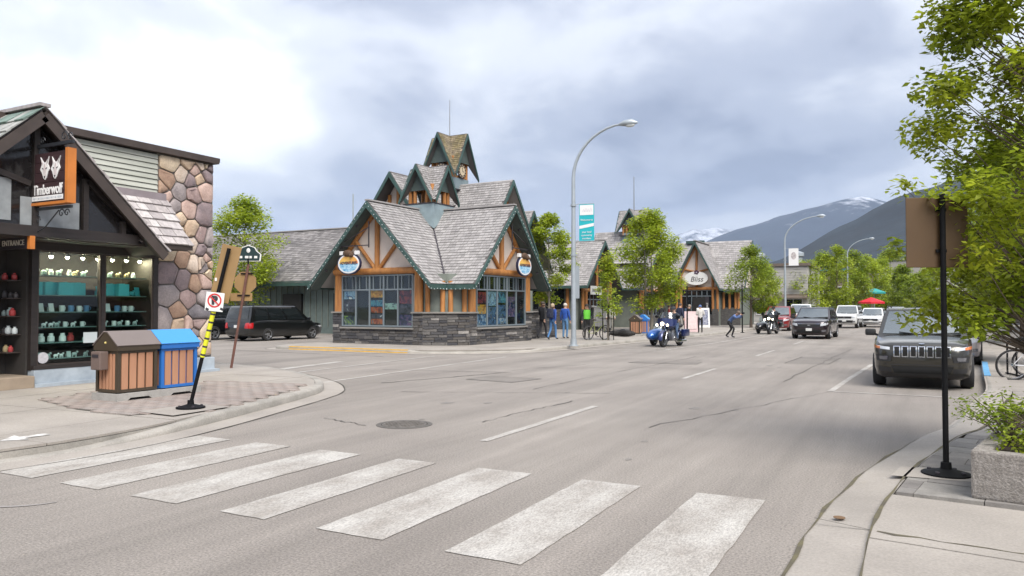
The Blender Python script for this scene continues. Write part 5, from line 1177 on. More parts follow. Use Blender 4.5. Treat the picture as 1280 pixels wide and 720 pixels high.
    tm = trim or BPL; x1 = hw*.9
    if front == 'jeep':
        for k in range(7):
            xc = (k-3)*.150; gr = decal('grille_slot', [(xc-.062, .66), (xc+.062, .66), (xc+.064, .88), (xc-.064, .88)], CHR, n_=2, m_=4, off=.012)
            decal('slot_opening', [(xc-.043, .68), (xc+.043, .68), (xc+.045, .86), (xc-.045, .86)], UND, n_=2, m_=4, off=.02, parent=gr)
        for s in (-1, 1):
            q = [(s*.58, .80), (s*.86, .83), (s*.87, .89), (s*.58, .855)]; decal('running_light', q if s > 0 else [q[1], q[0], q[3], q[2]], HLM)
            q = [(s*.76, .82), (s*.875, .83), (s*.885, .89), (s*.76, .865)]; decal('amber_lens', q if s > 0 else [q[1], q[0], q[3], q[2]], AMB, off=.012)
            q = [(s*.56, .57), (s*.82, .57), (s*.84, .70), (s*.54, .69)]; decal('light_housing', q if s > 0 else [q[1], q[0], q[3], q[2]], BPL, off=.012)
            q = [(s*.62, .60), (s*.76, .60), (s*.77, .67), (s*.61, .67)]; decal('headlight', q if s > 0 else [q[1], q[0], q[3], q[2]], HLD, off=.02)
            q = [(s*.55, .34), (s*.78, .36), (s*.80, .46), (s*.55, .44)]; decal('fog_recess', q if s > 0 else [q[1], q[0], q[3], q[2]], BPL)
        decal('lower_grille', [(-.5, .34), (.5, .34), (.56, .48), (-.56, .48)], UND, n_=10); decal('chin', [(-.84, .24), (.84, .24), (.86, .335), (-.86, .335)], BPL, n_=14, off=.012); decal('bumper_line', [(-.78, .50), (.78, .50), (.79, .515), (-.79, .515)], BPL, n_=14)
        decal('hood_badge', [(-.05, .915), (.05, .915), (.05, .93), (-.05, .93)], CHR, n_=2, m_=1, off=.02)
    else:
        g0, g1 = nose-.30, nose-.14
        decal('grille', [(-.52, g0), (.52, g0), (.56, g1), (-.56, g1)], BPL, n_=10); decal('grille_trim', [(-.53, g1-.015), (.53, g1-.015), (.54, g1+.01), (-.54, g1+.01)], CHR, n_=10, off=.014, m_=1)
        decal('lower_grille', [(-.6, clear+.12), (.6, clear+.12), (.66, g0-.14), (-.66, g0-.14)], UND, n_=12); decal('badge', [(-.07, g0+.06), (.07, g0+.06), (.07, g0+.11), (-.07, g0+.11)], CHR, n_=2, m_=1, off=.016)
        for s in (-1, 1):
            q = [(s*.56, nose-.26), (s*.86*hw/.93, nose-.2), (s*.90*hw/.93, nose-.07), (s*.58, nose-.13)]; decal('headlight', q if s > 0 else [q[1], q[0], q[3], q[2]], HLM)
            q = [(s*.62, clear+.17), (s*.80, clear+.19), (s*.81, clear+.28), (s*.62, clear+.27)]; decal('fog_light', q if s > 0 else [q[1], q[0], q[3], q[2]], HLD, off=.012)
        decal('front_plate', [(-.15, clear+.22), (.15, clear+.22), (.15, clear+.36), (-.15, clear+.36)], PLT, n_=2, m_=1, off=.022)
    for s in (-1, 1):
        q = [(s*.60, belt-.34), (s*.86*hw/.93, belt-.34), (s*.87*hw/.93, belt-.06), (s*.66, belt-.08)]; decal('tail_light', q if s > 0 else [q[1], q[0], q[3], q[2]], TLM, 'rear', .012)
        sd_ = 'right' if s > 0 else 'left'
        decal('tail_light', [(y(.955), belt-.34), (y(.985), belt-.32), (y(.985), belt-.08), (y(.95), belt-.08)], TLM, sd_, .012, 3)
        decal('sill', [(y(wf)+wr*1.2, clear+.02), (y(wb)-wr*1.2, clear+.02), (y(wb)-wr*1.2, clear+.13), (y(wf)+wr*1.2, clear+.13)], tm, sd_, .008, 8, 2)
        for f in (.42, .62): decal('door_handle', [(y(f)+.24, belt-.13), (y(f)+.42, belt-.13), (y(f)+.42, belt-.10), (y(f)+.24, belt-.10)], tm, sd_, .018, 2, 1)
        for f in (yc+.05, .53, .74): decal('door_seam', [(y(f)-.004, clear+.16), (y(f)+.004, clear+.16), (y(f)+.004, belt-.05), (y(f)-.004, belt-.05)], UND, sd_, .004, 1, 5)
        mr_ = MB(); mr_.cbox((s*(hw+.10), b0+.30, belt+.10), (.22, .12, .15), .04); mr_.beam((s*(hw*.93), b0+.30, belt+.03), (s*(hw+.06), b0+.30, belt+.07), .05, .05); mr_.obj('mirror', tm, t, 40)
        MB().tube([(s*wT*.96, t0+.15, H-.01), (s*wT*.97, t0+.3, H+.03), (s*wT*.97, t1-.3, H+.03), (s*wT*.96, t1-.1, H-.01)], .014, 6).obj('roof_rail', tm, t, 40)
    decal('rear_plate', [(-.16, .66), (.16, .66), (.16, .80), (-.16, .80)], PLT, 'rear', .014, 2, 1); decal('rear_bumper', [(-.8, clear+.12), (.8, clear+.12), (.82, clear+.24), (-.82, clear+.24)], tm, 'rear', .012, 12, 2)
    if detail:
        for s in (-1, 1):
            a = cab(0, .5+s*.02-.02, .05, .02); c = cab(0, .5+s*.36+.1, .12, .025); MB().beam(a, c, .018, .02).obj('wiper', BPL, t)
    ty, rm = wheel_meshes(wr, wd, rim)
    for f in (wf, wb):
        for s in (-1, 1):
            w_ = link('wheel', ty, t, (s*(hw-wd/2+.005), y(f), wr)); w_.rotation_euler = (0, 0, 0 if s < 0 else pi); link('rim', rm, w_)
    return t
car('parked_suv', 'dark olive sport utility vehicle with seven slot grille parked at the right kerb', 'car', (.20, 19.83, 0), radians(-1), paint('olive', (.034, .031, .023), .5), front='jeep', group='cars on the street', nose=.93, hood=1.08)
car('dark_suv', 'black plum sport utility vehicle driving towards the viewer mid street', 'car', (-4.72, 44.9, 0), radians(-2), paint('plum', (.020, .012, .016), .4), L=4.75, W=1.89, H=1.69, nose=.95, hood=1.10, belt=1.04)
mv = dict(L=5.05, W=1.99, H=1.75, nose=.80, hood=1.0, belt=.98, yc=.20, yt0=.38, yt1=.945, yb1=.99, wr=.335, wd=.22, wf=.18, wb=.775, tumb=.80, clear=.2)
car('minivan', 'black minivan parked nose in beside the parking sign', 'car', (-29.35, 28.0+2.5-5.05*.225+.0, 0), pi+radians(-3), paint('black', (.007, .008, .008), .2), trim=paint('black_trim', (.007, .008, .008), .2), **mv)
car('boxy_suv', 'black boxy sport utility vehicle half hidden behind the shop wall', 'car', (-32.35, 28.6, 0), pi, paint('black2', (.008, .009, .011), .2), L=4.4, W=1.85, H=1.75, nose=1.0, hood=1.12, belt=1.08, yb1=.99, yt1=.95, boxy=.6, wr=.37, clear=.28)
car('red_suv', 'red sport utility vehicle parked behind the black motorcycle', 'car', (-8.55, 58.2, 0), 0, paint('red', (.23, .012, .015), .3), L=4.7, W=1.9, H=1.75, nose=.95, hood=1.1, belt=1.05)
car('white_van', 'white van parked behind the red car under the street lamp', 'car', (-8.5, 70.5, 0), 0, paint('white', (.62, .63, .63), 0), **dict(mv, H=1.95, hood=1.15, belt=1.1, nose=.9))
car('white_jeep', 'white boxy off road car behind the plum black car', 'car', (-4.65, 68.0, 0), radians(-4), paint('white', (.62, .63, .63), 0), L=4.3, W=1.87, H=1.84, nose=1.08, hood=1.16, belt=1.14, yc=.34, yt0=.40, yt1=.97, yb1=.99, boxy=1.0, wr=.40, clear=.32)
car('white_hatchback', 'white sharp nosed car driving in the right lane', 'car', (-2.95, 72.0, 0), radians(-3), paint('pearl', (.66, .67, .68), 0), L=4.6, W=1.86, H=1.62, nose=.86, hood=1.0, belt=.98)
car('silver_suv', 'pale silver sport utility vehicle behind the white sharp nosed car', 'car', (-1.4, 83, 0), 0, paint('silver', (.36, .37, .38), .6), L=4.7, W=1.9, H=1.72)
car('grey_sedan', 'grey sedan far down the right side of the street', 'car', (.55, 93, 0), 0, paint('grey', (.20, .21, .22), .5), L=4.7, W=1.82, H=1.46, nose=.78, hood=.94, belt=.92, yt0=.46, yt1=.76, yb1=.90, wr=.32)
car('silver_wagon', 'silver wagon parked directly behind the olive car', 'car', (.95, 27.6, 0), radians(-3), paint('rosesilver', (.34, .31, .32), .55), L=4.6, W=1.85, H=1.66)
car('navy_suv', 'dark car third in the row behind the olive car', 'car', (1.25, 34.2, 0), radians(-3), paint('navy', (.014, .016, .022), .4), L=4.7, W=1.88, H=1.72)
car('far_white_suv', 'white car last in the row parked along the right kerb', 'car', (1.6, 44, 0), radians(-3), paint('white', (.62, .63, .63), 0), L=4.7, W=1.88, H=1.72)
# motorcycles with sidecars
def motorcycle(label, loc, rz, pm, accent):
    t = thing('motorcycle', label, 'motorcycle', loc, rz, 'motorcycles with sidecars')
    r = .33; ty, rm = wheel_meshes(r, .15, 'ten')
    for x, y_ in ((0, -.85), (0, .82), (-1.0, .35)):
        w_ = link('wheel', ty, t, (x, y_, r)); link('rim', rm, w_)
        fd = MB(); n = 10; P = []
        for i in range(n+1):
            a = radians(-15)+radians(200)*i/n
            for dx in (-.10, -.06, .06, .10): P.append((x+dx, y_+cos(a)*(r+.05-(.04 if abs(dx) > .08 else 0)), r+sin(a)*(r+.05-(.04 if abs(dx) > .08 else 0))))
        fd.add(P, [(i*4+k, i*4+k+1, i*4+5+k, i*4+4+k) for i in range(n) for k in range(3)]); fd.obj('mudguard', pm, t, 50)
    fk = MB()
    for s in (-.11, .11): fk.tube([(s, -.85, r), (s, -.55, .95)], .032, 8)
    fk.obj('fork', CHR, t, 40)
    fr = MB(); fr.tube([(0, -.5, .9), (0, .2, .6), (0, .8, .4)], .04, 8); fr.tube([(0, -.5, .85), (0, -.35, .3), (0, .4, .25), (0, .8, .35)], .035, 8); fr.tube([(0, .1, .35), (-1.0, .35, .33)], .03, 6); fr.tube([(0, -.3, .4), (-.8, -.2, .35)], .03, 6); fr.obj('frame', BLK, t)
    en = MB(); en.cbox((0, -.05, .42), (.42, .45, .34), .05); 
    for s in (-1, 1): en.tube([(0, -.05, .5), (s*.1, -.18+.1*s, .72)], .09, 10)
    en.obj('engine', ALY, t, 40)
    tk = MB(); tk.ball((0, -.18, .88), (.2, .34, .16), 12, 8); tk.obj('tank', pm, t, 60)
    st = MB(); st.ball((0, .35, .78), (.2, .36, .1), 12, 6); st.ball((0, .75, .88), (.18, .22, .1), 10, 6); st.obj('seat', SDL, t, 60)
    fa = MB(); fa.add([(-.45, -.52, .92), (-.30, -.80, .88), (0, -.88, .86), (.30, -.80, .88), (.45, -.52, .92), (-.47, -.48, 1.16), (-.30, -.72, 1.20), (0, -.80, 1.22), (.30, -.72, 1.20), (.47, -.48, 1.16)], [(i, i+1, i+6, i+5) for i in range(4)]); fa.obj('fairing', pm, t, 60)
    ws = MB(); ws.add([(-.42, -.48, 1.17), (-.28, -.71, 1.21), (0, -.79, 1.23), (.28, -.71, 1.21), (.42, -.48, 1.17), (-.34, -.38, 1.42), (-.22, -.55, 1.46), (0, -.6, 1.48), (.22, -.55, 1.46), (.34, -.38, 1.42)], [(i, i+1, i+6, i+5) for i in range(4)]); ws.obj('windscreen', pane_mat('bike_screen', (.6, .68, .7), .3), t, 60)
    lit = mat('lit_headlamp', (.9, .85, .7), .3, emit=(1, .86, .62), estr=2.2)
    for x, rr_, z in ((0, .10, .98), (-.24, .065, .93), (.24, .065, .93)):
        hd = MB().lathe([(0, -.80), (rr_*.8, -.86), (rr_, -.90), (rr_*.9, -.93), (0, -.94)], 14, (x, -.02, z), 'y').obj('headlamp', CHR, t, 40); MB().lathe([(0, -.955), (rr_*.8, -.945), (0, -.93)], 14, (x, -.02, z), 'y').obj('lens', lit, hd)
    hb = MB(); hb.tube([(-.42, -.2, 1.1), (-.3, -.42, 1.12), (0, -.5, 1.05), (.3, -.42, 1.12), (.42, -.2, 1.1)], .018, 6); hb.obj('handlebar', CHR, t)
    for s in (-1, 1):
        mm = MB(); mm.ball((s*.5, -.42, 1.28), (.08, .03, .06), 8, 6); mm.tube([(s*.4, -.28, 1.12), (s*.5, -.42, 1.26)], .01, 5); mm.obj('mirror', BLK, t, 60)
        MB().cbox((s*.32, .72, .58), (.2, .55, .32), .06).obj('saddlebag', pm, t, 40)
    ex = MB(); ex.tube([(.2, -.2, .4), (.24, .0, .22), (.26, .9, .24)], [.03, .04, .05], 8); ex.obj('exhaust', CHR, t, 40)
    sc = MB(); prof = [(-.95, .05, .36), (-.80, .20, .40), (-.45, .29, .44), (0, .32, .46), (.5, .30, .46), (.85, .22, .46), (.95, .1, .46)]; P = []; n = 12
    for yy, rr_, zc in prof:
        for k in range(n): a = 2*pi*k/n; P.append((-.62+rr_*cos(a), yy, zc+.06+rr_*.85*sin(a)))
    sc.add(P, [(i*n+k, i*n+(k+1) % n, (i+1)*n+(k+1) % n, (i+1)*n+k) for i in range(len(prof)-1) for k in range(n)]+[tuple(range(n)), tuple(range((len(prof)-1)*n, len(prof)*n))]); sc.obj('sidecar', accent, t, 60)
    MB().ball((-.62, .25, .76), (.24, .36, .06), 10, 6).obj('sidecar_seat', SDL, t, 60)
    w2 = MB(); w2.add([(-.88, -.1, .72), (-.75, -.26, .76), (-.49, -.26, .76), (-.36, -.1, .72), (-.84, .02, 1.02), (-.74, -.1, 1.08), (-.50, -.1, 1.08), (-.40, .02, 1.02)], [(i, i+1, i+5, i+4) for i in range(3)]); w2.obj('sidecar_screen', MATS['bike_screen'], t, 60)
    return t
motorcycle('blue motorcycle with a blue sidecar standing at the hatched kerb', (-9.15, 32.1, 0), radians(-8), paint('mblue', (.012, .022, .10), .4), paint('sblue', (.015, .10, .36), .4))
motorcycle('black motorcycle with a black sidecar in front of the red car', (-7.75, 49.9, 0), radians(-6), paint('mblack', (.01, .01, .011), .3), paint('sblack', (.012, .012, .014), .3))
# ------------------------------------------------------------------ people
random.seed(51)
SKIN = mat('skin', (.46, .28, .20), .6); EYE = mat('eye_dark', (.02, .015, .012), .3)
def person(label, loc, rz, top, legs, hair, pose=None, h=1.72, shoes=(.03, .03, .032), hairlen=0.0, cap=None, skirt=0.0, bulk=1.0, group=None):
    """faces local -y; pose overrides joint positions given for a 1.72 m figure"""
    J = dict(pelvis=(0, 0, .95), waist=(0, 0, 1.10), chest=(0, -.01, 1.32), neck=(0, 0, 1.48), head=(0, -.02, 1.60), crown=(0, -.01, 1.67),
             shL=(-.17, 0, 1.42), elL=(-.24, .03, 1.14), wrL=(-.25, -.06, .90), haL=(-.25, -.08, .83), shR=(.17, 0, 1.42), elR=(.24, .03, 1.14), wrR=(.25, -.06, .90), haR=(.25, -.08, .83),
             hiL=(-.09, 0, .92), knL=(-.10, -.03, .50), anL=(-.10, .02, .09), toL=(-.11, -.15, .045), hiR=(.09, 0, .92), knR=(.10, -.03, .50), anR=(.10, .02, .09), toR=(.11, -.15, .045))
    J.update(pose or {}); s = h/1.72; J = {k: Vector(v)*s for k, v in J.items()}
    names = list(J); R_ = dict(pelvis=.135, waist=.125, chest=.15, neck=.052, head=.088, crown=.075, shL=.07, elL=.048, wrL=.034, haL=.036, hiL=.095, knL=.062, anL=.042, toL=.036)
    E_ = [('pelvis', 'waist'), ('waist', 'chest'), ('chest', 'neck'), ('neck', 'head'), ('head', 'crown')]
    for q in 'LR': E_ += [('chest', 'sh'+q), ('sh'+q, 'el'+q), ('el'+q, 'wr'+q), ('wr'+q, 'ha'+q), ('pelvis', 'hi'+q), ('hi'+q, 'kn'+q), ('kn'+q, 'an'+q), ('an'+q, 'to'+q)]
    me = bpy.data.meshes.new('p'); me.from_pydata([J[n] for n in names], [(names.index(a), names.index(c)) for a, c in E_], [])
    o = bpy.data.objects.new('person', me); COL.objects.link(o)
    sk = o.modifiers.new('s', 'SKIN'); sk.use_smooth_shade = True
    for n, d in zip(names, me.skin_vertices[0].data):
        r = R_.get(n, R_.get(n[:-1]+'L', .05))*s*(bulk if n in ('pelvis', 'waist', 'chest', 'shL', 'shR', 'elL', 'elR') else 1); d.radius = (r, r*(.78 if n in ('pelvis', 'waist', 'chest') else 1)); d.use_root = (n == 'pelvis')
    su = o.modifiers.new('u', 'SUBSURF'); su.levels = 1; su.render_levels = 1
    bake(o); me = o.data; me.materials.clear()
    tm, lm, sm = mat('cloth_%d_%d_%d' % tuple(int(c*200) for c in top), top, .85, var=.25, vscale=6), mat('cloth_%d_%d_%d' % tuple(int(c*200) for c in legs), legs, .85, var=.25, vscale=6), mat('cloth_%d_%d_%d' % tuple(int(c*200) for c in shoes), shoes, .7)
    for m in (tm, lm, sm, SKIN, EYE): me.materials.append(m)
    def dist(p, a, c):
        a, c = J[a], J[c]; t = max(0, min(1, (p-a).dot(c-a)/max(1e-6, (c-a).length_squared))); return (p-(a+(c-a)*t)).length
    for f in me.polygons:
        p = f.center; best, bi = 9, 0
        for a, c in E_:
            d = dist(p, a, c)
            i = 3 if c in ('head', 'crown') or c[:2] == 'ha' else 1 if c[:2] in ('kn', 'an', 'hi') else 2 if c[:2] == 'to' else 0
            if (a, c) == ('pelvis', 'waist') and p.z < J['pelvis'].z: i = 1
            if d < best: best, bi = d, i
        f.material_index = bi
    bm = bmesh.new(); bm.from_mesh(me)
    ex = MB(); ex.v = []; dirh = (J['head']-J['neck']).normalized(); fw = V3(0, -1, 0); fw = (fw-dirh*fw.dot(dirh)).normalized(); rt = dirh.cross(fw)
    hc = J['head']+dirh*.02*s
    ex.ball(tuple(hc+fw*.095*s-dirh*.012*s), (.014*s, .02*s, .02*s), 6, 5, 3)
    for q in (-1, 1): ex.ball(tuple(hc+fw*.086*s+rt*q*.032*s+dirh*.012*s), .011*s, 6, 4, 4); ex.ball(tuple(hc+rt*q*.088*s), (.014*s, .022*s, .03*s), 6, 5, 3)
    ex.ball(tuple(hc+fw*.086*s-dirh*.052*s), (.026*s, .008*s, .007*s), 6, 4, 4)
    for q in 'LR':
        d = (J['ha'+q]-J['wr'+q]).normalized(); a = J['ha'+q]; sd = d.cross(V3(1, 0, 0)).normalized(); n_ = d.cross(sd)
        for k, ln in enumerate((.062, .075, .08, .07)):
            o0 = a+sd*((k-1.5)*.018*s); ex.tube([o0, o0+d*ln*.5*s, o0+d*ln*s+n_*(.022*s*(1 if q == 'L' else -1))], [.0095*s, .009*s, .007*s], 6, 3)
        o0 = a-sd*.03*s-d*.02*s; ex.tube([o0, o0-sd*.03*s+d*.02*s, o0-sd*.035*s+d*.05*s], [.011*s, .010*s, .008*s], 6, 3)
    me2 = ex.mesh('x', [tm, lm, sm, SKIN, EYE], 60); bm.from_mesh(me2); bm.to_mesh(me); bm.free(); me.shade_smooth()
    o.location = loc; o.rotation_euler = (0, 0, rz); o['label'] = label; o['category'] = 'person'
    if group: o['group'] = group
    hm_ = mat('hair_%d' % int(hair[0]*1000), hair, .7, var=.3, vscale=20); hb = MB(); c0 = hc+dirh*.025*s-fw*.016*s
    n = 12
    P = []; lev = (1.0, .85, .55, .2, -.15, -.45-hairlen)
    for t in lev:
        rr_ = sqrt(max(0.02, 1-min(1, max(-.5, t))**2))*(1.0 if t > -.4 else .85)
        for k in range(n):
            a = 2*pi*k/n; front = max(0, cos(a)); tt = t if t > .2 else .2+(t-.2)*(1-front*1.0)
            P.append(c0+rt*(sin(a)*rr_*.104*s)+fw*(cos(a)*rr_*.112*s)+dirh*(tt*.112*s))
    hb.add(P, [(i*n+k, i*n+(k+1) % n, (i+1)*n+(k+1) % n, (i+1)*n+k) for i in range(len(lev)-1) for k in range(n)]+[tuple(range(n))]); hb.obj('hair' if not cap else 'cap', hm_ if not cap else mat('cap_%d' % int(cap[2]*900), cap, .8), o, 60)
    if cap: MB().ball(tuple(hc+fw*.13*s+dirh*.05*s), (.07*s, .07*s, .012*s), 8, 4).obj('peak', MATS['cap_%d' % int(cap[2]*900)], o)
    return o
walk = dict(knL=(-.09, -.14, .52), anL=(-.09, -.16, .10), toL=(-.10, -.33, .06), knR=(.09, .02, .50), anR=(.09, .26, .14), toR=(.10, .12, .04), elL=(-.24, .10, 1.15), wrL=(-.25, .12, .92), haL=(-.25, .11, .85), elR=(.24, -.05, 1.15), wrR=(.25, -.20, .95), haR=(.25, -.25, .90))
person('person in a long black coat walking away past the pavilion', (-16.0, 33.6, SW), radians(160), (.018, .018, .022), (.03, .03, .035), (.05, .035, .025), walk, 1.80, bulk=1.15)
pb_ = person('person in a blue jacket and jeans walking with a dark backpack', (-15.05, 32.7, SW), radians(170), (.02, .06, .28), (.08, .20, .42), (.42, .33, .22), walk, 1.70, hairlen=.3, bulk=1.15)
person('person with pale hair in a bright blue jacket beside the backpack walker', (-15.1, 34.3, SW), radians(175), (.02, .08, .36), (.10, .22, .40), (.55, .50, .44), None, 1.72, bulk=1.15)
bk = thing('backpack', 'dark backpack worn over the blue jacket', 'backpack', (-15.05, 32.7, SW), radians(170)); b = MB(); b.cbox((0, .2, 1.26), (.32, .2, .46), .07); b.obj('bag', mat('pack_navy', (.02, .025, .05), .8), bk, 40); MB().cbox((0, .31, 1.18), (.24, .07, .22), .03).obj('pocket', MATS['pack_navy'], bk, 40)
person('person in a lime green vest standing with the green bicycle', (-13.95, 34.3, SW), radians(25), (.025, .025, .028), (.02, .02, .022), (.05, .03, .02), dict(wrR=(.30, -.22, .98), haR=(.32, -.28, .98), elR=(.26, -.02, 1.16)), 1.68, hairlen=.5)
vt = thing('safety_vest', 'lime green vest worn by the person with the bicycle', 'vest', (-13.95, 34.3, SW), radians(25)); b = MB(); b.lathe([(.17, .98), (.165, 1.12), (.185, 1.30), (.16, 1.42)], 14, cap=False); vo = b.obj('vest_body', mat('lime', (.16, .62, .06), .7), vt, 60); vo.scale = (1, .85, 1)
person('person in a white jacket and dark trousers wearing a blue cap by the slim pole', (-11.25, 45.6, SW), radians(200), (.55, .53, .50), (.015, .015, .017), (.1, .07, .05), dict(wrL=(-.15, -.2, 1.12), haL=(-.10, -.24, 1.14), wrR=(.15, -.2, 1.12), haR=(.10, -.24, 1.14)), 1.66, cap=(.08, .13, .28), bulk=1.1)
person('person in a navy jacket standing behind the blue motorcycle', (-11.9, 43.5, SW), radians(150), (.02, .025, .06), (.30, .29, .27), (.06, .04, .03), None, 1.76, bulk=1.2)
crouch = dict(pelvis=(0, .18, .80), waist=(0, .10, .93), chest=(0, -.10, 1.10), neck=(0, -.22, 1.20), head=(0, -.32, 1.28), crown=(0, -.36, 1.34), shL=(-.17, -.17, 1.15), shR=(.17, -.17, 1.15), elL=(-.22, -.36, 1.04), elR=(.22, -.36, 1.04), wrL=(-.09, -.50, 1.20), wrR=(.09, -.50, 1.20), haL=(-.06, -.53, 1.25), haR=(.06, -.53, 1.25), hiL=(-.09, .18, .78), hiR=(.09, .18, .78), knL=(-.11, -.16, .50), knR=(.11, .10, .45), anL=(-.11, -.02, .09), anR=(.11, .42, .10), toL=(-.12, -.2, .045), toR=(.12, .26, .045))
person('person in a blue shirt bending forward to take a picture at the kerb', (-8.75, 42.6, 0), radians(75), (.10, .16, .34), (.015, .015, .018), (.14, .10, .07), crouch, 1.80, bulk=1.05)
cm = thing('camera', 'small black camera held by the bending person', 'camera', (-8.75, 42.6, 0), radians(75)); MB().cbox((0, -.60, 1.36), (.14, .07, .10), .012).obj('camera_body', BLK, cm); MB().lathe([(0, -.63), (.035, -.63), (.035, -.72), (0, -.72)], 10, (0, 0, 1.36), 'y').obj('lens', BLK, cm)
ride = dict(pelvis=(0, .35, .90), waist=(0, .33, 1.04), chest=(0, .26, 1.26), neck=(0, .24, 1.42), head=(0, .21, 1.54), crown=(0, .21, 1.61), shL=(-.18, .25, 1.36), shR=(.18, .25, 1.36), elL=(-.32, .08, 1.16), elR=(.32, .08, 1.16), wrL=(-.40, -.12, 1.13), wrR=(.40, -.12, 1.13), haL=(-.41, -.19, 1.12), haR=(.41, -.19, 1.12), hiL=(-.10, .34, .88), hiR=(.10, .34, .88), knL=(-.26, -.08, .72), knR=(.26, -.08, .72), anL=(-.28, -.02, .34), anR=(.28, -.02, .34), toL=(-.29, -.2, .30), toR=(.29, -.2, .30))
person('rider in dark clothes seated on the blue motorcycle', (-9.15, 32.1, 0), radians(-8), (.03, .035, .05), (.06, .10, .18), (.04, .03, .03), ride, 1.74, bulk=1.15, cap=(.03, .03, .035))
person('rider in black seated on the black motorcycle', (-7.75, 49.9, 0), radians(-6), (.012, .012, .013), (.02, .02, .024), (.04, .03, .03), ride, 1.76, bulk=1.2, cap=(.012, .012, .013))
for x, y, rz, top, lg, hr, lab, hh in ((-16.6, 50.5, 2.6, (.30, .32, .33), (.03, .03, .04), (.1, .07, .05), 'person in a grey top in the crowd behind the far bins', 1.74), (-15.6, 52.0, .6, (.03, .03, .035), (.05, .06, .10), (.05, .04, .03), 'person in a black top in the crowd behind the far bins', 1.78), (-14.6, 50.6, 1.8, (.30, .05, .05), (.03, .03, .035), (.12, .08, .05), 'person in a dark red top in the crowd behind the blue motorcycle', 1.66),
        (-13.6, 51.6, -.4, (.10, .16, .26), (.04, .04, .05), (.05, .04, .03), 'person in a steel blue top in the crowd behind the blue motorcycle', 1.72), (-13.0, 49.8, 2.2, (.02, .02, .024), (.03, .03, .03), (.3, .25, .2), 'person in a dark top nearest the pink notice board', 1.70), (-16.4, 44.2, .3, (.45, .44, .40), (.22, .21, .18), (.2, .15, .1), 'person in a pale shirt and khaki trousers left of the far bins', 1.75),
        (-36.0, 35.0, .3, (.05, .015, .02), (.03, .03, .035), (.03, .02, .02), 'person in a dark red jacket standing beyond the minivan', 1.78), (-24.9, 31.5, .8, (.40, .12, .05), (.08, .08, .1), (.06, .04, .03), 'person in an orange top beyond the pavilion corner', 1.68)):
    person(lab, (x, y, SW if x > -24 else 0), rz, top, lg, hr, random.choice((None, walk, None)), hh, bulk=1.1)
# ------------------------------------------------------------------ trees and shrubs
BARK = mat('bark', (.14, .105, .08), .9, var=.4, vscale=6, stretch=(4, 4, .6), bump=.6, bscale=12)
BARKP = mat('pale_bark', (.26, .23, .19), .85, var=.35, vscale=5, stretch=(3, 3, .6), bump=.4, bscale=12)
def leafmat(name, c, c2): return mat(name, c, .5, col2=c2, vscale=.9, island=.5, trans=.5)
LF_BRIGHT = leafmat('leaf_spring', (.40, .46, .035), (.27, .36, .03)); LF_MID = leafmat('leaf_mid', (.31, .38, .035), (.20, .28, .028)); LF_NEAR = leafmat('leaf_near', (.40, .44, .03), (.22, .30, .025)); LF_DARK = leafmat('leaf_dark', (.065, .10, .02), (.04, .07, .016))
import numpy as np
def leaf_mesh(name, cl, size, seed, m, parent, flat=.8):
    """one mesh of many small folded leaves; cl list of (centre, radius, count)"""
    g_ = np.random.default_rng(seed); C = np.concatenate([np.repeat(np.array([tuple(c)]), n, 0) for c, r, n in cl]); Rr = np.concatenate([np.full(n, r) for c, r, n in cl]); n = len(C)
    q = g_.normal(size=(n, 3)); q /= np.linalg.norm(q, axis=1, keepdims=True); q *= (g_.random((n, 1))**.45); q[:, 2] *= flat
    p = C+q*Rr[:, None]; s = size*g_.uniform(.6, 1.3, (n, 1)); a = g_.uniform(0, 2*pi, n)
    d = np.stack([np.cos(a), np.sin(a), g_.uniform(-.9, .3, n)], 1)+q*.5; d /= np.linalg.norm(d, axis=1, keepdims=True)
    up = np.stack([g_.uniform(-.7, .7, n), g_.uniform(-.7, .7, n), np.ones(n)], 1); w_ = np.cross(d, up); w_ /= np.linalg.norm(w_, axis=1, keepdims=True); u = np.cross(w_, d)
    mid = p+d*s*.45
    V = np.stack([p, mid+w_*s*.27+u*s*.06, p+d*s, mid-w_*s*.27+u*s*.06], 1).reshape(-1, 3)
    me = bpy.data.meshes.new(name); me.vertices.add(4*n); me.vertices.foreach_set('co', V.ravel()); me.loops.add(4*n); me.loops.foreach_set('vertex_index', np.arange(4*n)); me.polygons.add(n); me.polygons.foreach_set('loop_start', np.arange(n)*4); me.polygons.foreach_set('loop_total', np.full(n, 4)); me.update(calc_edges=True); me.materials.append(m)
    return link(name, me, parent)
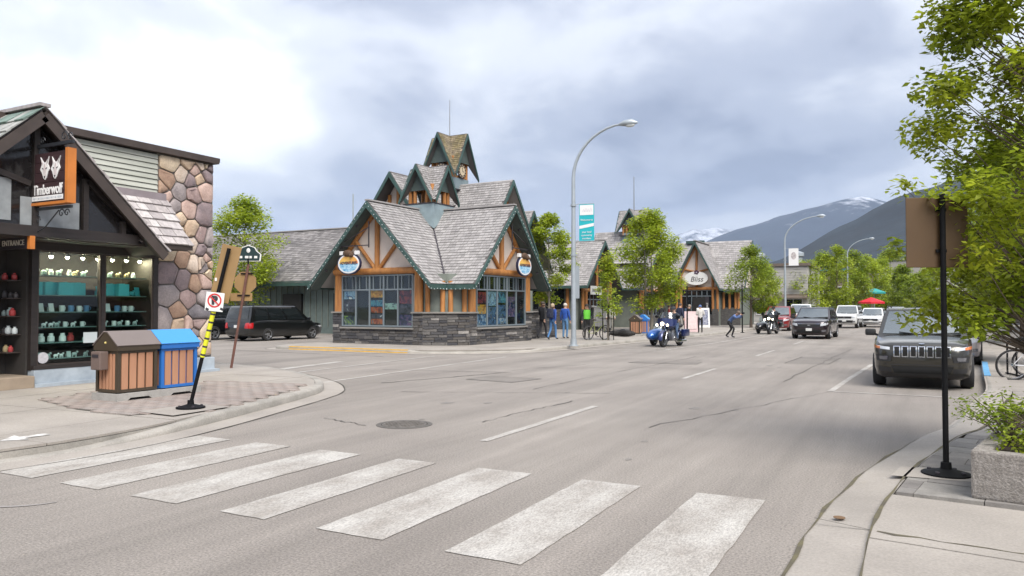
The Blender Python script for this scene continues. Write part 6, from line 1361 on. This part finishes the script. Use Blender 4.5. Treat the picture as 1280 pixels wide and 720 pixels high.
def tree(name, label, loc, H, r, zb, nclus, nleaf, size, seed, lm, bark=BARK, shape='oval', group='street trees', stems=1, tr=.09, crad=.34, lean=(0, 0), gap=0.0, inner=.06):
    rr = random.Random(seed); t = thing(name, label, 'tree', loc, 0, group); tb = MB(); cl = []
    for s in range(stems):
        ox, oy = (rr.uniform(-.35, .35), rr.uniform(-.35, .35)) if stems > 1 else (0, 0); n = 7
        path = [(ox+lean[0]*k/n+rr.uniform(-.04, .04)*k/n*H*.2, oy+lean[1]*k/n+rr.uniform(-.04, .04)*k/n*H*.2, H*.92*k/n) for k in range(n+1)]; path[0] = (ox, oy, -.06)
        tb.tube(path, [tr*(1.35 if k == 0 else 1)*(1-.9*k/n)+.006 for k in range(n+1)], 10)
    for k in range(nclus):
        zt = rr.random()**(1.25 if shape == 'wide' else .9); z = zb+(H-zb)*zt
        if shape == 'oval': env = r*(sin(pi*min(1, max(0.04, zt*.90+.10)))**.65)
        elif shape == 'cone': env = r*(1-zt)**.75*(.55+.45*min(1, zt*5))+.12
        else: env = r*(1.0 if zt < .42 else 1-.62*((zt-.42)/.58)**.8)*(.8+.2*min(1, zt*6))
        a = rr.uniform(0, 2*pi); q = env*sqrt(rr.uniform(inner, 1.0)); c = Vector((cos(a)*q+lean[0]*z/H, sin(a)*q+lean[1]*z/H, z+rr.uniform(-.1, .1)))
        z0 = max(zb*.75, z-q*rr.uniform(.5, .9)-.2); st_ = Vector((lean[0]*z0/H, lean[1]*z0/H, z0)); mid = st_*.45+c*.55+Vector((0, 0, -.06*q))
        tb.tube([st_, mid, c], [max(.007, tr*.22*(1-z0/H)+.005), .006*H/6, .003], 5)
        rc = r*crad*rr.uniform(.65, 1.25); cl.append((c, rc, max(3, int(nleaf*rr.uniform(.6, 1.3)*(rc/(r*crad))**2))))
    tb.obj('trunk', bark, t, 50); leaf_mesh('crown', cl, size, seed, lm, t); return t
tree('street_tree', 'bright green tree standing in front of the long grey roof', (-37.3, 34.6, 0), 8.3, 2.5, 2.2, 80, 170, .20, 1, LF_BRIGHT, shape='oval', crad=.28)
tree('street_tree', 'narrow bright tree just right of the pavilion', (-19.0, 40.8, SW), 6.9, 1.5, 2.0, 64, 170, .17, 2, LF_BRIGHT, BARKP, crad=.3)
tree('young_tree', 'slim young tree inside the black guard behind the bicycle', (-12.75, 34.0, SW), 4.1, .66, 1.3, 46, 80, .13, 3, LF_BRIGHT, BARKP, 'cone', tr=.04, crad=.42)
tree('street_tree', 'large bright tree in front of the second timber building', (-15.3, 48.5, SW), 7.5, 2.35, 1.8, 105, 210, .19, 4, LF_BRIGHT, BARKP, stems=2, crad=.27)
tree('street_tree', 'tree with thin crown right of the far gabled shop', (-10.9, 59.9, SW), 5.9, 2.0, 1.5, 58, 130, .19, 5, LF_MID, BARK, crad=.27)
tree('street_tree', 'small tree beyond the far shop beside the lamp post', (-12.2, 73, SW), 5.3, 1.7, 1.2, 60, 170, .22, 6, LF_BRIGHT, BARK, crad=.3)
for i, (px, Z, H, r, lab) in enumerate(((1008, 84, 6.8, 2.5, 'leafy tree right of the portrait banner'), (1028, 96, 8.4, 2.4, 'second leafy tree behind the plum black car'), (1046, 88, 8.6, 2.1, 'tallest leafy tree in the far row'), (1066, 104, 9.2, 2.7, 'leafy tree below the farthest lamp arm'), (1084, 120, 9.6, 3.0, 'leafy tree left of the red parasol'), (1114, 175, 14.5, 4.6, 'broad leafy tree right of the red parasol'), (1142, 190, 12.0, 4.6, 'last leafy tree at the far end of the street'), (985, 100, 6.4, 2.6, 'low leafy tree behind the portrait banner lamp'), (1166, 150, 9.5, 3.8, 'leafy tree at the far end above the parked cars'), (1128, 140, 9.0, 3.2, 'leafy tree filling the gap right of the teal parasol'), (1100, 150, 11.0, 3.4, 'leafy tree rising behind the teal parasol'), (1150, 120, 7.0, 2.6, 'low leafy tree left of the brown sign'))):
    x, y = az_pt(px, Z); tree('street_tree', lab, (x, y, 0), H, r, H*.16, 60, 150, .26*Z/95, 20+i, LF_MID if i % 2 else LF_BRIGHT, BARK, crad=.3)
tree('street_tree', 'near leafy tree overhanging the right pavement and brown sign', (1.27, 9.5, SWR), 6.2, 1.48, 1.42, 225, 190, .088, 40, LF_NEAR, BARK, 'wide', tr=.09, crad=.17, inner=.10)
tree('street_tree', 'leafy tree behind the bicycle rack', (3.2, 25.5, SWR), 6.6, 2.2, 1.9, 120, 220, .17, 41, LF_MID, BARK, tr=.12, crad=.28)
tree('street_tree', 'leafy tree further along the right pavement', (4.3, 40, SWR), 7, 2.4, 1.8, 110, 200, .20, 42, LF_BRIGHT, BARK, tr=.12, crad=.28)
tree('street_tree', 'distant leafy tree on the right pavement', (5.5, 58, SWR), 7, 2.6, 1.8, 100, 180, .22, 43, LF_MID, BARK, tr=.12, crad=.28)
tree('street_tree', 'farthest leafy tree on the right pavement', (6.0, 78, SWR), 8, 3.0, 1.8, 90, 170, .26, 44, LF_BRIGHT, BARK, tr=.12, crad=.28)
# planting in the concrete box
def shrub(label, x, y, H, r, n, nl, size, seed, lm, stems=9):
    rr = random.Random(seed); M_ = Matrix.Translation((.42, 7.5, SWR)) @ Matrix.Rotation(radians(-12), 4, 'Z'); p = M_ @ V3(x, y, .34)
    t = thing('shrub', label, 'shrub', p, 0, 'planting in the concrete planter'); tb = MB(); cl = []
    for k in range(n):
        a = rr.uniform(0, 2*pi); q = r*sqrt(rr.random()); c = Vector((cos(a)*q, sin(a)*q, H*rr.uniform(.35, 1.0)*(1-.3*q/r))); tb.tube([(0, 0, -.05), (c.x*.4, c.y*.4, c.z*.6), c], [.008, .006, .003], 5); cl.append((c, .10+.05*rr.random(), nl))
    tb.obj('stems', BARK, t); leaf_mesh('foliage', cl, size, seed, lm, t); return t
shrub('twiggy shrub with small yellow green leaves hanging over the planter rim', .5, .75, .62, .55, 46, 34, .055, 1, LF_MID)
shrub('bright lime low plant at the front of the planter', .85, .35, .26, .26, 26, 34, .05, 2, leafmat('leaf_lime', (.26, .34, .02), (.18, .26, .02)))
shrub('tall dark twiggy shrub at the back of the planter', 1.15, .85, .85, .5, 40, 26, .055, 3, LF_DARK)
shrub('sparse sprawling shrub reaching over the kerb side of the planter', .15, 1.05, .5, .5, 30, 22, .05, 4, LF_MID)
shrub('yellowish tuft at the planter corner', .35, .3, .22, .16, 14, 22, .045, 5, LF_NEAR)
# ------------------------------------------------------------------ further buildings
random.seed(61)
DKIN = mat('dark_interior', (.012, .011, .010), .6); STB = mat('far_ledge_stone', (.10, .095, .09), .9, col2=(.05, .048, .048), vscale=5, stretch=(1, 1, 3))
def gable_house(name, label, loc, rz, L_, hs, zr, ze, wall_h, fine=True, hw=None, posts=True, end='post', stucco=True, doorway=False, m=SHG_):
    """simple gabled block: ridge along local y, gable end facing -y at y=0, roof overhanging"""
    t = thing(name, label, 'building', loc, rz); hw = hw or hs*.75; kk = (zr-ze)/hs
    for s in (-1, 1): slope(t, (0, -.7, 0), Y, X*s, zr, ze, hs, full(0, L_+.7), fine=fine, m=m, course=.22, wd=.26)
    rakes(t, (0, -.7, 0), X, hs, zr, ze, -Y); MB().beam((0, -.75, zr+.03), (0, L_, zr+.03), .22, .06).obj('ridge_cap', m, t)
    for s in (-1, 1): MB().beam((s*hs, -.7, ze-.06), (s*hs, L_, ze-.06), .06, .2).obj('fascia', GRN, t)
    MB().box((0, L_/2+.15, wall_h/2), (2*hw, L_-.3, wall_h)).obj('wall', GRN2, t)
    pz = lambda x: zr-kk*abs(x)-.25
    if stucco: MB().prism([(-hw, 0, wall_h-.5), (hw, 0, wall_h-.5), (hw, 0, pz(hw)), (0, 0, pz(0)), (-hw, 0, pz(hw))], (0, .12, 0)).obj('gable_panel', STUC if stucco is True else stucco, t)
    for s in (-1, 1):
        for x in (hw, hw*.78): MB().tube([(s*x, -.1, 1.2), (s*x, -.1, pz(x))], .11, 8).obj('post', LOG, t, 40)
        MB().tube([(s*hw, -.08, pz(hw)-.05), (0, -.08, pz(0)-.05)], .09, 8).obj('rafter', LOG, t, 40)
        MB().tube([(s*.15, -.08, pz(0)*.66), (s*hw*.6, -.08, pz(hw*.6)-.1)], .08, 8).obj('strut', LOG, t, 40)
        MB().box((s*(hw+.02)*.9, -.16, .7), (hw*.28, .24, 1.4)).obj('stone_pier', STB, t)
    MB().tube([(0, -.08, wall_h-.4), (0, -.08, pz(0))], .10, 8).obj('king_post', LOG, t, 40); MB().tube([(-hw, -.1, wall_h-.45), (hw, -.1, wall_h-.45)], .13, 8).obj('cross_beam', LOG, t, 40)
    wz = (wall_h-.6+.9)/2; wd_ = MB().box((0, -.03, wz), (hw*1.5, .05, wall_h-1.5)).obj('window', DGL, t); fb = MB()
    for i in range(7): fb.box((-hw*.75+i*hw*.25, -.07, wz), (.06, .05, wall_h-1.5))
    for z in (.9, wall_h-1.1, wall_h-.6): fb.box((0, -.07, z), (hw*1.5, .05, .07))
    fb.obj('frame', WFRM, wd_); MB().box((0, -.12, .45), (hw*1.56, .2, .9)).obj('stone_wall', STB, t)
    return t
def side_posts(t, x, y0, y1, n, h, sgn):
    """row of posts, stone plinth and dark bays along a side wall"""
    MB().box((x+sgn*.08, (y0+y1)/2, .7), (.2, y1-y0, 1.4)).obj('stone_wall', STB, t)
    for k in range(n+1): MB().tube([(x+sgn*.14, y0+(y1-y0)*k/n, 1.35), (x+sgn*.14, y0+(y1-y0)*k/n, h)], .12, 8).obj('post', LOG, t, 40)
    for k in range(n): MB().box((x+sgn*.04, y0+(y1-y0)*(k+.5)/n, 2.1), (.06, (y1-y0)/n-.6, 1.4)).obj('window', DGL, t)
# long wing behind the parked minivan
WG = thing('long_wing', 'long low green wing with a grey shingle roof behind the minivan', 'building', (-38, 37.2, 0))
MB().box((0, 3.5, 1.75), (27, 6.6, 3.5)).obj('wall', mat('teal_grey_siding', (.13, .165, .155), .8, var=.2), WG)
for k in range(54): MB().box((-13.4+k*.5, .17, 1.9), (.05, .05, 3.0)).obj('batten', GRN2, WG)
slope(WG, (-14.5, 4.5, 0), X, -Y, 7.2, 3.25, 5.4, full(0, 29), m=mat('dark_grey_shingle', (.22, .205, .20), .85, col2=(.15, .14, .138), vscale=.8, island=.34), course=.24, wd=.3); slope(WG, (-14.5, 4.5, 0), X, Y, 7.2, 3.25, 5.4, full(0, 29), fine=False)
MB().beam((-14.5, -.92, 3.18), (14.5, -.92, 3.18), .07, .3).obj('fascia', GRN, WG); MB().beam((-14.5, 4.5, 7.25), (14.5, 4.5, 7.25), .25, .07).obj('ridge_cap', SHG_, WG)
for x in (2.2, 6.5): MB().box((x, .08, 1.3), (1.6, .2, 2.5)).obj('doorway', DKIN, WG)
MB().box((9.0, -.05, 1.6), (1.5, .4, 3.2)).obj('stone_pier', STB, WG); MB().tube([(3.5, 4.5, 7.2), (3.5, 4.5, 9.6)], .05, 6).obj('vent_pipe', GALV, WG)
rl_ = thing('white_railing', 'low white slatted railing beyond the minivan', 'railing', (-27.4, 33.9, 0)); MB().beam((-1.4, 0, .95), (2.4, 0, .95), .06, .08).obj('rail', SGW, rl_); MB().beam((-1.4, 0, .2), (2.4, 0, .2), .06, .08).obj('rail', SGW, rl_)
for k in range(16): MB().box((-1.35+k*.245, .0, .55), (.09, .03, .8)).obj('slat', SGW, rl_)
# second timber building with truss gable facing the street
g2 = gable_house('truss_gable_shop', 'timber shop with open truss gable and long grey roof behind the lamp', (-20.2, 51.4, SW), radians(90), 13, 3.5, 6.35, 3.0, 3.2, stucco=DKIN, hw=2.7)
MB().cbox((-.6, -.25, 2.75), (2.1, .06, .62), .01).obj('sign_board', SGW, g2); [MB().box((-1.3+k*.2, -.285, 2.75), (.12, .01, random.Random(k).uniform(.16, .26))).obj('worn_letter', INK, g2) for k in range(8)]
side_posts(g2, -2.7, 1, 9, 4, 3.0, -1)
# building with the second lantern
LT = gable_house('lantern_building', 'grey roofed building with a small timber lantern behind the large tree', (-18.5, 58.8, SW), radians(90), 10, 3.6, 6.2, 3.0, 3.3, hw=2.8)
lb_ = V3(0, 1.3, 0)
for s in (-1, 1): slope(LT, lb_+V3(0, -1.5, 0), Y, X*s, 7.7, 5.0, 2.0, full(0, 4.8), fine=(s < 0), course=.24, wd=.28)
rakes(LT, lb_+V3(0, -1.5, 0), X, 2.0, 7.7, 5.0, -Y); MB().box((0, 2.2, 5.4), (2.4, 4.0, 1.6)).obj('core_wall', GRN2, LT)
belfry(LT, lb_, 7.3, 9.4, 7.6, 1.05, 1.2, .68, SHG_); MB().tube([lb_+V3(0, 0, 9.3), lb_+V3(0, 0, 12.1)], [.05, .03], 6).obj('lightning_rod', MATS['steel_grey'], LT)
MB().box((0, 1.3, 7.1), (1.5, 1.5, .8)).obj('lantern_base', LEAD, LT)
lk = gable_house('link_roof', 'plain grey roof joining the timber shops behind the large tree', (-22.5, 66, SW), radians(90), 8, 4.0, 6.4, 3.1, 3.3, hw=3.2)
# far gabled shop with oval sign
BS = gable_house('far_gabled_shop', 'far shop with steep cream gable and white oval sign', (-16.3, 65.0, SW), 0, 5, 2.1, 7.2, 3.1, 3.6, hw=1.75)
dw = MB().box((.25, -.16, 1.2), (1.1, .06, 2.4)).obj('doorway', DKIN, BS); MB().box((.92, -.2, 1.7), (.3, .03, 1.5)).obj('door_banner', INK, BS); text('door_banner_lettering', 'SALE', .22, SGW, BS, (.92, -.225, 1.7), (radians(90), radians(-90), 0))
bs2 = thing('far_shop_body', 'broad grey roof with green trim behind the far oval sign gable', 'building', (-17.5, 69.5, SW), 0)
slope(bs2, (-5, 0, 0), X, -Y, 7.5, 3.0, 3.9, full(0, 10), course=.24, wd=.28); slope(bs2, (-5, 0, 0), X, Y, 7.5, 3.0, 3.9, full(0, 10), fine=False)
MB().box((0, 0, 1.65), (9.0, 6.6, 3.3)).obj('wall', GRN2, bs2); MB().prism([(4.5, -3.3, 3.3), (4.5, 3.3, 3.3), (4.5, 0, 7.1)], (.06, 0, 0)).obj('gable_panel', STUC, bs2); rakes(bs2, (5, 0, 0), Y, 3.9, 7.5, 3.0, X); MB().beam((-5, -3.92, 2.95), (5, -3.92, 2.95), .06, .22).obj('fascia', GRN, bs2)
MB().box((3.6, -3.36, .75), (2.0, .16, 1.5)).obj('stone_wall', STB, bs2); MB().box((-3.2, -3.36, .75), (2.6, .16, 1.5)).obj('stone_wall', STB, bs2)
for x in (2.75, 3.2, 3.7, 4.2, 4.45, -2.2, -3.0, -3.8, -4.4): MB().tube([(x, -3.36, 1.4), (x, -3.36, 3.3)], .11, 8).obj('post', LOG, bs2, 40)
for x in (3.45, 3.95): MB().box((x, -3.33, 2.3), (.28, .04, 1.5)).obj('window', DGL, bs2)
MB().box((0, -.2, 7.5), (1.6, .5, .25)).obj('roof_vent', GRN, bs2)
OS = thing('oval_shop_sign', 'white oval shop sign with dark script and leaf on the far gable', 'sign', (-16.25, 64.5, 4.15)); n = 24
MB().prism([(1.0*cos(2*pi*k/n), 0, .58*sin(2*pi*k/n)) for k in range(n)], (0, .08, 0)).obj('board', SGW, OS); text('lettering', 'Bliss', .62, INK, OS, (.05, -.008, -.1), (radians(90), 0, 0), shear=.25); b = MB()
for k in range(5): a = k*2*pi/5; b.ball((.05+.14*cos(a), -.02, .5+.12*sin(a)), (.09, .02, .08), 6, 5)
b.obj('leaf_emblem', mat('plum_ink', (.05, .015, .05), .6), OS)
# flat roofed store, street end, right side
def flat_store(name, label, loc, rz, W_, D_, H, wallm, fasc, floors=1, nwin=5):
    t = thing(name, label, 'building', loc, rz); MB().box((0, D_/2, H/2), (W_, D_, H)).obj('wall', wallm, t); MB().box((0, D_/2-.1, H+.12), (W_+.4, D_+.4, .3)).obj('parapet', fasc, t)
    for fl in range(floors):
        for k in range(nwin):
            x = -W_/2+W_*(k+.5)/nwin; w_ = MB().box((x, -.03, 1.6+fl*3.0), (W_/nwin*.62, .06, 1.7)).obj('window', DGL, t); fb = MB()
            for q in (-.31, 0, .31): fb.box((x+q*W_/nwin, -.08, 1.6+fl*3.0), (.07, .05, 1.7))
            for q in (-.85, .85): fb.box((x, -.08, 1.6+fl*3.0+q), (W_/nwin*.62, .06, .08))
            fb.obj('frame', SGW, w_)
    aw = MB(); aw.prism([(-W_/2, 0, 3.0), (-W_/2, -1.1, 2.6), (-W_/2, -1.1, 2.5), (-W_/2, 0, 2.6)], (W_, 0, 0)); aw.obj('awning', fasc, t)
    return t
PSID = mat('pale_lap_siding', (.40, .385, .36), .8, var=.15, vscale=1.5, stretch=(.2, .2, 6)); MUD = mat('mud_brown_wall', (.13, .10, .08), .85, var=.2); GRYW = mat('grey_wall', (.30, .285, .27), .85, var=.15)
fs = flat_store('flat_roof_store', 'low store with pale lap siding and roof vents behind the far trees', (-17.5, 88, SW), 0, 15, 12, 6.1, PSID, MUD, 1, 5)
for k in range(9): MB().box((0, -.04, 3.4+k*.3), (14.9, .05, .27), (.06, 0, 0)).obj('lap_board', PSID, fs)
for x in (2.0, 6.2): MB().lathe([(.4, 6.2), (.4, 7.2), (.6, 7.3), (.6, 7.7), (0, 7.9)], 12, (x, 3, 0)).obj('roof_vent', GALV, fs, 40)
MB().tube([(5.6, 1.5, 6.2), (5.6, 1.5, 7.5)], .25, 10).obj('vent_pipe', SGW, fs)
flat_store('street_end_shop', 'brown shop with teal sign at the far end of the street', (-18, 152, 0), radians(12), 24, 14, 8.5, MUD, mat('teal_awning', (.03, .22, .26), .6), 2, 7)
flat_store('grey_end_block', 'plain grey block closing the far end of the street', (6, 205, 0), 0, 34, 14, 13.0, GRYW, GRYW, 3, 9)
flat_store('right_row_building', 'two storey brown row building along the right pavement', (9.5, 112, 0), radians(-90), 60, 12, 7.5, MUD, mat('row_green', (.05, .09, .08), .7), 2, 14)
flat_store('brick_row_building', 'red brown row building nearer on the right pavement', (8.6, 54, 0), radians(-90), 40, 12, 7.0, mat('red_brown_wall', (.22, .11, .08), .85, var=.2), MUD, 2, 10)
flat_store('left_row_building', 'grey row building on the left beyond the lap sided store', (-26, 118, 0), radians(35), 26, 12, 7.0, GRYW, MUD, 2, 7)
# parasols
def parasol(label, x, y, r, h, m):
    t = thing('parasol', label, 'parasol', (x, y, 0)); MB().tube([(0, 0, 0), (0, 0, h)], .05, 6).obj('pole', GALV, t); b = MB(); n = 8
    b.add([(0, 0, h+.1)]+[(r*cos(2*pi*k/n), r*sin(2*pi*k/n), h-r*.32) for k in range(n)]+[(r*cos(2*pi*k/n), r*sin(2*pi*k/n), h-r*.32-.25) for k in range(n)], [(0, 1+k, 1+(k+1) % n) for k in range(n)]+[(1+k, 9+k, 9+(k+1) % n, 1+(k+1) % n) for k in range(n)]); b.obj('canopy', m, t); MB().lathe([(0, 0), (.35, 0), (.3, .1), (0, .1)], 10).obj('base', PADC, t)
x, y = az_pt(1089, 100); parasol('red parasol at the far cafe behind the white car', x, y, 1.6, 2.9, mat('parasol_red', (.55, .015, .03), .7)); x, y = az_pt(1093, 112); parasol('teal parasol behind the red parasol', x, y, 1.5, 4.4, mat('parasol_teal', (.02, .25, .24), .7))
# ------------------------------------------------------------------ damp air between here and the mountains
hz = MB(); hz.add([(-13600, -13600, -1.2), (13600, -13600, -1.2), (13600, 13600, -1.2), (-13600, 13600, -1.2), (-13600, -13600, 1800), (13600, -13600, 1800), (13600, 13600, 1800), (-13600, 13600, 1800)], [(3, 2, 1, 0), (4, 5, 6, 7), (0, 1, 5, 4), (1, 2, 6, 5), (2, 3, 7, 6), (3, 0, 4, 7)])
hm = bpy.data.materials.new('haze'); hm.use_nodes = True; t = hm.node_tree; t.nodes.clear()
pv = t.nodes.new('ShaderNodeVolumePrincipled'); pv.inputs['Color'].default_value = (.58, .72, 1.0, 1); pv.inputs['Density'].default_value = .000055; pv.inputs['Anisotropy'].default_value = .0
t.links.new(pv.outputs[0], t.nodes.new('ShaderNodeOutputMaterial').inputs['Volume'])
stuff(hz.obj('haze', hm))
